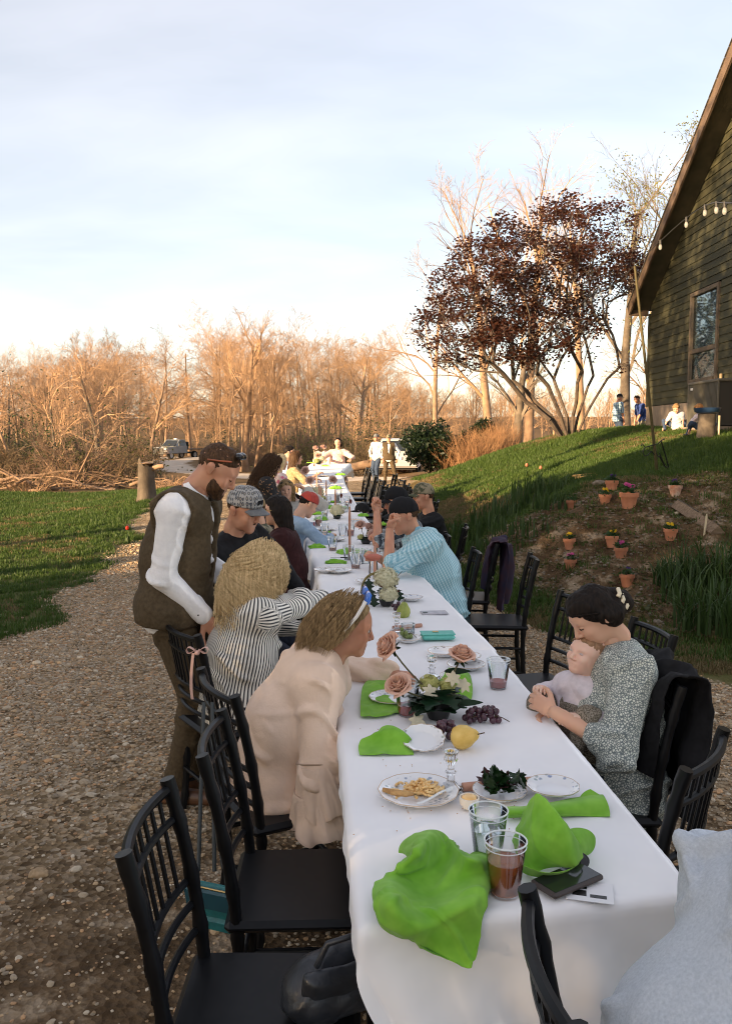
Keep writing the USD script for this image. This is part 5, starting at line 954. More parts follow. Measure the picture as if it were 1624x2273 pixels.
def seat_at(px1, py1, px2, py2, flip=1):
    """chair from the pixels of its two post tops; returns x, y, deg"""
    a, b = G(px1, py1, .92), G(px2, py2, .92); m_ = (a + b) / 2; d = b - a; n = V(-d[1], d[0], 0); n /= np.linalg.norm(n); n *= flip; c = m_ + n * .265
    return c[0], c[1], math.degrees(math.atan2(-n[0], n[1]))
put_chair(-.225, 1.80, -90, 'empty black chair nearest the camera at the lower left corner')
put_chair(-.175, 2.33, -88, 'empty black chair between the nearest one and the woman in beige')
put_chair(-.28, 2.93, -62, 'black chair that the woman in the beige blouse sits on')
put_chair(-.60, 3.78, -56, 'black chair with a pink ribbon bow on its post')
put_chair(.565, 1.30, -90, 'black chair at the near end of the table, next to the grey sweater')
put_chair(.71, 2.35, 53, 'empty black chair between the mother and the grey sweater')
put_chair(.80, 2.93, 90, 'black chair the mother sits on, with a dark jacket hung on its back')
put_chair(.86, 4.28, 104, 'empty black chair standing apart left of the mother')
put_chair(1.02, 3.62, 98, 'second empty black chair half behind the mother and her neighbour')
put_chair(.92, 5.85, 86, 'empty black chair, nearest of the pair behind the checked shirt')
put_chair(.80, 6.75, 82, 'black chair with a dark purple jacket, behind the checked shirt')
put_chair(.56, 6.15, 90, 'black chair under the man in the checked shirt'); put_chair(.44, 7.2, 90, 'black chair under the man in the plaid shirt'); put_chair(.68, 7.9, 80, 'black chair under the guest in the camouflage cap')
for k in range(16):
    row, j = divmod(k, 8); y = 10.9 + j * .62; put_chair(TX(y) + .62 + row * .50 + .05 * math.sin(k * 5), y + .2 * row, 90 + 14 * math.sin(k * 3.7), 'empty black chair in the double row right of the far tables', 'empty black chairs right of the far tables')
for y, x, lab in ((6.6, -.72, 'black chair under the woman in the maroon top'), (7.5, -.85, 'black chair under the guest in the tan cap'), (9.3, -.98, 'black chair under the woman touching her ear'), (14.0, -1.38, 'black chair under the woman in the tan dress'), (15.0, -1.55, 'black chair under the man in the blue shirt'), (17.0, -1.62, 'empty black chair at the left of the farthest table'), (12.1, -1.38, 'black chair under the blonde guest in pink flowers'), (7.9, -.95, 'black chair under the guest in the red cap'), (19.2, -.66, 'black chair under the woman at the far end')): put_chair(x, y, -90 if y < 19 else 180, lab)
# ------------------------------------------------------------------ the guests
white_shirt = cloth('white_shirt', (.76, .75, .76), (.83, .82, .82)); brown_wool = cloth('brown_wool', (.062, .044, .024), (.092, .066, .038), scale=60); brown_satin = pm('brown_satin', (.17, .115, .075), (.23, .16, .11), scale=5, rough=.35); black_cloth = cloth('black_cloth', (.008, .008, .009), (.014, .014, .016)); maroon_cloth = cloth('maroon_cloth', (.028, .008, .009), (.042, .014, .014)); jeans = cloth('jeans', (.028, .045, .085), (.05, .075, .125), scale=40); jeans_d = cloth('dark_jeans', (.010, .013, .022), (.02, .025, .04), scale=40); shoe_b = pm('brown_leather', (.10, .045, .022), (.15, .07, .035), scale=12, rough=.45); shoe_k = pm('black_leather', (.01, .01, .01), rough=.4); beige_satin = cloth('beige_blouse', (.68, .50, .375), (.76, .575, .45), rough=.65, scale=6); grey_knit = cloth('grey_knit', (.36, .40, .455), (.54, .585, .64), scale=170, lo=.2, hi=.8, bump=.6, bscale=260, dist=.004); light_knit = cloth('light_knit', (.42, .40, .36), (.50, .48, .44)); denim_l = cloth('light_denim', (.22, .32, .45), (.30, .41, .54), scale=20); khaki = cloth('khaki', (.20, .19, .14)); grey_w = cloth('baby_houndstooth', (.085, .07, .05), (.26, .225, .18), scale=230, lo=.45, hi=.55)
def pattern(name, ca, cb, per, per2=None, duty=.5, mix2=None):
    """stripes (or checks) that follow the cloth by the phases pa, pb"""
    N = {'a': ('attribute', {'attribute': 'pa'}), 'm': ('math', {'math_type': 'divide', 'value2': per}), 'f': ('math', {'math_type': 'fraction'}), 'l': ('math', {'math_type': 'less_than', 'value2': duty}), 'x': ('mix', {'color1': ca, 'color2': cb}), 'p': ('principled_bsdf', {'roughness': .85, 'sheen_weight': .1})}
    K = [('a.fac', 'm.value1'), ('m.value', 'f.value1'), ('f.value', 'l.value1'), ('l.value', 'x.fac')]; o = 'x.color'
    if per2:
        N.update({'b': ('attribute', {'attribute': 'pb'}), 'm2': ('math', {'math_type': 'divide', 'value2': per2}), 'f2': ('math', {'math_type': 'fraction'}), 'l2': ('math', {'math_type': 'less_than', 'value2': duty}), 'y': ('mix', {'mix_type': 'multiply', 'color2': mix2 or cb}), 's2': ('math', {'math_type': 'multiply', 'value2': .75})}); K += [('b.fac', 'm2.value1'), ('m2.value', 'f2.value1'), ('f2.value', 'l2.value1'), ('l2.value', 's2.value1'), ('s2.value', 'y.fac'), ('x.color', 'y.color1')]; o = 'y.color'
    m = usdkit.material(stage, L + name, N, K + [(o, 'p.base_color')], surface='p.BSDF'); STRIPED.add(str(m.GetPath())); return m

stripe_shirt = pattern('striped_cotton', (.76, .73, .66), (.05, .05, .055), .0135, duty=.45); check_shirt = pattern('blue_check', (.50, .66, .70), (.24, .45, .53), .016, .016, .5, (.66, .83, .88)); plaid_blue = pattern('blue_plaid', (.42, .55, .62), (.045, .12, .22), .06, .06, .45, (.30, .42, .55)); plaid_grey = pattern('grey_plaid', (.36, .39, .40), (.035, .045, .06), .07, .07, .5, (.25, .28, .32))
vor = lambda name, cbg, cdot, sc, lo=.22: usdkit.material(stage, L + name, {'g': ('texture_coordinate', {}), 'v': ('voronoi_texture', {'scale': sc}), 'r': ('rgb_ramp', {'ramp': [(0, cdot), (lo, cdot), (lo + .06, cbg), (1, cbg)]}), 'p': ('principled_bsdf', {'roughness': .8})}, [('g.object', 'v.vector'), ('v.distance', 'r.fac'), ('r.color', 'p.base_color')], surface='p.BSDF')
floral_grey = usdkit.material(stage, L + 'floral_grey', {'g': ('texture_coordinate', {}), 'v': ('voronoi_texture', {'scale': 125.0, 'feature': 'distance_to_edge'}), 'n': ('noise_texture', {'scale': 60.0}), 'r': ('rgb_ramp', {'ramp': [(0, (.12, .145, .145)), (.10, (.15, .18, .18)), (.18, (.54, .57, .51)), (.45, (.66, .67, .60)), (1, (.35, .40, .40))]}), 'p': ('principled_bsdf', {'roughness': .85})}, [('g.object', 'v.vector'), ('v.distance', 'r.fac'), ('r.color', 'p.base_color')], surface='p.BSDF')
floral_dark = vor('floral_dark', (.010, .009, .010), (.26, .14, .07), 34, .24); floral_pink = vor('floral_pink', (.60, .48, .46), (.55, .16, .24), 14, .35); floral_tan = vor('floral_tan', (.26, .19, .10), (.42, .32, .16), 30, .3); floral_rose = vor('floral_rose', (.62, .47, .42), (.50, .26, .24), 30, .3)
cap_black = cloth('cap_black', (.012, .012, .014)); cap_tan = cloth('cap_tan', (.30, .19, .075)); camo = pm('camo', (.055, .06, .03), (.24, .20, .13), scale=16, rough=.9, lo=.46, hi=.54); cap_red = cloth('cap_red', (.42, .06, .045)); cap_grey = cloth('cap_grey', (.13, .135, .14), (.17, .175, .18), scale=60)
cap_zig = usdkit.material(stage, L + 'cap_zigzag', {'g': ('texture_coordinate', {}), 'mp': ('mapping', {'scale': (62, 62, 34)}), 'c': ('voronoi_texture', {'scale': 1.0, 'metric': 'manhattan', 'randomness': .12}), 'r': ('rgb_ramp', {'ramp': [(0, (.40, .37, .31)), (.22, (.40, .37, .31)), (.25, (.10, .055, .035)), (.42, (.30, .28, .25)), (.46, (.045, .055, .075)), (.7, (.05, .06, .08)), (.72, (.33, .32, .30)), (1, (.36, .35, .33))]}), 'p': ('principled_bsdf', {'roughness': .85})}, [('g.object', 'mp.vector'), ('mp.vector', 'c.vector'), ('c.distance', 'r.fac'), ('r.color', 'p.base_color')], surface='p.BSDF')
lens_d = pm('sun_lens', (.01, .01, .012), rough=.08); gold = pm('gold_wire', (.55, .38, .16), rough=.3, metallic=.8); blackp = pm('black_plastic', (.012, .012, .012), rough=.3); white_pl = pm('white_plastic', (.72, .70, .68), rough=.35); lens_blue = pm('blue_lens', (.05, .17, .60), rough=.12, coat_weight=.5)
def WL(base, rz, p): return to_local(base, rz, p)
def hz(x, y): return float(hgt(x, y))
# the standing man in the vest
b = (-.895, 3.98, hz(-.9, 4)); rz = -97
man = person('person', 'standing man in white shirt, brown vest and trousers looking down beside the tables', b, rz, 1.83, 'm', (0, -.03, .945), 5, 13, 0, 0, 26, (4, 36, 0), L_=(WL(b, rz, (-.71, 4.17, 1.06)), V(-.3, -1, -.3)), R_=(WL(b, rz, (-.755, 3.83, .93)), V(.5, -1, -.1)), feet=(V(-.09, .02, 0), V(.10, -.02, 0), V(0, 1, 0), V(0, 1, 0)), w=1.03, h=.0105, top=white_shirt, top_infl=.018, hem=.10, bottom=brown_wool, shoes=shoe_b, hair=('crop', hair_brown), beard=hair_brown, collar=white_shirt, vest=brown_wool, skinm=skin_r, hands=(('grip', 90, 0), ('relax', 60, 20)), foldamp=.010, eyes='closed')
T = man['T']; R_ = np.stack([man['r'], man['f'], man['d2']], 1); S = SDF(); P, C, r1 = man['P'], man['C'], man['r']
S.cap(P + V(0, -.02, -.02), P + man['d2'] * .12 + V(0, -.015, 0), .168, .160, .03, [(r1, 1.14)]); part(T, 'vest_back', fold(S.mesh(.012, [(V(0, -1, 0), -float(P[1]) - .02), (V(0, 0, 1), P[2] - .01), (V(0, 0, -1), -P[2] - .12)]), .004, 8, 5), brown_satin, True)
part(T, 'shirt_tail', thick(np.stack([np.stack([np.linspace(-.13, .10, 12), -.175 + .05 * np.linspace(-1, 1, 12) ** 2, P[2] + z + .006 * np.sin(np.arange(12))], 1) for z in (.045, .0, -.012)]), .004), white_shirt, True)
part(T, 'tie', thick(spl_sheet([[man['N'] + man['f'] * (.085 + .05 * t) - man['d2'] * (.03 + .22 * t) + man['r'] * s * (.016 + .02 * t) for s in (-1, 0, 1)] for t in (0, .3, .65, 1)], 12, 6), .004), pm('silver_tie', (.42, .42, .40), rough=.4), True)
gl = [man['HR'] @ (p * man['hs']) + man['HC'] for p in (V(.080, -.045, .03), V(.086, .0, .055), V(.082, .05, .085))]; part(T, 'sunglass_arm', tube(gl, .0045, 6), pm('red_brown_frame', (.25, .07, .03), rough=.3), True)
part(T, 'sunglasses', place(cat_([blob((x, .058, .118), (.034, .02, .016), 2) for x in (-.034, .036)] + [blob((0, .066, .115), (.02, .01, .01), 1)]), man['HR'], man['HC'], man['hs']), lens_d, True)
E_, Wr = man['A'][1]; part(T, 'cuff', tube([E_ + (Wr - E_) * .80, E_ + (Wr - E_) * 1.0], [.043, .044], 16), white_shirt, True); part(T, 'cuff_link', blob(E_ + (Wr - E_) * .93 + V(.044, .0, 0), (.007, .007, .007), 1), blackp, True)
# man in the patterned cap
b = (-.78, 4.95, hz(-.78, 4.95)); rz = -122
p2 = person('person', 'grinning man in zigzag patterned cap and black top leaning beside the standing man', b, rz, 1.84, 'm', (0, -.02, .66), 6, 12, 12, 8, 12, (-4, 20, 4), L_=(WL(b, rz, (-.40, 5.05, .80)), V(-1, -.3, -.4)), R_=(WL(b, rz, (-.78, 4.72, .84)), V(1, -.6, -.3)), feet=(V(-.16, .3, 0), V(.16, .28, 0), V(0, 1, .4), V(0, 1, .4)), w=1.15, h=.013, top=black_cloth, bottom=jeans_d, shoes=shoe_k, hair=('short', hair_brown), cap=(cap_zig, cap_grey), beard=None, skinm=skin_r, eyes='closed')
part(p2['T'], 'moustache', place(tube([V(-.026, .082, -.050), V(0, .094, -.043), V(.026, .082, -.050)], [.003, .0055, .003], 6), p2['HR'], p2['HC'], p2['hs']), hair_brown, True); part(p2['T'], 'cap_patch', place(rbox((0, .094, .082), (.045, .006, .03), .003), p2['HR'], p2['HC'], p2['hs']), cap_black, False); part(p2['T'], 'teeth', place(rbox((0, .0885, -.0598), (.026, .006, .005), .002), p2['HR'], p2['HC'], p2['hs']), eye_w, False)
# striped blouse, curly blond hair
b = (-.56, 3.84, hz(-.5, 3.8)); rz = -56
p13 = person('person', 'seated woman with long curly blond hair and a striped blouse reaching over the table', b, rz, 1.68, 'f', (0, -.05, .52), 6, 12, 0, -8, 10, (12, 14, 0), L_=(WL(b, rz, (-.36, 4.22, .78)), V(-1, -.2, -.5)), R_=(WL(b, rz, (-.16, 4.25, .96)), V(.8, -.4, .1)), feet=(V(-.12, .42, 0), V(.14, .44, 0), V(0, .6, 1), V(0, .6, 1)), w=1.22, h=.0105, top=stripe_shirt, hem=.14, top_infl=.02, bottom=jeans_d, shoes=shoe_k, hair=('curly', hair_blond), hands=('relax', ('grip', -30, 10)), foldamp=.014, headscale=.92)
def strands(o, n, ln, w, mat, spread, wav, seed, cut=-.035, fr=30, out=.35):
    """separate locks over the hair mass"""
    g = np.random.default_rng(seed); S_ = []
    d = g.normal(size=(n * 3, 3)); d /= np.linalg.norm(d, axis=1, keepdims=True); d = d[(-.8 * d[:, 1] + .6 * d[:, 2]) > cut * 8][:n]
    down = man['HR'] * 0
    for q in d:
        p = q * V(.085, .095, .092) * spread + V(0, -.012, .045); q2 = q * V(1, 1, .1); q2 /= np.linalg.norm(q2) + 1e-6; L2 = ln * g.uniform(.6, 1.1); ph = g.random() * 6.3; pts = []
        for t in np.linspace(0, 1, 16):
            drop = L2 * t; x = p + q2 * (.03 + out * .10 * math.sin(min(1, t * 1.4) * PI * .5)) + V(0, -.05 * t, -drop) ; x = x + wav * min(1, t * 3) * V(math.sin(fr * drop + ph), math.cos(fr * drop * .8 + ph), 0); pts.append(o['HC'] + (o['HR'] @ (x * V(1, 1, 0)) + V(0, 0, x[2])) * o['hs'] if False else o['HC'] + o['HR'] @ (x * o['hs']))
        S_.append(np.array(pts))
    return curves(o['T'], 'hair_locks', S_, w, mat)
strands(p13, 2200, .34, .0026, hair_blond, 1.06, .034, 3, fr=66, out=.24)
# beige blouse, leaning
b = (-.28, 3.02, hz(-.2, 3.1) - .045); rz = -84
skin_t = usdkit.material(stage, L + 'skin_tanned', {'g': ('texture_coordinate', {}), 'n': ('noise_texture', {'scale': 16.0, 'detail': 3}), 'r': ('rgb_ramp', {'ramp': [(0.3, (.37, .165, .095)), (.7, (.46, .225, .14))]}), 'p': ('principled_bsdf', {'roughness': .5, 'subsurface_weight': .1, 'subsurface_scale': .01})}, [('g.object', 'n.vector'), ('n.fac', 'r.fac'), ('r.color', 'p.base_color')], surface='p.BSDF')
def bell(S, c):
    E_, Wr = c['A'][1]; d = V(0, .10, -1); d /= np.linalg.norm(d); S.cap(E_ + V(0, 0, .02), E_ + d * .15, .060, .085, .03, [(V(1, 0, 0), 1.12)])
p14 = person('person', 'woman in beige blouse with bell sleeves leaning over her plate, sunglasses on her hair', b, rz, 1.70, 'f', (0, -.06, .52), 13, 28, 2, 0, 30, (0, 12, 0), L_=(WL(b, rz, (.08, 3.35, .79)), V(-1, -.3, -.4)), R_=(WL(b, rz, (.06, 2.80, .70)), V(.35, .1, -1)), feet=(V(-.1, .40, 0), V(.12, .42, 0), V(0, .6, 1), V(0, .6, 1)), w=1.20, h=.0095, top=beige_satin, sleeve='long', top_infl=.024, hem=.03, bottom=jeans_d, shoes=shoe_k, hair=('bob', hair_dblond), hands=('relax', 'relax'), foldamp=.014, headscale=.96, skinm=skin_t)
E_, _ = p14['A'][1]; g = np.random.default_rng(2)
def ring_seam(o, c, ax, r, sx=1.0, n=28, rad=.0035, name='seam', mat=None):
    x, y, _ = frame_of(np.asarray(ax, float)); part(o['T'], name, tube([c + r * (math.cos(q) * x * sx + math.sin(q) * y) for q in np.linspace(0, 2 * PI, n)], rad, 6, False), mat, True)
beige_d = cloth('beige_seam', (.42, .30, .21)); ring_seam(p14, p14['N'] + p14['d2'] * .012 - p14['f'] * .006, p14['d2'] * .8 + p14['f'] * .3, .078, 1.1, name='neckband', mat=beige_satin, rad=.008); ring_seam(p14, p14['A'][1][0] + (p14['SH'][1] - p14['A'][1][0]) * .08, p14['SH'][1] - p14['A'][1][0], .066, name='elbow_seam', mat=beige_d); ring_seam(p14, p14['SH'][1] + (p14['A'][1][0] - p14['SH'][1]) * .10, (p14['A'][1][0] - p14['SH'][1]) * .6 + p14['r'] * .25, .082, name='armhole_seam', mat=beige_d)
for j, (z0, z1, r0, r1) in enumerate(((.03, -.13, .062, .10), (-.07, -.20, .075, .118))):
    a = np.linspace(0, 2 * PI, 80); P_ = np.stack([np.stack([E_[0] + 1.12 * (r0 + (r1 - r0) * t) * np.cos(a) * (1 + .10 * t * np.sin(9 * a + j)), E_[1] + .03 * t + (r0 + (r1 - r0) * t) * np.sin(a) * (1 + .10 * t * np.sin(9 * a + 2 + j)), E_[2] + z0 + (z1 - z0) * t + .014 * t * np.sin(5 * a + j)], 1) for t in np.linspace(0, 1, 12)]); part(p14['T'], 'bell_sleeve', thick(P_, .003), beige_satin, True)
tp = lambda p: p14['HR'] @ (V(*p) * p14['hs']) + p14['HC']
part(p14['T'], 'sunglasses', cat_([tube([tp((.088, -.028, -.005)), tp((.112, .012, .075)), tp((.104, .036, .140))], .007, 6), tube([tp((-.088, -.028, -.005)), tp((-.098, .012, .075)), tp((-.092, .03, .128))], .0055, 6), tube([tp((.092, .03, .128)), tp((.0, .052, .142)), tp((-.092, .03, .128))], .005, 6)]), white_pl, True); part(p14['T'], 'lenses', place(cat_([rbox((x, .046, .150), (.062, .022, .05), .008) for x in (-.05, .066)]), p14['HR'], p14['HC'], p14['hs']), lens_blue, True)
strands(p14, 1100, .145, .0024, hair_dblond, 1.02, .003, 5, cut=.012, out=.10)
# dark haired woman with sunglasses; tan cap; red cap
b = (-.70, 6.45, hz(-.7, 6.45)); rz = 92
person('person', 'seated dark haired woman in maroon top and sunglasses facing left', b, rz, 1.72, 'f', (0, -.1, .52), 4, 8, 0, 0, 8, (0, 0, 0), L_=(V(-.15, .25, .62), V(-1, -.4, -.4)), R_=(V(.1, .3, .60), V(1, -.4, -.4)), feet=(V(-.12, .42, 0), V(.12, .42, 0), V(0, .6, 1), V(0, .6, 1)), w=1.2, h=.013, top=maroon_cloth, top_infl=.02, bottom=jeans_d, shoes=shoe_k, hair=('long', hair_dark), glasses=(gold, lens_d, False), bust=.02)
b = (-.86, 7.35, hz(-.86, 7.35)); person('person', 'seated guest in tan and camouflage cap facing left behind the dark haired woman', b, 95, 1.62, 'm', (0, 0, .50), 8, 10, 0, 0, 10, (0, 5, 0), L_=(V(-.2, .3, .6), V(-1, -.4, -.4)), R_=(V(.1, .3, .60), V(1, -.4, -.4)), feet=(V(-.12, .42, 0), V(.12, .42, 0), V(0, .6, 1), V(0, .6, 1)), h=.016, top=camo, bottom=jeans_d, shoes=shoe_k, hair=('short', hair_brown), cap=(cap_tan, camo))
b = (-.72, 7.95, hz(-.72, 7.95)); person('person', 'seated guest in red and black cap and pale denim shirt bent forward', b, -60, 1.70, 'm', (0, -.08, .50), 12, 22, 0, 0, 15, (0, 30, 0), L_=(V(-.2, .35, .78), V(-1, -.4, -.4)), R_=(V(.15, .35, .80), V(1, -.4, -.4)), feet=(V(-.12, .42, 0), V(.12, .42, 0), V(0, .6, 1), V(0, .6, 1)), h=.016, top=denim_l, bottom=jeans_d, shoes=shoe_k, hair=('short', hair_dark), cap=(cap_red, cap_black, 'back'))
# woman with long hair and glasses
b = (-1.10, 9.0, hz(-1.1, 9)); p6 = person('person', 'standing woman with long brown hair, glasses and black floral dress', b, -82, 1.57, 'f', (0, 0, .86), 2, 4, 0, 0, 14, (0, 22, 0), L_=(V(-.18, .22, .78), V(-1, -.5, -.2)), R_=(V(.16, .28, .80), V(1, -.5, -.2)), w=1.1, h=.015, top=floral_dark, skirt=floral_dark, shoes=shoe_k, hair=('long', hair_brown), glasses=(blackp, None, False), bust=.02)
strands(p6, 350, .42, .006, hair_brown, 1.06, .008, 8, out=.25)
b = (-.90, 9.35, hz(-.9, 9.35)); person('person', 'seated blond woman in pale sweater touching her ear, looking at the camera', b, -168, 1.70, 'f', (0, 0, .52), 6, 10, 0, 0, 4, (-6, 2, 4), L_=(WL(b, -168, (-.66, 9.2, 1.17)), V(-1, .1, -.8)), R_=(V(.15, .3, .7), V(1, -.4, -.4)), feet=(V(-.12, .42, 0), V(.12, .42, 0), V(0, .6, 1), V(0, .6, 1)), h=.014, top=light_knit, top_infl=.022, bottom=jeans_d, shoes=shoe_k, hair=('long', hair_dblond), glasses=(blackp, lens_d, True))
b = (-1.30, 12.0, hz(-1.3, 12)); person('person', 'blonde guest in pink flowered top turned towards the far tables', b, -60, 1.72, 'f', (0, 0, .66), 4, 6, 0, 0, 5, (0, 4, 0), L_=(V(-.15, .3, .8), V(-1, -.4, -.4)), R_=(V(.15, .3, .80), V(1, -.4, -.4)), feet=(V(-.12, .42, 0), V(.12, .42, 0), V(0, .6, 1), V(0, .6, 1)), h=.018, top=floral_pink, bottom=jeans_d, hair=('long', hair_blond))
b = (-1.46, 15.0, hz(-1.46, 15)); person('person', 'dark haired man in light blue shirt at the far left of the tables', b, -80, 1.78, 'm', (0, 0, .52), 4, 6, 0, 0, 4, (0, 2, 0), L_=(V(-.2, .3, .75), V(-1, -.4, -.4)), R_=(V(.2, .3, .75), V(1, -.4, -.4)), feet=(V(-.12, .42, 0), V(.12, .42, 0), V(0, .6, 1), V(0, .6, 1)), h=.02, top=denim_l, bottom=jeans_d, hair=('short', hair_dark))
b = (-1.28, 14.0, hz(-1.28, 14)); person('person', 'woman in tan dress and glasses reaching towards the flowers on the far tables', b, -76, 1.74, 'f', (0, 0, .54), 6, 10, 0, 0, 4, (0, 4, 0), L_=(V(-.2, .45, .84), V(-1, -.4, -.4)), R_=(WL(b, -76, (-.82, 13.9, 1.13)), V(.6, -.4, -.6)), feet=(V(-.12, .42, 0), V(.12, .42, 0), V(0, .6, 1), V(0, .6, 1)), h=.018, top=floral_tan, sleeve='short', skirt=floral_tan, hair=('long', hair_brown), glasses=(blackp, None, False))
b = (-.64, 19.1, hz(-.64, 19.1)); person('person', 'woman with short dark curls in pink flowered dress at the far end', b, 180, 1.72, 'f', (0, 0, .52), 6, 8, 0, 0, 4, (0, 4, 0), L_=(V(-.3, .45, .82), V(-1, -.4, -.4)), R_=(V(.3, .45, .82), V(1, -.4, -.4)), feet=(V(-.12, .42, 0), V(.12, .42, 0), V(0, .6, 1), V(0, .6, 1)), h=.02, top=floral_rose, sleeve='short', skirt=floral_rose, hair=('bob', hair_dark))
# right side of the table
b = (.52, 6.10, hz(.5, 6.1)); rz = 96
p15 = person('person', 'man in black cap and light blue checked shirt leaning with his elbows on the table', b, rz, 1.86, 'm', (0, -.04, .52), 10, 27, 0, 0, 22, (6, 14, 0), L_=(WL(b, rz, (.17, 5.93, 1.10)), V(-.3, .35, -1)), R_=(WL(b, rz, (.10, 6.28, .84)), V(.4, -.2, -.8)), feet=(V(-.14, .42, 0), V(.14, .42, 0), V(0, .6, 1), V(0, .6, 1)), w=1.24, belly=.02, h=.012, top=check_shirt, sleeve='short', top_infl=.022, hem=.16, bottom=jeans_d, shoes=shoe_k, hair=('short', hair_brown), cap=(cap_black, cap_black), collar=check_shirt, skinm=skin_r, hands=(('grip', 60, 30), ('grip', 0, 0)), foldamp=.010)
b = (.44, 7.2, hz(.44, 7.2)); rz = 94
person('person', 'man in black cap and grey plaid shirt with his hands clasped before his chin', b, rz, 1.80, 'm', (0, -.02, .52), 8, 18, 0, 0, 12, (10, 10, 0), L_=(WL(b, rz, (.09, 7.05, 1.12)), V(-.4, 0, -1)), R_=(WL(b, rz, (.10, 7.15, 1.10)), V(.4, 0, -1)), feet=(V(-.14, .42, 0), V(.14, .42, 0), V(0, .6, 1), V(0, .6, 1)), w=1.1, h=.014, top=plaid_grey, sleeve='short', bottom=jeans_d, shoes=shoe_k, hair=('short', hair_brown), cap=(cap_black, cap_black), skinm=skin_r, hands=(('grip', 80, 0), ('grip', 100, 0)))
b = (.70, 7.9, hz(.7, 7.9)); rz = 100
person('person', 'guest in camouflage cap behind the checked shirt, reaching for a bowl', b, rz, 1.76, 'm', (0, 0, .52), 8, 14, 0, 0, 8, (0, 6, 0), L_=(WL(b, rz, (.02, 7.35, .88)), V(-.5, -.2, -.7)), R_=(V(.1, .3, .78), V(1, -.4, -.4)), feet=(V(-.14, .42, 0), V(.14, .42, 0), V(0, .6, 1), V(0, .6, 1)), h=.016, top=black_cloth, sleeve='elbow', bottom=jeans_d, shoes=shoe_k, hair=('short', hair_brown), cap=(camo, camo), skinm=skin_r)
for (x, y, rz, lab, tp_, bt, vs, cp) in ((.80, 29.5, 178, 'man in white shirt, brown vest and cap standing in front of the silver car', white_shirt, brown_wool, brown_wool, camo), (.40, 30.2, 140, 'man in pale shirt and jeans standing behind the far black chairs', pattern('pale_stripe', (.45, .45, .44), (.36, .37, .38), .03), jeans, None, cap_grey)):
    b = (x, y, hz(x, y)); person('person', lab, b, rz, 1.80, 'm', (0, 0, .93), 1, 2, 0, 0, 4, (0, 4, 0), L_=(V(-.30, .02, .92), V(-1, -.6, 0)) if vs else None, R_=(V(.22, .10, .95), V(1, -.6, 0)), feet=(V(-.30 if vs else -.1, .1, 0), V(.12, .0, 0), V(0, 1, 0), V(0, 1, 0)), w=1.08, h=.02, top=tp_, bottom=bt, vest=vs, shoes=shoe_k, hair=('short', hair_brown), cap=(cp, cp), skinm=skin_r)
# mother and baby
b = (.945, 3.0, hz(.9, 3.0)); rz = 86
p19 = person('person', 'seated mother in grey flowered blouse with dark hair pinned up, looking down', b, rz, 1.62, 'f', (0, 0, .51), 0, 6, 0, 6, 14, (14, 34, 4), L_=(WL(b, rz, (.66, 2.84, .80)), V(-.5, -.4, -.8)), R_=(WL(b, rz, (.655, 2.98, .74)), V(.6, -.6, -.5)), feet=(V(-.12, .42, 0), V(.12, .42, 0), V(0, .6, 1), V(0, .6, 1)), w=1.08, h=.0095, top=floral_grey, sleeve='elbow', top_infl=.024, hem=.16, bottom=jeans_d, shoes=shoe_k, hair=('bun', hair_dark), hands=(('relax', 70, 25), ('relax', -60, 20)), bust=.02, foldamp=.012, eyes='closed')
def slick(o, n, mat, seed, bun=(0, -.115, -.005), r=1.03, w=.003):
    g = np.random.default_rng(seed); S_ = []
    for _ in range(n):
        a = g.uniform(-1.35, 1.35); st = V(.080 * math.sin(a), .078 * math.cos(a) - .004, .075 - .085 * abs(math.sin(a)) ** 2.2); pts = []
        for t in np.linspace(0, 1, 12):
            p = st * (1 - t) + V(*bun) * t; q = (p - V(0, -.014, .038)) / V(.085, .095, .088); L0 = np.linalg.norm(q); q = q / L0 * max(L0, 1.0) if t > .85 else q / L0; pts.append(V(0, -.014, .038) + q * V(.085, .095, .088) * (r + .012 * g.random()))
        S_.append([o['HC'] + o['HR'] @ (np.array(x) * o['hs']) for x in pts])
    curves(o['T'], 'hair_locks', [np.array(x) for x in S_], w, mat)
slick(p19, 420, hair_dark, 4)
ti = lambda p: p19['HR'] @ (V(*p) * p19['hs']) + p19['HC']
part(p19['T'], 'hair_clip', cat_([tube([ti((-.035 + .0 * k, -.135, .045 - .03 * k)), ti((-.058, -.120, .035 - .03 * k)), ti((-.062, -.105, .030 - .03 * k))], .008, 6) for k in (0, 1, 2)]), pm('cream_clip', (.66, .58, .42), rough=.3), True)
b = (.785, 2.98, hz(.8, 3.0) + .565); rz = 128
p20 = person('person', 'baby in white sleeves and brown checked romper on the lap of the mother', b, rz, .74, 'f', (0, 0, .08), -6, -4, 0, 0, 2, (-6, -14, -6), L_=(V(-.115, .10, .22), V(-1, -.2, -.6)), R_=(V(.12, .08, .26), V(1, -.2, -.6)), feet=(V(-.08, .17, .02), V(.08, .17, .02), V(-.4, .4, 1), V(.4, .4, 1)), w=1.25, h=.0075, top=cloth('baby_white', (.66, .60, .64)), top_infl=.012, hem=.0, bottom=grey_w, hair=('crop', hairm('hair_baby', (.20, .11, .06), (.33, .19, .11))), headscale=.70, hshape=(1.10, 1.06, .93), skinm=skin_b, foldamp=.006)
S = SDF(); P, C, N, r, f, d2 = p20['P'], p20['C'], p20['N'], p20['r'], p20['f'], p20['d2']; S.cap(P, C, .094, .088, .03, [(r, 1.12)]); S.cap(C, N - d2 * .055, .086, .058, .03, [(r, 1.12)]); part(p20['T'], 'romper', fold(S.mesh(.008), .003, 14, 3), grey_w, True)
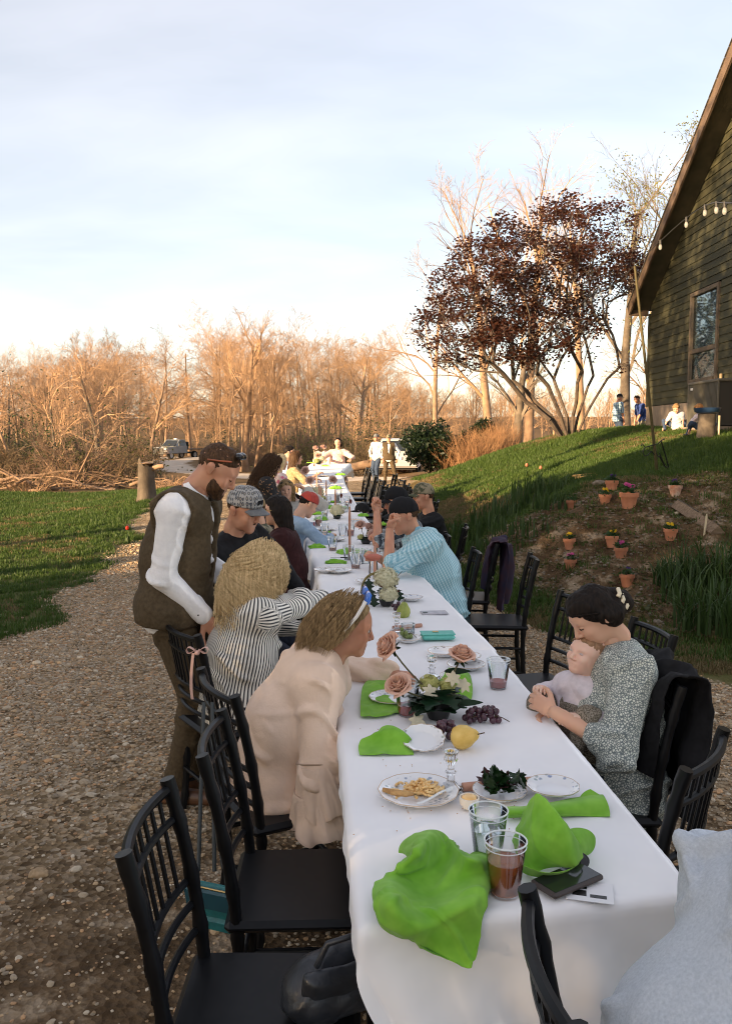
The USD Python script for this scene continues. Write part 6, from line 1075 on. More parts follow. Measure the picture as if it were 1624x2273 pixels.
# grey sweater at the near right corner
b = (.61, 1.20, hz(.6, 1.3)); rz = -74
person('person', 'person in light grey sweater cropped by the lower right corner', b, rz, 1.80, 'm', (0, -.10, .52), 17, 42, 0, 0, 10, (0, 10, 0), L_=(WL(b, rz, (1.1, 1.75, .78)), V(-1, -.3, -.3)), R_=(WL(b, rz, (1.05, 1.05, .62)), V(.6, -.8, -.2)), feet=(V(-.14, .42, 0), V(.14, .42, 0), V(0, .6, 1), V(0, .6, 1)), w=1.38, belly=.02, h=.010, top=grey_knit, top_infl=.026, hem=.16, bottom=jeans_d, shoes=shoe_k, hair=('short', hair_brown), foldamp=.019)
# on the hill
b = W(1370, 945, 28.5); b[2] = 1.46; person('person', 'man in blue plaid shirt, jeans and cap standing beyond the crest by the trees', b, -82, 1.78, 'm', (0, 0, .93), 1, 2, 0, 0, 4, (0, 4, 0), R_=(V(.20, .14, .82), V(1, -.6, 0)), w=1.15, belly=.03, h=.02, top=plaid_blue, sleeve='short', bottom=jeans, shoes=shoe_k, hair=('short', hair_grey), cap=(cap_black, cap_black), skinm=skin_r)
b = W(1427, 945, 27.0); b[2] = 1.42; person('person', 'person in blue shirt and khaki shorts half hidden by the house corner', b, 100, 1.76, 'm', (0, 0, .90), 14, 20, 0, 0, 4, (0, 20, 0), L_=(V(-.1, .3, .8), V(-1, -.6, 0)), w=1.0, h=.02, top=cloth('royal_blue', (.03, .06, .22)), sleeve='short', bottom=(khaki, .1), shoes=shoe_k, hair=('short', hair_brown), skinm=skin_r)
def kid(px, Yk, rz, lab, top, hair, tgtL, tgtR, head):
    b = W(px, 955, Yk); b[2] = hz(b[0], b[1]) + .02
    return person('person', lab, b, rz, 1.02, 'm', (0, 0, .10), 14, 26, 0, 0, 10, head, L_=(V(*tgtL), V(-1, -.3, .1)), R_=(V(*tgtR), V(1, -.3, .1)), feet=(V(-.22, .22, -.02), V(.22, .24, -.02), V(-1, .3, .5), V(1, .3, .5)), w=1.05, h=.014, top=top, sleeve='short', bottom=jeans, shoes=shoe_k, hair=('toddler', hair), headscale=.86)
kid(1502, 18.6, 150, 'small child in grey white T-shirt sitting on the grass picking at the ground', cloth('kid_tee', (.48, .49, .52)), hairm('hair_kid', (.16, .09, .04), (.30, .19, .09)), (-.18, .36, .04), (.26, .20, .03), (0, 32, 0))
kid(1564, 16.0, 20, 'ginger haired small child in white T-shirt behind the wooden post', cloth('kid_white', (.62, .52, .52)), hair_red, (-.26, .12, .10), (.28, .05, .05), (0, 20, 0))
# ------------------------------------------------------------------ what lies and stands on the tables
def TP(px, py, dz=0.0):
    z = TZ
    for _ in range(6): p = G(px, py, z + dz); z = tz(p[0], p[1])
    return V(p[0], p[1], z + .004)
green = usdkit.material(stage, L + 'green_napkin', {'g': ('texture_coordinate', {}), 'n': ('noise_texture', {'scale': 600.0, 'detail': 2}), 'b': ('bump', {'strength': .2, 'distance': .001}), 'p': ('principled_bsdf', {'roughness': .9, 'sheen_weight': .2, 'specular_ior_level': .2}), 't': ('translucent_bsdf', {'color': (.19, .48, .04)}), 'm': ('mix_closure', {'fac': .22}), 'nv': ('noise_texture', {'scale': 22.0, 'detail': 4}), 'rv': ('rgb_ramp', {'ramp': [(.3, (.19, .47, .035)), (.7, (.30, .62, .07))]})}, [('g.object', 'nv.vector'), ('nv.fac', 'rv.fac'), ('rv.color', 'p.base_color'), ('g.object', 'n.vector'), ('n.fac', 'b.height'), ('b.normal', 'p.normal'), ('p.BSDF', 'm.closure1'), ('t.BSDF', 'm.closure2')], surface='m.closure')
def wrink(P, amp, fr, seed):
    """thin cloth: soft swells and a few sharp fold lines"""
    n = np.cross(np.gradient(P, axis=0), np.gradient(P, axis=1)); n /= np.linalg.norm(n, axis=-1, keepdims=True) + 1e-12
    w = (fbm(P * fr * .5 + seed, 2, seed + 2) - .5) * .8; o = 0
    for j, d in enumerate(((9, 5, 6), (-7, 8, 5), (3, -10, 8))):
        c = np.abs((P @ np.array(d, float) + w * 1.2 + seed * .37 + j * .3) % 1 - .5) * 2; o = o + np.clip(1 - c * 3.2, 0, 1) * smooth(fbm(P * 9 + 7 * j, 2, seed + j), .44, .62)
    return P + n * ((fbm(P * fr * .8, 3, seed) - .5) * 2.2 * amp + o * amp * 1.1)[..., None]
def napkin(label, sheets, amp=.004, n=34, base=None):
    b = sheets[0].reshape(-1, 3).mean(0) if base is None else base; b = V(b[0], b[1], tz(b[0], b[1]))
    t = thing('green_napkin', label, 'napkin', b)
    for k, C in enumerate(sheets): part(t, 'fold', thick(wrink(spl_sheet(C - b, n + 16, n + 16), amp, 16, k), .0014), green, True)
    return t
pts = lambda rows: np.array([[G(x, y, TZ + .004 + h) if len(q) == 3 else W(x, y, q[3]) for q in r for x, y, h in [q[:3]]] for r in rows])
napkin('crumpled bright green napkin hanging over the near end of the table', [pts([[(885, 1893, .015), (925, 1852, .055), (980, 1850, .05), (1012, 1888, .02), (1065, 1884, .012)], [(896, 1925, .02), (938, 1892, .085), (985, 1893, .035), (1030, 1908, .07), (1088, 1908, .02)], [(838, 1958, .035), (900, 1952, .03), (960, 1968, .012), (1030, 1950, .035), (1097, 1935, .015)], [(826, 2000, .045), (884, 1990, .065), (935, 2018, .018), (1020, 2000, .035), (1090, 1972, .012)], [(838, 2040, .012), (900, 2052, .03), (960, 2050, .006), (1020, 2040, .012), (1078, 2020, .010)], [(860, 2062, 0, 1.622), (925, 2090, 0, 1.612), (975, 2098, 0, 1.61), (1030, 2090, 0, 1.625), (1068, 2066, 0, 1.64)], [(900, 2082, 0, 1.607), (960, 2118, 0, 1.60), (1010, 2136, 0, 1.60), (1042, 2152, 0, 1.60), (1058, 2112, 0, 1.617)]])], .006, 52)
napkin('tall folded bright green napkin standing behind the cup of tea', [pts([[(1140, 1862, .01), (1158, 1812, .08), (1184, 1768, .145), (1215, 1790, .135)], [(1146, 1895, .01), (1180, 1858, .075), (1222, 1822, .125), (1256, 1832, .115)], [(1160, 1928, .006), (1205, 1902, .045), (1250, 1880, .08), (1282, 1868, .07)], [(1178, 1944, .004), (1232, 1926, .018), (1272, 1925, .03), (1290, 1898, .035)]]), pts([[(1250, 1850, .06), (1280, 1838, .065), (1308, 1846, .05), (1321, 1862, .03)], [(1262, 1880, .045), (1285, 1868, .055), (1306, 1874, .035), (1318, 1884, .015)], [(1270, 1915, .012), (1288, 1905, .02), (1300, 1900, .012), (1306, 1898, .004)]]), pts([[(1150, 1915, .012), (1180, 1930, .035), (1230, 1938, .03), (1285, 1915, .02)], [(1160, 1935, .002), (1185, 1946, .004), (1235, 1950, .004), (1282, 1930, .002)]])], .004, 36)
napkin('rolled green napkin under the flowered plate at the right', [pts([[(1125, 1792, .008), (1200, 1785, .012), (1290, 1770, .014), (1338, 1765, .010)], [(1125, 1800, .026), (1200, 1795, .03), (1290, 1782, .03), (1346, 1778, .022)], [(1125, 1812, .012), (1200, 1808, .018), (1290, 1800, .018), (1352, 1795, .01)], [(1125, 1816, .002), (1200, 1814, .002), (1290, 1813, .002), (1353, 1812, .002)]]), pts([[(1280, 1790, .008), (1290, 1765, .02), (1310, 1752, .03)], [(1300, 1792, .008), (1318, 1772, .02), (1335, 1768, .014)]])], .002, 24)
napkin('folded green napkin with a raised corner left of the scalloped plate', [pts([[(798, 1676, .003), (798, 1648, .012), (815, 1638, .02), (838, 1640, .02)], [(835, 1677, .003), (838, 1645, .022), (855, 1628, .045), (868, 1610, .06)], [(880, 1676, .003), (880, 1655, .02), (893, 1640, .035), (905, 1632, .04)], [(918, 1674, .003), (915, 1662, .008), (910, 1650, .01), (908, 1640, .012)]])], .004, 26)
napkin('spread green napkin under the blue flowered plate beside the beige sleeve', [pts([[(800, 1590, .003), (800, 1555, .012), (805, 1525, .015), (815, 1512, .012)], [(830, 1592, .003), (835, 1555, .01), (838, 1525, .016), (850, 1510, .014)], [(865, 1588, .003), (870, 1560, .006), (872, 1535, .006), (880, 1515, .008)], [(895, 1580, .003), (898, 1560, .004), (898, 1540, .004), (895, 1520, .003)]])], .004, 24)
napkin('upright green napkin behind the roses and ivy leaves', [pts([[(975, 1510, .003), (985, 1500, .03), (995, 1482, .05)], [(1010, 1540, .003), (1020, 1508, .045), (1028, 1490, .055)], [(1045, 1560, .003), (1048, 1520, .025), (1040, 1495, .035)]])], .004, 20)
def flat_napkin(px, py, w, d, rot, label, puff=.018):
    p = TP(px, py); g = np.random.default_rng(int(px * 7 + py)); u = np.linspace(-1, 1, 7); C = np.stack(np.meshgrid(u * w / 2, u * d / 2, indexing='ij'), -1); hh = puff * (1 - np.abs(u)[:, None] ** 3) * (1 - np.abs(u)[None] ** 3) * (.5 + g.random((7, 7))); C = np.concatenate([C, hh[..., None]], -1); c, s = math.cos(rot), math.sin(rot); C[..., :2] = C[..., :2] @ np.array([[c, s], [-s, c]])
    t = thing('green_napkin', label, 'napkin', p); part(t, 'fold', thick(wrink(spl_sheet(C, 16, 16), .003, 25, int(px)), .004), green, True); part(t, 'fold', thick(spl_sheet(C * V(.96, .5, .5) + V(0, -.01, puff * .55), 12, 12), .004), green, True); return t
# plates
def plate_mat(name, mode):
    N = {'tc': ('texture_coordinate', {}), 'sp': ('separate_xyz', {}), 'cx': ('combine_xyz', {}), 'ln': ('vector_math', {'math_type': 'length'}), 'v': ('voronoi_texture', {'scale': 62.0, 'randomness': 1.0}), 'n': ('noise_texture', {'scale': 26.0, 'detail': 2}), 'p': ('principled_bsdf', {'roughness': .18, 'coat_weight': .3})}
    K = [('tc.object', 'sp.vector'), ('sp.x', 'cx.x'), ('sp.y', 'cx.y'), ('cx.vector', 'ln.vector1'), ('tc.object', 'v.vector'), ('tc.object', 'n.vector')]
    base, dots = (.74, .74, .75), ((.16, .22, .42) if mode == 'blue' else (.30, .24, .27)); r0, r1 = (.058, .100) if mode == 'blue' else (.060, .098)
    N.update({'dr': ('rgb_ramp', {'ramp': [(0, (1, 1, 1)), (.30, (.8, .8, .8)), (.45, (0, 0, 0)), (1, (0, 0, 0))]}), 'nm': ('rgb_ramp', {'ramp': [(0, (0, 0, 0)), (.47, (0, 0, 0)), (.53, (1, 1, 1)), (1, (1, 1, 1))] if mode == 'blue' else [(0, (1, 1, 1)), (1, (1, 1, 1))]}), 'ri': ('rgb_ramp', {'ramp': [(0, (0, 0, 0)), (r0 * 8 - .03, (0, 0, 0)), (r0 * 8, (1, 1, 1)), (r1 * 8 - .04, (1, 1, 1)), (r1 * 8, (0, 0, 0)), (1, (0, 0, 0))]}), 'r8': ('math', {'math_type': 'multiply', 'value2': 8.0}), 'a': ('mix', {'mix_type': 'multiply', 'fac': 1.0}), 'b': ('mix', {'mix_type': 'multiply', 'fac': 1.0}), 'x': ('mix', {'color1': base}), 'cc': ('mix', {'color1': dots, 'color2': (.30, .36, .30)})})
    K += [('v.distance', 'dr.fac'), ('n.fac', 'nm.fac'), ('ln.value', 'r8.value1'), ('r8.value', 'ri.fac'), ('dr.color', 'a.color1'), ('nm.color', 'a.color2'), ('a.color', 'b.color1'), ('ri.color', 'b.color2'), ('b.color', 'x.fac'), ('v.color', 'cc.fac'), ('cc.color', 'x.color2'), ('x.color', 'p.base_color')]
    return usdkit.material(stage, L + name, N, K, surface='p.BSDF')
plate_blue, plate_rose = plate_mat('plate_blue', 'blue'), plate_mat('plate_rose', 'rose'); plate_rim = pm('plate_gold_edge', (.45, .32, .20), rough=.3)
def plate(px, py, dia, label, mat=None, scal=.012, tilt=(0, 0), lift=0.0):
    p = TP(px, py); t = thing('plate', label, 'plate', p + V(0, 0, lift)); R = dia / 2; mat = mat or plate_blue; k = R / .105
    wob = lambda a, pr: 1 + np.where(pr[:, 0:1] > R * .75, scal * np.cos(12 * a)[None], 0); m = lathe([(0, .006), (R * .60, .006), (R * .66, .010), (R * .82, .017), (R * .97, .022), (R, .0225), (R, .0195), (R * .8, .013), (R * .64, .004), (R * .55, .0), (0, .0)], 48, wob)
    rim = lathe([(R * .985, .0222), (R * 1.004, .0232), (R * 1.004, .0212), (R * .985, .0205)], 48, wob); c = [xf(x, rx=tilt[0], ry=tilt[1]) for x in (m, rim)]; part(t, 'dish', c[0], mat, 50); part(t, 'rim', c[1], plate_rim, 50); return t
mac_m = pm('macaroni', (.72, .43, .15), (.80, .56, .26), scale=30, rough=.4); crust = pm('crust', (.34, .17, .06), (.55, .33, .13), scale=40, rough=.8, bump=.4); salad_m = leafm('salad_leaf', (.012, .035, .010), (.05, .10, .02), .25, rough=.3, coord='object'); salad_r = leafm('salad_red', (.05, .012, .012), (.10, .03, .02), .2, coord='object')
clear = usdkit.material(stage, L + 'clear_plastic', {'f': ('fresnel', {'IOR': 1.45}), 'a': ('math', {'math_type': 'multiply_add', 'value2': 1.3, 'value3': .10}), 't': ('transparent_bsdf', {'color': (.93, .95, .96)}), 'g': ('glossy_bsdf', {'roughness': .08, 'color': (.95, .97, 1)}), 'm': ('mix_closure', {})}, [('f.fac', 'a.value1'), ('a.value', 'm.fac'), ('t.BSDF', 'm.closure1'), ('g.BSDF', 'm.closure2')], surface='m.closure')
rimw = usdkit.material(stage, L + 'cup_rim', {'t': ('transparent_bsdf', {}), 'd': ('principled_bsdf', {'base_color': (.8, .84, .85), 'roughness': .2}), 'm': ('mix_closure', {'fac': .6})}, [('t.BSDF', 'm.closure1'), ('d.BSDF', 'm.closure2')], surface='m.closure')
glass = usdkit.material(stage, L + 'cut_glass', {'p': ('principled_bsdf', {'base_color': (.96, .97, .98), 'roughness': .03, 'transmission_weight': 1.0, 'ior': 1.45})}, [], surface='p.BSDF')
tea = pm('iced_tea', (.50, .16, .05), rough=.05, transmission_weight=.6); punch = pm('red_punch', (.50, .085, .06), rough=.06, transmission_weight=.3); water = pm('water_drink', (.80, .84, .86), rough=.03, transmission_weight=.95)
def cup(px, py, label, liq=None, fill=.5, H=.118, R=.046, r=.032, base=None):
    p = TP(px, py) if base is None else base; t = thing('plastic_cup', label, 'cup', p)
    part(t, 'wall', lathe([(0, .003), (r, .003), (r, 0), (r * 1.02, .004), (R * .985, H * .93), (R * 1.0, H)], 28), clear, 50); part(t, 'rim', tube([V(R * math.cos(a), R * math.sin(a), H) for a in np.linspace(0, 2 * PI, 33)], .0021, 6, False), rimw, True)
    part(t, 'ridge', tube([V(R * .985 * math.cos(a), R * .985 * math.sin(a), H * .90) for a in np.linspace(0, 2 * PI, 29)], .0012, 5, False), rimw, True)
    if liq is not None: ru = r + (R - r) * fill; part(t, 'drink', lathe([(0, .005), (r * .95, .005), (ru * .955, H * fill), (0, H * fill)], 24), liq, 40)
    return t
def candle_holder(px, py, label, H=.11):
    p = TP(px, py); t = thing('glass_candle_holder', label, 'candle holder', p); k = H / .11
    fac = lambda a, pr: 1 + .06 * np.sign(np.cos(8 * a))[None] * np.ones((len(pr), 1)); part(t, 'stem', lathe([(0, 0), (.034, 0), (.033, .008), (.020, .016 * k), (.011, .026 * k), (.010, .045 * k), (.016, .052 * k), (.009, .060 * k), (.010, .072 * k), (.019, .085 * k), (.017, .10 * k), (.021, .11 * k), (.013, .11 * k), (.0115, .088 * k), (0, .086 * k)], 20, fac), glass, 25); part(t, 'base_ring', tube([V(.0345 * math.cos(a), .0345 * math.sin(a), .004) for a in np.linspace(0, 2 * PI, 25)], .0022, 5, False), glass, True); return t
wax = pm('taper_wax', (.42, .20, .13), (.48, .25, .17), scale=20, rough=.4); wick = pm('wick', (.03, .025, .02), rough=.9)
def taper(px, py, hpx, label):
    p = TP(px, py); h = hpx * p[1] / 1850; t = thing('taper_candle', label, 'candle', p + V(0, 0, 0)); part(t, 'candle', tube([V(0, 0, 0), V(0, 0, h * .8), V(0, 0, h * .97), V(0, 0, h)], [.0115, .0105, .008, .003], 10), wax, True); part(t, 'wick', tube([V(0, 0, h * .99), V(.001, 0, h + .012)], .0012, 4), wick, True); part(t, 'holder', lathe([(0, 0), (.028, 0), (.02, .01), (.014, .03), (.017, .05), (.012, .05), (0, .03)], 12), glass, 30)
def lying(x0, y0, x1, y1, label):
    a, b = TP(x0, y0, .011) + V(0, 0, .010), TP(x1, y1, .011) + V(0, 0, .010); m_ = (a + b) / 2; t = thing('taper_candle', label, 'candle', m_); part(t, 'candle', tube([a - m_, (b - m_) * .0, (b - m_) * .97, b - m_], [.0125, .0118, .0105, .006], 10), wax, True); part(t, 'wick', tube([b - m_, (b - m_) * 1.05], .0012, 4), wick, True)
# flowers
rose_m = leafm('rose_petal', (.84, .58, .45), (.90, .72, .60), .35, scale=18, coord='object'); rose_p = leafm('rose_pale', (.72, .50, .42), (.82, .64, .56), .35, scale=18, coord='object'); hyd_m = leafm('hydrangea', (.70, .66, .46), (.82, .79, .62), .3, scale=20, coord='object'); hyd_g = leafm('hydrangea_green', (.50, .50, .18), (.66, .64, .30), .3, scale=20, coord='object'); ivy_m = leafm('ivy', (.010, .030, .014), (.035, .075, .028), .15, scale=14, rough=.35, coord='object'); stem_m = pm('rose_stem', (.07, .06, .025), (.10, .09, .035), scale=20, rough=.7); burg = leafm('burgundy_leaf', (.10, .018, .010), (.20, .045, .022), .25, coord='object'); lily = leafm('alstroemeria', (.76, .70, .52), (.84, .80, .68), .3, coord='object'); amar = pm('amaranth', (.17, .14, .045), (.28, .22, .09), scale=60, rough=.9, bump=.6, bscale=150, dist=.004)
def petal(r, t, w, n=7):
    """one cupped petal; t = 0 innermost, 1 outermost"""
    u, v = np.linspace(0, 1, n), np.linspace(-1, 1, n); Uu, Vv = np.meshgrid(u, v, indexing='ij'); ww = w * np.sin(np.clip(.15 + Uu * .85, 0, 1) * PI * .60); ang = Vv * ww
    r0, r1 = .10 + .20 * t, .30 + .62 * t; k = np.maximum(Uu - .70, 0) / .3; rad = r * (r0 + (r1 - r0) * np.sin(Uu * PI / 2) + .34 * t * k ** 1.5 + .05 * np.abs(Vv) * t)
    z = r * ((1.55 - .55 * t) * Uu - .26 * t * k ** 2 - .22 * Uu * Vv ** 2); return np.stack([rad * np.sin(ang), rad * np.cos(ang), z], -1)
def rose(r, seed):
    g = np.random.default_rng(seed); ms = []
    for j in range(22):
        t = j / 21; P = petal(r * 1.15, t * g.uniform(.85, 1.05), 1.25 - .45 * t); a = j * 2.4; c, s = math.cos(a), math.sin(a); P = P @ np.array([[c, s, 0], [-s, c, 0], [0, 0, 1]]); P[..., 2] *= .95 - .05 * t; ms.append(thick(P + g.normal(size=P.shape) * r * .012, r * .03))
    return cat_(ms)
ROSES = [rose(.034, s) for s in (1, 2, 3)]
def dirR(d):
    x, y, z = frame_of(np.asarray(d, float)); return np.stack([x, y, z], 1)
def leaf_blade(L_, w, lobes=0, n=13):
    u = np.linspace(0, 1, n); ww = w * np.sin(PI * u ** .75) ** .8 * (1 + (.45 * np.cos(lobes * 2 * PI * u + .6) if lobes else 0)); C = np.stack([np.zeros(n), u * L_, -.25 * L_ * u ** 2], 1)
    return np.stack([C + np.stack([-ww, 0 * u, .12 * ww], 1), C, C + np.stack([ww, 0 * u, .12 * ww], 1)], 1)
def hydrangea(R, n, seed, s=.012):
    g = np.random.default_rng(seed); ms = []; base = np.vstack([[0, 0, .25]] + [[math.cos(a), math.sin(a), 0] for a in np.arange(8) * PI / 4]); rr = np.array([1, .55, 1, .55, 1, .55, 1, .55])
    base[1:] *= rr[:, None]; f = np.array([[0, i, i % 8 + 1] for i in range(1, 9)]); vs, fs = [], []
    for i in range(n):
        d = g.normal(size=3); d /= np.linalg.norm(d); d[2] = max(d[2], -.45); Rr = dirR(d + g.normal(size=3) * .25); p = d * R * g.uniform(.88, 1.08) * V(1, 1, .9); vs.append((base * s * g.uniform(.8, 1.3)) @ Rr.T + p); fs.append(f + 9 * i)
    m = trimesh.Trimesh(np.vstack(vs), np.vstack(fs), process=False); core = blob((0, 0, 0), (R * .88, R * .88, R * .8), 2, .1, 4, seed); return cat_([m, core])
grape_m = pm('grape_skin', (.030, .010, .018), (.075, .025, .040), scale=30, rough=.28, coat_weight=.2); grape_g = pm('green_grape', (.13, .17, .045), rough=.25); pear_m = pm('pear_skin', (.55, .36, .07), (.68, .48, .14), scale=25, rough=.45); pear_g = pm('pear_green', (.22, .27, .05), (.34, .36, .09), scale=25, rough=.45); vase_m = pm('dark_vase', (.012, .012, .012), rough=.3); twig_m = pm('grape_twig', (.08, .05, .025), rough=.8)
def grapes(px, py, n, sx, sy, label, mat=None, seed=1, r=.0105, lift=0.0):
    p = TP(px, py); g = np.random.default_rng(seed); t = thing('grape_bunch', label, 'grapes', p + V(0, 0, lift)); c = np.stack([g.uniform(-sx, sx, n * 4), g.uniform(-sy, sy, n * 4)], 1); out = []
    for q in c:
        z = r; k = sum(1 for o in out if np.hypot(*(o[:2] - q)) < r * 1.5)
        if k > 2: continue
        out.append(V(q[0], q[1], r + k * r * 1.35))
        if len(out) >= n: break
    for q in out: part(t, 'grape', blob(q, (r * g.uniform(.9, 1.1), r * g.uniform(.9, 1.1), r * 1.08), 2), mat or grape_m, True)
    part(t, 'stalk', segs(*zip(*[(V(0, 0, r * 2.2), o + V(0, 0, r)) for o in out]), np.full(len(out), .0016), np.full(len(out), .001), 4), twig_m, False)
    part(t, 'twig', tube([V(sx * .5, 0, r * 2.6), V(sx * 1.2, -.008, r * 1.6), V(sx * 1.6, -.012, .006)], .0018, 5), twig_m, True); return t
def pear(px, py, label, mat, rx=1.45, rz=.8, s=1.0):
    p = TP(px, py); t = thing('pear', label, 'pear', p + V(0, 0, .036 * s), rz, rx=rx); part(t, 'fruit', lathe(np.array([(0, -.042), (.018, -.040), (.033, -.026), (.037, -.008), (.033, .012), (.022, .030), (.016, .042), (.010, .048), (0, .049)]) * s, 22, lambda a, q: 1 + .03 * np.cos(3 * a + 1)[None] * np.ones((len(q), 1))), mat, True); part(t, 'stalk', tube([V(0, 0, .047 * s), V(.003, 0, .06 * s), V(.008, 0, .07 * s)], .002, 5), twig_m, True); return t
def arrangement(px, py, label, roses=(), leaves=0, lsize=.06, hyd=(), lilies=(), spread=.08, seed=1, vase=True, vh=.07, extra=None):
    """roses: (px, py, dy, mat k) heads placed through pixels at depth offset dy"""
    p = TP(px, py); g = np.random.default_rng(seed); t = thing('flower_arrangement', label, 'flowers', p)
    if vase: part(t, 'bowl', lathe([(0, 0), (.035, 0), (.048, vh * .4), (.042, vh * .9), (.044, vh), (.036, vh), (0, vh * .8)], 18), vase_m, 40)
    for i, (x, y, dy, d, mat, sc) in enumerate(roses):
        h = W(x, y, p[1] + dy) - p; st = V(g.uniform(-.01, .01), 0, vh * .8); mid = (st + h) / 2 + V(g.uniform(-.01, .01), 0, -.01); d = V(*d); d /= np.linalg.norm(d)
        part(t, 'stem', tube(CubicSpline([0, .5, 1], [st, mid, h])(np.linspace(0, 1, 9)), .0032, 6), stem_m, True); r_ = part(t, 'rose', place(ROSES[i % 3], dirR(d), h - d * .01, sc), mat, True); part(r_, 'sepals', place(cat_([thick(leaf_blade(.028, .006), .001) for _ in (0,)] + [xf(thick(leaf_blade(.028, .006), .001), rz=q) for q in (1.3, 2.6, 3.9, 5.2)]), dirR(d), h - d * .012, sc), ivy_m, True)
    for i in range(leaves):
        a = i * 2.4 + g.uniform(-.3, .3); el = g.uniform(-.45, .9); d = V(math.cos(a) * math.cos(el), math.sin(a) * math.cos(el), math.sin(el)); q = V(math.cos(a), math.sin(a), 0) * spread * .35 + V(0, 0, vh * g.uniform(.4, 1.1)); P = leaf_blade(lsize * g.uniform(.8, 1.3), lsize * .42, 3); x, y, z = frame_of(d); up = np.cross(d, np.cross(V(0, 0, 1), d)); up /= np.linalg.norm(up); Rr = np.stack([np.cross(d, up), d, up], 1); PP = P @ Rr.T + q; PP[..., 2] = np.maximum(PP[..., 2], .004); part(t, 'leaf', thick(PP, .0012), ivy_m, True)
    for (dx, dy, dz, R, n, mat) in hyd: part(t, 'hydrangea', xf(hydrangea(R, n, seed), t=(dx, dy, dz)), mat, False)
    for (x, y, dy) in lilies:
        h = W(x, y, p[1] + dy) - p; part(t, 'lily', place(cat_([xf(thick(leaf_blade(.032, .009), .001), rz=q, rx=0) for q in np.arange(6) * PI / 3 + g.random()]), dirR(V(g.uniform(-.5, .5), -.8, .6)), h, 1.0), lily, True)
    if extra: extra(t, p)
    return t
# nearest table
plate(928, 1772, .222, 'large blue flowered plate with macaroni and a crust of bread'); q0 = TP(940, 1768) + V(0, 0, .012); g = np.random.default_rng(9); t = thing('macaroni', 'heap of cheesy macaroni on the large flowered plate', 'food', q0); ms = []
for i in range(110):
    c = V(g.normal() * .026, g.normal() * .018, 0); c[2] = .024 * math.exp(-(c[0] ** 2 + c[1] ** 2) / .0012) * g.random() + .004; a = g.random() * 6.3; ms.append(xf(tube([V(.009 * math.cos(q), .009 * math.sin(q), 0) for q in np.linspace(0, 2.1, 5)], .0036, 6), rz=a, rx=g.uniform(-.7, .7), t=c))
part(t, 'pasta', cat_(ms), mac_m, True); part(t, 'sauce', blob((0, 0, .004), (.045, .03, .010), 2, .3, 3, 2), mac_m, True)
q1 = TP(872, 1782); t = thing('bread_crust', 'brown crust of bread on the left rim of the macaroni plate', 'bread', q1 + V(0, 0, .024)); part(t, 'crust', tube([V(-.028, .012, .004), V(0, .0, .001), V(.035, -.012, .002), V(.055, -.012, .002)], [.006, .009, .009, .005], 8), crust, True); part(t, 'crumb', blob((.0, .004, .006), (.02, .006, .004), 1, .2), mac_m, True)
q1 = TP(965, 1790); t = thing('plastic_fork', 'clear plastic fork lying across the macaroni plate', 'fork', q1 + V(0, 0, .026), .75); part(t, 'handle', thick(spl_sheet([[V(x, s * .0045, .003 * math.sin(x * 40)) for s in (-1, 0, 1)] for x in (-.07, -.03, .01, .04)], 10, 4), .0015), rimw, True); [part(t, 'tine', tube([V(.04, y, 0), V(.075, y, .002)], .0013, 4), rimw, True) for y in (-.006, -.002, .002, .006)]
candle_holder(1000, 1758, 'cut glass candle holder behind the macaroni plate', .115); lying(1026, 1750, 1211, 1732, 'pink taper candle lying above the salad')
plate(1108, 1772, .150, 'small dish under the salad leaves', plate_blue, 0); q0 = TP(1104, 1768) + V(0, 0, .014); t = thing('salad', 'pile of dark green salad leaves on the small dish', 'food', q0)
for i in range(46):
    d = g.normal(size=3); d[2] = abs(d[2]) * .6; d /= np.linalg.norm(d); c = V(g.normal() * .028, g.normal() * .018, abs(g.normal()) * .014); P = leaf_blade(.045 * g.uniform(.6, 1.2), .013, 3, 9) @ dirR(np.cross(d, g.normal(size=3))).T; part(t, 'leaf', thick(wrink(P + c, .003, 60, i), .0008), salad_r if i % 7 == 0 else salad_m, True)
plate(1226, 1772, .145, 'flowered side plate on the rolled green napkin', plate_blue, lift=.012)
q0 = TP(1041, 1796); t = thing('creamer', 'little white creamer cup between the plate and the salad', 'creamer', q0); part(t, 'cup', lathe([(0, 0), (.018, 0), (.026, .012), (.027, .03), (.024, .03), (.02, .012), (0, .008)], 18), pm('creamer_white', (.72, .66, .56), rough=.3), 50); part(t, 'butter', blob((0, 0, .026), (.022, .022, .008), 1, .2), mac_m, True)
cup(1082, 1908, 'clear plastic cup of water behind the cup of tea', water, .62); cup(1120, 1984, 'clear plastic cup of dark tea at the near end', tea, .62)
q0 = TP(1258, 1968); t = thing('mobile_phone', 'black phone in a thick case near the end of the table', 'phone', q0 + V(0, 0, .007), math.radians(-57)); part(t, 'case', rbox((0, 0, .004), (.078, .155, .014), .005), pm('phone_case', (.05, .038, .034), rough=.5), 30); part(t, 'screen', rbox((0, 0, .0115), (.068, .142, .0012), .0005), pm('phone_screen', (.012, .013, .014), rough=.12), False)
q0 = TP(1274, 1934); t = thing('sunglass_lens', 'dark round lens lying against the phone under the napkin', 'sunglasses', q0 + V(0, .0, .022), rx=.5); part(t, 'lens', blob((0, 0, 0), (.033, .024, .004), 2), lens_d, True); part(t, 'frame', tube([V(.033 * math.cos(a), .024 * math.sin(a), 0) for a in np.linspace(0, 2 * PI, 25)], .002, 5, False), blackp, True)
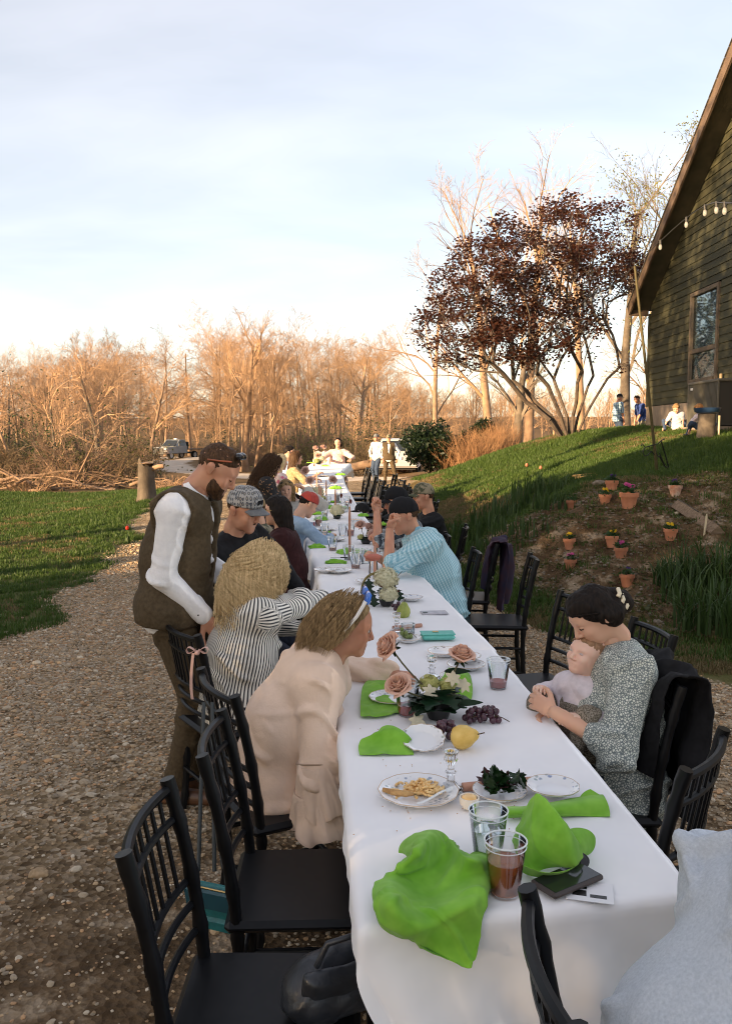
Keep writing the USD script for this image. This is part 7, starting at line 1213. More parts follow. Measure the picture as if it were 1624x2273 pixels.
q0 = TP(1308, 1984); t = thing('paper_card', 'white card with black bars under the phone', 'card', q0 + V(0, 0, .001), math.radians(-14)); part(t, 'paper', box((0, 0, 0), (.10, .085, .001)), pm('card_white', (.78, .78, .80), rough=.6), False); part(t, 'print', cat_([box((-.022, -.012, .0010), (.03, .022, .0008)), box((.018, -.020, .0010), (.035, .012, .0008)), box((-.012, .012, .0010), (.012, .012, .0008))]), blackp, False)
plate(938, 1660, .140, 'scalloped plate with a rose border beside the yellow pear', plate_rose, .035, (.30, 0), .012); pear(1030, 1664, 'yellow pear lying next to the scalloped plate', pear_m, 1.2, .9, 1.06)
grapes(990, 1640, 15, .045, .022, 'dark grapes under the ivy leaves behind the yellow pear', seed=2, r=.0125); grapes(1070, 1606, 26, .058, .022, 'bunch of dark grapes with bare twigs at the right of the roses', seed=3, r=.0115)
def ex0(t, p):
    for (x, y, dy, ln) in ((985, 1490, .05, .10), (1010, 1560, -.06, .10)): P = leaf_blade(ln, .012) @ dirR(V(0, .1, 1)).T @ np.eye(3); part(t, 'leaf', thick(P[..., [0, 2, 1]] * V(1, -.4, 1) + W(x, y, p[1] + dy) - p, .001), ivy_m, True)
arrangement(972, 1596, 'tall peach roses over dark ivy leaves on the nearest table', [(886, 1528, -.04, (-.3, -.5, .8), rose_m, 1.12), (868, 1438, .02, (-.75, -.35, .45), rose_m, 1.15), (1022, 1462, .03, (.15, -.25, .95), rose_m, 1.12)], 26, .082, [(-.03, .03, .115, .034, 90, hyd_g), (.035, .03, .11, .028, 60, hyd_g)], [(925, 1600, -.08), (955, 1535, -.03), (1005, 1505, .0), (985, 1625, -.07), (1030, 1520, .02), (1020, 1620, -.05)], .10, 4, True, .085, ex0)
plate(868, 1560, .168, 'blue flowered plate half over the spread napkin by the beige sleeve', plate_blue); cup(903, 1588, 'clear cup with a little red drink behind the left rose', punch, .3); candle_holder(958, 1508, 'short cut glass candle holder behind the rose stems', .095)
cup(1105, 1528, 'clear plastic cup with red punch at the right edge of the first table', punch, .24, .115); plate(1034, 1486, .165, 'stacked plate below the right rose', plate_rose, .01); plate(1034, 1478, .13, 'upper plate of the stack below the right rose', plate_rose, .01, lift=.022); plate(985, 1456, .15, 'plate left of the stack, at the table seam', plate_rose, .01); plate(1008, 1512, .12, 'white plate edge under the upright green napkin', plate_rose, .0)
# second table
plate(905, 1426, .135, 'small plate of green grapes beside the turquoise wallet', plate_rose, .01); grapes(903, 1422, 9, .028, .018, 'green grapes on the small plate', grape_g, 5, .011, .008)
q0 = TP(971, 1420); t = thing('turquoise_wallet', 'turquoise leather wallet on the second table', 'wallet', q0, math.radians(4)); wm_ = pm('turquoise_leather', (.10, .42, .35), (.13, .47, .40), scale=40, rough=.5, bump=.2); part(t, 'body', rbox((0, 0, .014), (.165, .09, .024), .010), wm_, 30); part(t, 'flap', rbox((0, .004, .029), (.168, .086, .006), .003), wm_, 30); part(t, 'clasp', rbox((-.01, .012, .034), (.03, .02, .004), .002), gold, False)
q0 = TP(963, 1364); t = thing('mobile_phone', 'phone in a pale case on the second table', 'phone', q0, math.radians(-82)); part(t, 'case', rbox((0, 0, .006), (.075, .15, .011), .004), pm('pale_case', (.34, .34, .38), (.5, .48, .52), scale=25, rough=.4), 30); part(t, 'camera', rbox((.018, -.055, .0125), (.024, .026, .002), .001), blackp, False)
lying(872, 1396, 936, 1389, 'taper candle lying left of the pale phone'); pear(895, 1372, 'green pear beside the white hydrangea', pear_g, .25, .3, 1.05); candle_holder(880, 1405, 'glass candle holder in front of the green pear', .10); grapes(880, 1356, 9, .03, .015, 'dark grapes behind the green pear', seed=6)
plate(911, 1334, .15, 'flowered plate right of the white hydrangea', plate_blue); cup(905, 1412, 'low clear tumbler by the plate of green grapes', water, .4, .06, .036, .033)
def ex1(t, p):
    for (x, y, dy) in ((848, 1304, -.05), (818, 1310, .0), (822, 1330, -.02), (885, 1335, -.03), (830, 1348, -.04)): P = leaf_blade(.07, .026, 3); P = P[..., [0, 2, 1]] * V(1, -.7, 1); part(t, 'leaf', thick(P * V(-1 if x < 850 else 1, 1, 1) + W(x, y, p[1] + dy) - p, .001), ivy_m if x != 848 else burg, True)
    A = np.array([W(x, y, p[1] + .02) - p for x, y in ((838, 1272), (822, 1276), (808, 1290), (802, 1315), (800, 1345))]); c = CubicSpline(np.arange(5), A)(np.linspace(0, 4, 26)); part(t, 'amaranth', cat_([blob(q, (.008, .008, .008), 1, .4, 9, k) for k, q in enumerate(c)]), amar, True)
    for a, b in (((868, 1310), (872, 1258)), ((862, 1310), (845, 1240)), ((878, 1300), (892, 1268))):
        h = W(*b, p[1] + .03) - p; part(t, 'stem', tube([V(0, 0, .1), (V(0, 0, .1) + h) / 2, h], .0018, 5), stem_m, True)
    for x, y in ((868, 1312), (852, 1300)): P = leaf_blade(.05, .012); part(t, 'leaf', thick(P[..., [1, 2, 0]] + W(x, y, p[1] - .04) - p, .001), burg, True)
    h = W(828, 1237, p[1] + .25) - p; part(t, 'anthurium', blob(h, (.052, .03, .024), 2, .12, 2, 4), leafm('anthurium_m', (.62, .22, .16), (.72, .32, .24), .3, coord='object'), True)
arrangement(858, 1345, 'white hydrangea with burgundy leaves and a drooping amaranth on the second table', (), 8, .07, [(-.005, -.01, .16, .072, 300, hyd_m), (.01, -.05, .075, .055, 190, hyd_m)], (), .09, 5, True, .08, ex1)
flat_napkin(790, 1333, .17, .10, .05, 'folded green napkin under the reaching hand', .02)
# middle and far tables: (kind, px, py, ...)
flat_napkin(745, 1250, .17, .09, .05, 'rolled green napkin with a dark knife on the third table', .02); q0 = TP(752, 1247) + V(0, 0, .030); t = thing('dark_knife', 'dark knife lying on the rolled green napkin', 'knife', q0, .05); part(t, 'handle', rbox((.04, 0, 0), (.06, .012, .008), .003), blackp, False); part(t, 'blade', rbox((-.03, 0, 0), (.08, .012, .003), .001), pm('knife_steel', (.3, .3, .3), rough=.3, metallic=.8), False)
for a in ((782, 1228, .26, .14, .35, 'large spread green napkin by the tall taper on the third table', .035), (868, 1272, .14, .07, .1, 'green napkin at the right end of the third table', .02), (882, 1262, .12, .08, .5, 'leaf shaped green napkin by the elbow of the checked shirt', .03), (745, 1197, .16, .08, 0, 'green napkin at the left, under the plate of scraps', .02), (840, 1195, .16, .13, .9, 'crumpled green napkin below the soda cans', .03), (724, 1182, .10, .05, 0, 'small green corner under the white plate on the fourth table', .012), (703, 1142, .18, .10, .1, 'folded green napkin under the dark can', .03), (712, 1155, .15, .12, .7, 'bent green napkin in front of the dark can', .04), (806, 1146, .13, .10, .2, 'green napkin next to the black cap on the table', .03), (742, 1115, .18, .08, .0, 'green napkin behind the white hydrangea', .02), (762, 1090, .15, .06, 0, 'green napkin right of the tapers on the fifth table', .02), (697, 1108, .12, .06, 0, 'small green napkin at the left edge of the fifth table', .015), (735, 1066, .2, .09, .2, 'long green napkin on the sixth table', .035), (744, 1050, .2, .10, .3, 'bright green napkin by the row of black chairs', .04), (722, 1032, .2, .07, 0, 'green napkin on the seventh table', .02), (745, 1021, .3, .08, 0, 'row of green cloth at the far end', .02), (690, 1028, .2, .07, 0, 'green napkin before the woman in the tan dress', .02)): flat_napkin(*a)
for a in ((752, 1272, .20, 'white plate at the left of the third table', plate_rose), (722, 1271, .17, 'second white plate at the left of the third table', plate_rose), (742, 1201, .22, 'plate with scraps of food on the fourth table', plate_blue), (722, 1178, .24, 'wide white plate on the fourth table', plate_rose), (790, 1157, .16, 'plate by the reaching arm', plate_blue), (748, 1072, .24, 'plate with a green napkin on the sixth table', plate_rose), (752, 1089, .24, 'white plate at the right of the fifth table', plate_rose), (690, 1056, .24, 'plate at the left of the sixth table', plate_rose), (718, 1041, .24, 'plate near the far flowers', plate_rose)): plate(*a[:4], a[4])
for a in ((789, 1262, 'clear cup with dark tea on the third table', tea, .22), (811, 1252, 'second clear cup of the trio on the third table', water, .1), (857, 1262, 'clear cup half full of tea beside the elbow of the checked shirt', tea, .5), (843, 1226, 'empty clear cup near the can held in hand', None, 0), (797, 1252, 'clear wine tumbler behind the trio of cups', None, 0), (773, 1243, 'clear cup beside the tall taper', water, .2), (738, 1222, 'clear cup with a finger of tea by the large napkin', tea, .2), (720, 1188, 'clear cup standing in the wide white plate', water, .3), (778, 1190, 'clear cup with pink drink in the middle of the fourth table', punch, .5), (760, 1190, 'clear cup left of the pink drink', None, 0), (707, 1168, 'square clear cup of tea at the left of the fourth table', tea, .6), (720, 1150, 'tall clear cup beside the dark can', water, .5), (728, 1120, 'clear cup on the fifth table', water, .3), (711, 1094, 'cup of dark tea by the ear touching woman', tea, .6), (766, 1076, 'clear cup at the right edge of the sixth table', None, 0)): cup(*a)
for a in ((776, 1243, 120, 'tallest taper candle, standing on the third table'), (832, 1292, 85, 'taper candle in front of the pink anthurium'), (744, 1152, 66, 'taper candle in front of the white hydrangea of the fourth table'), (724, 1116, 50, 'taper candle on the fifth table'), (712, 1085, 55, 'taper candle of the row on the sixth table, nearest'), (708, 1064, 50, 'taper candle of the row on the sixth table, middle'), (703, 1052, 44, 'taper candle of the row on the sixth table, behind'), (697, 1032, 36, 'taper candle beside the arm in the tan dress'), (735, 1022, 14, 'short taper candle at the far end'), (758, 1020, 12, 'shortest taper candle at the far right end')): taper(*a)
q0 = TP(835, 1290); t = thing('carafe', 'clear glass carafe left of the taper before the anthurium', 'carafe', q0 - V(.02, 0, 0)); part(t, 'body', lathe([(0, 0), (.03, 0), (.034, .06), (.028, .13), (.020, .15), (.024, .165)], 18), clear, 40); part(t, 'stopper', lathe([(0, .16), (.02, .165), (.018, .18), (0, .185)], 12), rimw, 40)
can_al = pm('can_aluminium', (.50, .42, .30), rough=.3, metallic=.8); 
def can(px, py, col, label, base=None):
    p = TP(px, py) if base is None else base; t = thing('drink_can', label, 'can', p); part(t, 'side', lathe([(.026, .004), (.033, .012), (.033, .108), (.028, .118)], 20), col, 40); part(t, 'lid', lathe([(.0, .115), (.026, .115), (.0275, .1195), (.028, .118)], 20), can_al, 40); part(t, 'bottom', lathe([(0, .006), (.024, .0), (.026, .004)], 20), can_al, 40)
can(706, 1140, pm('can_dark', (.03, .045, .06), (.25, .28, .32), scale=30, rough=.35, lo=.48, hi=.6), 'dark blue soda can on the folded green napkin'); can(821, 1190, pm('can_gold', (.40, .28, .10), (.55, .5, .42), scale=20, rough=.3), 'gold topped can right of the roses'); can(849, 1214, pm('can_brown', (.05, .02, .012), rough=.3), 'dark brown can in the hand of the man in the checked shirt'); can(748, 1107, pm('can_far', (.06, .06, .06), (.3, .3, .3), scale=30, rough=.4), 'small dark can beside the burgundy leaves')
q0 = TP(690, 1168); t = thing('snack_box', 'small blue and red packet by the cup of tea', 'packet', q0, .1); part(t, 'box', rbox((0, 0, .02), (.10, .06, .04), .004), pm('packet_blue', (.10, .16, .38), (.5, .5, .55), scale=30, rough=.4), False); part(t, 'band', rbox((.035, 0, .0205), (.02, .0615, .041), .003), pm('packet_red', (.30, .05, .05), rough=.4), False)
q0 = TP(790, 1164); t = thing('sauce_bowl', 'white bowl of orange sauce at the reaching hand', 'bowl', q0); part(t, 'bowl', lathe([(0, 0), (.04, 0), (.065, .04), (.075, .055), (.07, .055), (.05, .03), (0, .02)], 20), plate_rose, 40); part(t, 'sauce', lathe([(.068, .05), (.04, .052), (0, .053)], 16), pm('sauce', (.60, .30, .10), rough=.3), True)
q0 = TP(800, 1135); t = thing('baseball_cap', 'black cap lying brim up on the table by the plaid shirt', 'cap', q0 + V(0.02, 0, -.035), 1.9); part(t, 'crown', xf(CAPD, t=(0, 0, 0)), cap_black, True); part(t, 'brim', CAPB, cap_black, True)
q0 = TP(744, 1022); t = thing('water_bottle', 'clear water bottle at the far end of the tables', 'bottle', q0); part(t, 'bottle', lathe([(0, 0), (.032, .0), (.034, .1), (.03, .16), (.014, .20), (.014, .215)], 14), clear, 40); part(t, 'label_band', lathe([(.0345, .07), (.0345, .12)], 14), pm('band_white', (.6, .62, .66), rough=.5), True); part(t, 'lid', lathe([(0, .23), (.016, .23), (.016, .212)], 12), white_pl, 40)
# roses and hydrangeas along the middle
arrangement(812, 1208, 'pale roses standing left of the gold topped can', [(800, 1168, .06, (-.2, -.5, .7), rose_p, 1.2), (818, 1172, .04, (.3, -.5, .7), rose_p, 1.1), (826, 1190, -.02, (.1, -.9, .3), rose_p, 1.25)], 9, .06, [(-.05, 0, .06, .03, 50, hyd_g)], (), .08, 11, True, .06)
arrangement(748, 1152, 'white hydrangea behind the taper of the fourth table', (), 6, .06, [(0, 0, .10, .088, 260, hyd_m)], (), .08, 12, True, .06)
arrangement(706, 1098, 'dark leaves with a green pear and pink rose on the fifth table', [(688, 1068, .05, (-.2, -.8, .5), rose_p, 1.4), (738, 1066, .05, (.2, -.8, .5), rose_p, 1.3)], 12, .08, [(.06, .02, .09, .045, 80, hyd_g)], (), .1, 13, True, .07); pear(702, 1098, 'green pear under the dark leaves on the fifth table', pear_g, .4, 0, 1.3)
arrangement(700, 1058, 'white hydrangea with pink bloom on the sixth table', [(678, 1046, .0, (-.3, -.8, .4), rose_p, 1.5)], 8, .08, [(.03, 0, .12, .10, 200, hyd_m)], (), .1, 14, True, .07)
arrangement(708, 1030, 'tall pale roses on the seventh table beside the tan dress', [(700, 984 + 12, .1, (0, -.6, .8), rose_p, 1.5), (717, 994, .2, (.1, -.6, .8), rose_p, 1.5), (706, 1012, 0, (0, -.9, .3), rose_p, 1.6)], 8, .08, [(.05, 0, .12, .08, 120, hyd_m), (-.05, -.1, .08, .06, 90, hyd_g)], (), .1, 15, True, .07)
# burgundy leaves near the fifth table
q0 = TP(764, 1122); t = thing('burgundy_sprig', 'sprig of burgundy leaves on thin stems over the fourth table', 'sprig', q0)
for k, (x, y) in enumerate(((757, 1095), (768, 1115), (778, 1108))): h = W(x, y, q0[1]) - q0; part(t, 'stem', tube([V(-.05, 0, .02), h], .002, 5), stem_m, True); P = leaf_blade(.07, .02); part(t, 'leaf', thick(P[..., [0, 2, 1]] * V(1, 1, -1) + h, .001), burg, True)
# things hung on the chairs
ribbon_m = pm('pink_ribbon', (.62, .40, .34), rough=.4); q0 = V(-.714, 3.475, .85); t = thing('ribbon_bow', 'pink ribbon bow tied round the post of the chair behind the striped shirt', 'ribbon', q0)
for sgn in (-1, 1): part(t, 'loop', thick(spl_sheet([[V(sgn * .045 * math.sin(u), -.012 + z, .018 * math.sin(2 * u) + .02 * u / 3) for z in (-.012, .012)] for u in np.linspace(.0, 3.0, 8)], 14, 5), .0015), ribbon_m, True)
part(t, 'tail', thick(spl_sheet([[V(-.015 + .006 * s - .012 * math.sin(z * 12), -.02, -z) for s in (-1, 1)] for z in (0, .06, .13, .20)], 10, 4), .0015), ribbon_m, True); part(t, 'knot', blob((0, -.014, .0), (.012, .012, .012), 1), ribbon_m, True)
teal = pm('teal_leather', (.010, .115, .125), (.015, .16, .17), scale=30, rough=.5, bump=.2); q0 = W(468, 1962, 2.30); t = thing('teal_purse', 'teal purse hanging by a dark strap from the chair of the beige blouse', 'purse', q0, -.35, rx=.25); part(t, 'pouch', rbox((0, 0, -.06), (.16, .045, .12), .02), teal, 30); part(t, 'pouch_flap', rbox((0, -.026, -.035), (.155, .012, .07), .006), pm('teal_dark', (.008, .06, .085), rough=.5), 30); part(t, 'zip', tube([V(-.07, -.02, .0), V(.07, -.02, .0)], .003, 5), gold, True); part(t, 'pouch_lower', rbox((.02, -.012, -.13), (.12, .03, .05), .01), teal, 30)
strap_m = pm('dark_strap', (.02, .025, .025), rough=.5)
for px, tx in ((440, 452), (476, 470)): a, b2 = W(tx, 1560, 2.62), W(px, 1935, 2.33); M_ = np.array([[math.cos(.35), -math.sin(.35), 0], [math.sin(.35), math.cos(.35), 0], [0, 0, 1]]); Rx_ = np.array([[1, 0, 0], [0, math.cos(.25), -math.sin(.25)], [0, math.sin(.25), math.cos(.25)]]); f_ = lambda w: Rx_.T @ (M_ @ (w - q0)); part(t, 'strap', tube([f_(a), f_((a + b2) / 2), f_(b2)], .0065, 6), strap_m, True)
def draped(name, label, cat, x, y, deg, mat, H=.94, drop=.5, w=.18, seed=1):
    """garment hung over a chair back"""
    c, s = math.cos(math.radians(deg)), math.sin(math.radians(deg)); b = V(x, y, hz(x, y)); t = thing(name, label, cat, b, math.radians(deg)); u = np.linspace(-1, 1, 14); rows = []
    for q, (yy, z) in enumerate(((-.175, H - drop * .7), (-.20, H - .15), (-.235, H - .02), (-.28, H + .015), (-.325, H - .02), (-.325, H - .2), (-.31, H - drop * .6), (-.30, H - drop))): rows.append(np.stack([u * w * (1 + .04 * q), yy - .02 * np.cos(u * 5 + q) - .012 * np.sin(u * 11), z - .03 * u ** 2 * (q == 3) + .015 * np.sin(u * 7 + q)], 1))
    part(t, 'fabric', thick(wrink(spl_sheet(np.array(rows), 40, 30), .010, 9, seed), .006), mat, True); part(t, 'sleeve', fold(tube([V(w * .9, -.34, H - .06), V(w * 1.05, -.36, H - .25), V(w * .95, -.34, H - .45), V(w * .98, -.33, H - .55)], [.05, .06, .052, .045], 12), .008, 14, seed), mat, True); return t
draped('dark_jacket', 'black jacket hung on the back of the chair of the mother', 'jacket', .80, 2.93, 90, black_cloth, .95, .5); draped('purple_jacket', 'dark purple and blue jacket hung on a chair behind the checked shirt', 'jacket', .80, 6.75, 82, pm('purple_print', (.012, .012, .038), (.04, .010, .016), scale=8, rough=.8), .93, .55)
draped('pink_wrap', 'pale pink wrap over a chair beside the woman at the far end', 'wrap', -.98, 19.0, 180, floral_rose, .98, .4)
bag_m = pm('black_bag', (.010, .012, .016), (.02, .024, .032), scale=12, rough=.38, bump=.2); q0 = V(-.06, 1.78, .462); t = thing('black_handbag', 'black handbag lying on the seat of the nearest chair', 'handbag', q0, .3); part(t, 'body', fold(SDF().cap((-.07, 0, .06), (.11, .03, .06), .062, None, .03, [(Y3, 1.25)]).cap((-.05, 0, .10), (.09, .03, .10), .045, None, .03).mesh(.009), .004, 10, 2), bag_m, True); part(t, 'handle', tube([V(-.06, -.03, .14), V(-.04, -.05, .20), V(.03, -.05, .21), V(.07, -.03, .145)], .007, 8), bag_m, True); part(t, 'flap', fold(SDF().cap((-.06, -.05, .10), (.09, -.03, .10), .040, None, .02, [(Y3, .5)]).mesh(.009), .006, 12, 5), bag_m, True)
for a in ((703, 1216, .15, .10, .3, 'green napkin at the left edge of the third table behind the blond curls', .025), (846, 1166, .14, .09, .4, 'green napkin under the forearm of the plaid shirt', .025), (700, 1078, .18, .10, .2, 'green napkin left of the row of tapers', .03), (755, 1040, .2, .1, .1, 'small green napkin at the right corner of the seventh table', .03)): flat_napkin(*a)
for a in ((815, 1296, .16, 'white plate behind the white hydrangea of the second table', plate_rose), (700, 1128, .18, 'white plate behind the dark can', plate_rose)): plate(*a[:4], a[4])
for a in ((745, 1138, 'clear cup left of the white hydrangea of the fourth table', water, .4), (770, 1120, 'clear cup right of the taper on the fifth table', tea, .3), (690, 1086, 'clear cup in front of the woman touching her ear', water, .5), (752, 1056, 'clear cup by the bright green napkin near the black chairs', None, 0)): cup(*a)
g = np.random.default_rng(31); cr = []
for k in range(46):
    c = TP(*((900, 1812), (1010, 1800), (1080, 1800), (930, 1690), (1130, 1830), (880, 1610))[k % 6]) + V(g.normal() * .10, g.normal() * .07, .0015); cr.append(blob(c, (.0018, .0014, .0012), 1, .4, 3, k))
single('crumbs', cat_(cr), crust, 'crumbs of bread scattered round the plates', 'crumbs', kind='stuff')
# ------------------------------------------------------------------ vehicles
car_w = pm('car_paint', (.36, .36, .37), rough=.3, coat_weight=.5); car_k = pm('car_trim', (.02, .02, .02), rough=.5); car_gl = pm('car_glass', (.02, .025, .03), rough=.06); tyre = pm('tyre', (.015, .015, .015), rough=.9); tail_r = pm('tail_light', (.45, .02, .015), rough=.2); chrome = pm('wheel_rim', (.45, .45, .46), rough=.3, metallic=.8); plate_w = pm('licence_plate', (.6, .6, .62), rough=.5)
def wheels(t, xs, ys, r, w=.22):
    for x in xs:
        for y in ys:
            q = thing_part = part(t, 'wheel', xf(lathe([(r * .62, -w / 2), (r * .94, -w / 2), (r, -w / 2 + .03), (r, w / 2 - .03), (r * .94, w / 2), (r * .62, w / 2)], 22), ry=PI / 2, t=(x, y, r)), tyre, 40); part(q, 'rim', xf(lathe([(0, -w * .4), (r * .60, -w * .45), (r * .64, 0), (r * .60, w * .45), (0, w * .4)], 16), ry=PI / 2, t=(x, y, r)), chrome, 30)
def hull(p): return trimesh.convex.convex_hull(np.array(p, float))
def prism(prof, x0, x1, dx=0):  # side profile (y, z) extruded along x, with tumblehome dx at the top
    zs = np.array([z for _, z in prof]); k = (zs - zs.min()) / (np.ptp(zs) + 1e-9); return hull([(x0 + dx * kk, y, z) for (y, z), kk in zip(prof, k)] + [(x1 - dx * kk, y, z) for (y, z), kk in zip(prof, k)])
b = W(886, 1045, 37); b[2] = hz(b[0], b[1]); t = thing('silver_car', 'parked silver hatchback seen from behind by the green bush', 'car', b, math.radians(-6))
part(t, 'body', cat_([prism([(-2.2, .32), (-2.26, .55), (-2.2, .95), (2.1, .90), (2.25, .6), (2.2, .32)], -.9, .9, .06), prism([(-2.05, .94), (-1.55, 1.50), (-1.2, 1.56), (.3, 1.53), (1.1, .93)], -.82, .82, .16)]), car_w, 25)
part(t, 'rear_window', hull([(x * s, y, z) for s in (-1, 1) for x, y, z in ((.70, -2.02, 1.03), (.60, -1.66, 1.44), (.70, -2.00, 1.02), (.60, -1.64, 1.43))] ), car_gl, False)
for s in (-1, 1): part(t, 'tail_light', rbox((s * .78, -2.21, .86), (.2, .07, .22), .02), tail_r, False); part(t, 'side_window', hull([(s * .865, -1.5, 1.0), (s * .865, .75, 1.0), (s * .74, .2, 1.46), (s * .74, -1.3, 1.46), (s * .85, -1.5, 1.0), (s * .85, .75, 1.0), (s * .73, .2, 1.45), (s * .73, -1.3, 1.45)]), car_gl, False)
part(t, 'bumper', rbox((0, -2.25, .48), (1.76, .12, .24), .04), car_w, 30); part(t, 'licence_plate', rbox((0, -2.275, .72), (.5, .02, .12), .005), plate_w, False); part(t, 'underside', box((0, 0, .3), (1.6, 4.1, .12)), car_k, False); wheels(t, (-.78, .78), (-1.4, 1.4), .31)
b = W(382, 1012, 100); b[2] = hz(b[0], b[1]); t = thing('flatbed_truck', 'white flatbed pickup truck parked on the far track at the wood edge', 'truck', b, math.radians(155), scale=1.2)
trk = pm('truck_paint', (.16, .17, .18), rough=.35, coat_weight=.3)
part(t, 'cab', cat_([prism([(.2, .6), (.2, 1.22), (1.9, 1.20), (2.05, .6)], -.98, .98, .03), prism([(-1.2, .6), (-1.25, 1.3), (.35, 1.3), (.35, .6)], -.98, .98, .02), prism([(-1.2, 1.28), (-1.05, 1.93), (-.2, 1.95), (.55, 1.26)], -.92, .92, .12)]), trk, 25)
part(t, 'windscreen', hull([(x * s, y, z) for s in (-1, 1) for x, y, z in ((.8, .54, 1.32), (.7, -.10, 1.87), (.8, .50, 1.31), (.7, -.13, 1.86))]), car_gl, False)
for s in (-1, 1): part(t, 'side_window', hull([(s * .925, -.95, 1.34), (s * .925, .15, 1.34), (s * .84, -.25, 1.86), (s * .84, -.95, 1.86), (s * .90, -.95, 1.34), (s * .90, .15, 1.34), (s * .82, -.25, 1.86), (s * .82, -.95, 1.86)]), car_gl, False); part(t, 'headlight', rbox((s * .75, 2.03, 1.0), (.3, .06, .2), .02), chrome, False); part(t, 'mirror', rbox((s * 1.12, .3, 1.45), (.14, .08, .26), .02), car_k, False)
part(t, 'grille', rbox((0, 2.04, .95), (1.1, .06, .34), .02), car_k, False); part(t, 'bumper', rbox((0, 2.12, .62), (1.95, .16, .26), .03), car_k, 30); part(t, 'flatbed', box((0, -2.4, .98), (2.2, 2.3, .10)), car_k, False); part(t, 'headboard', box((0, -1.3, 1.35), (2.1, .06, .75)), car_k, False); part(t, 'chassis', box((0, -.6, .62), (.9, 5.2, .16)), car_k, False); part(t, 'beacon', rbox((0, -.6, 2.02), (.35, .2, .13), .03), plate_w, 30); wheels(t, (-.84, .84), (-2.5, 1.3), .40, .26)
# ------------------------------------------------------------------ gravel stones, grass, litter (uncountable)
g = np.random.default_rng(100); stone_mats = [pm('gravel_tan', (.27, .185, .10), (.42, .30, .18), scale=30, rough=.9, rnd_v=.32), pm('gravel_grey', (.23, .18, .125), (.36, .29, .205), scale=30, rough=.9, rnd_v=.3), pm('gravel_rust', (.29, .165, .08), (.40, .25, .135), scale=30, rough=.9, rnd_v=.4), pm('gravel_pale', (.42, .35, .26), (.55, .47, .36), scale=30, rough=.9, rnd_v=.25)]
def scatter(n, x0, x1, y0, y1, power=1.0):
    y = y0 + (y1 - y0) * g.random(n) ** power; x = g.uniform(x0, x1, n); u = x / np.maximum(y, .3) * 1850 + 812; k = (u > -330) & (u < 1960); return x[k], y[k]
x1, y1 = scatter(270000, -8, 4.5, .9, 13, 1.35); x2, y2 = scatter(60000, -3, 6, 4, 9, 1); x, y = np.concatenate([x1, x2]), np.concatenate([y1, y2]); k = gravel_mask(x, y) > g.random(len(x)) * .9 + .05
wear = fbm(np.stack([x * .8, y * .8, 0 * x], -1), 3, 44); k &= (wear + .10 * smooth(y, 2.0, 4.5) > .47) | (g.random(len(x)) < .25 + .4 * smooth(y, 2, 5)); k &= ~((x > TX(y) - .25) & (x < TX(y) + .25) & (y > 2.2)); x, y = x[k], y[k]; n = len(x)
sz = np.clip(g.lognormal(-5.10, .40, n), .0035, .026) * (1 + .06 * np.maximum(0, y - 3)); z = hgt(x, y)
protos_s = [(blob((0, 0, 0), (1, .8, .55), 1, .5, 1.6, s), stone_mats[s % 4]) for s in range(8)]
instancer('gravel_stones', protos_s, np.stack([x, y, z + sz * .2], 1), g.choice(8, n, p=[.18, .16, .12, .06, .18, .14, .10, .06]), quat_z(g.random(n) * 6.3) , np.stack([sz * g.uniform(.8, 1.3, n), sz, sz * g.uniform(.7, 1.2, n)], 1), label='loose tan and grey gravel stones', cat='gravel')
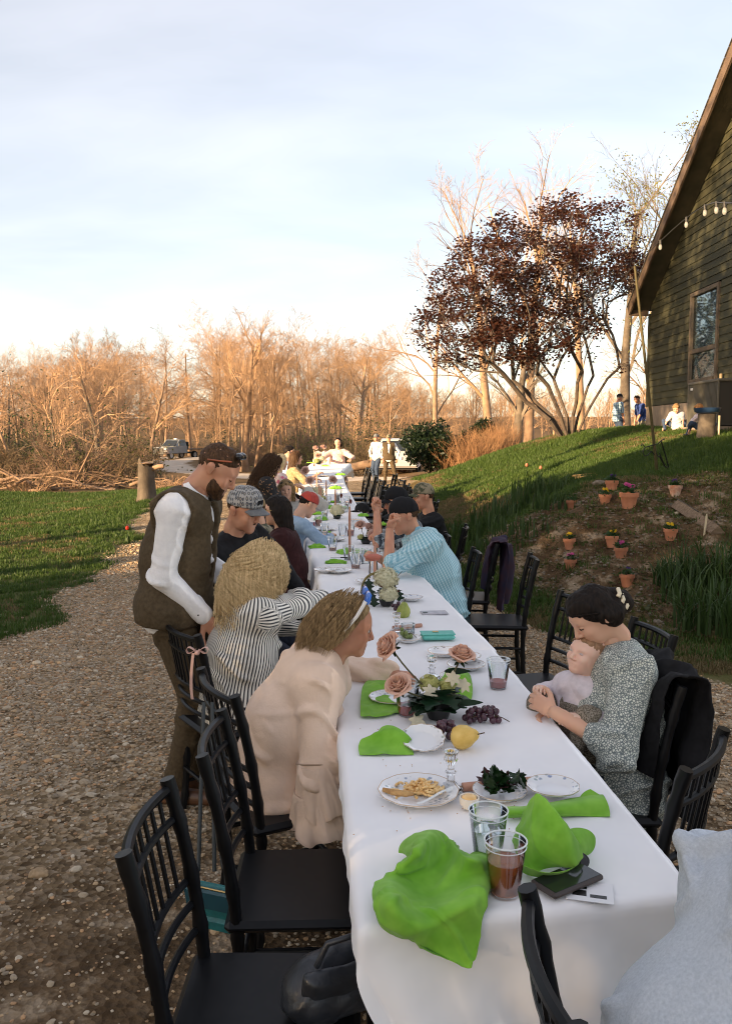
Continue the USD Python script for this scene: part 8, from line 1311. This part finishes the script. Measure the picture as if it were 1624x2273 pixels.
# larger stones one can pick out in the gravel
for k in range(60):
    y = 1.7 + 6.5 * g.random() ** 1.3; x = -1.2 * y * .42 - .35 + (g.random() - .5) * y * .42; s = g.uniform(.018, .038)
    o = single('gravel_rock', blob((0, 0, 0), (s, s * .75, s * .55), 2, .45, 1.8, k), stone_mats[k % 4], 'larger loose stone lying in the gravel left of the chairs', 'stone', 'larger stones in the gravel', smooth=50); UsdGeom.Xformable(o).AddTranslateOp().Set(Gf.Vec3d(x, y, hz(x, y) + s * .25))
grass_m = leafm('grass_blade', (.056, .098, .018), (.12, .165, .035), .35, scale=1.6); grass_d = leafm('grass_dry', (.16, .12, .055), (.27, .20, .10), .3, scale=1.5)
def tuft(n, h, r, seed, w=.0035):
    return straps(n, r, h, seed, w, .9)
tufts = [(tuft(26, .06, .08, 1), grass_m), (tuft(26, .075, .09, 2), grass_m), (tuft(22, .05, .08, 3), grass_m), (tuft(20, .045, .08, 4), grass_d)]
xa, ya = scatter(26000, -14, -1.5, 6, 26, 1.2); xb, yb_ = scatter(46000, 1.1, 10, 6.0, 30, 1.2); x, y = np.concatenate([xa, xb]), np.concatenate([ya, yb_]); gmk = gravel_mask(x, y); bmk = bank_mask(x, y)
dry = fbm(np.stack([x * .55, y * .55, 0 * x], -1), 4, 9); k = (gmk < .45 + .2 * g.random(len(x))) & ((bmk < .35) | (g.random(len(x)) < .02)); x, y, dry = x[k], y[k], dry[k]; n = len(x); pid = np.where(dry + g.normal(size=n) * .07 > .60, 3, g.integers(0, 3, n))
instancer('grass', tufts, np.stack([x, y, hgt(x, y) - .004], 1), pid, quat_z(g.random(n) * 6.3), g.uniform(.6, 1.15, n) * (1 + .03 * np.maximum(0, y - 10)), label='mown green grass with dry patches', cat='grass')
# dry litter and small plants on the bank
xb, yb_ = scatter(9000, 1.2, 5.5, 7, 12, 1); bm_ = bank_mask(xb, yb_); k = bm_ > .3; xb, yb_ = xb[k], yb_[k]; n = len(xb)
lit = [(straps(7, .07, .03, 9, .003, 1.8), grass_d), (blob((0, 0, 0), (.018, .014, .010), 1, .5, 2, 3), rockm), (leaf_cards(g.normal(size=(9, 3)) * V(.05, .05, .004), .02, g, .15), bl), (tuft(9, .05, .05, 12), grass_m)]
instancer('bank_litter', lit, np.stack([xb, yb_, hgt(xb, yb_) + .004], 1), g.choice(4, n, p=[.38, .27, .25, .10]), quat_z(g.random(n) * 6.3), g.uniform(.5, 1.4, n), label='dry straw, pebbles and leaves on the bare bank', cat='litter')
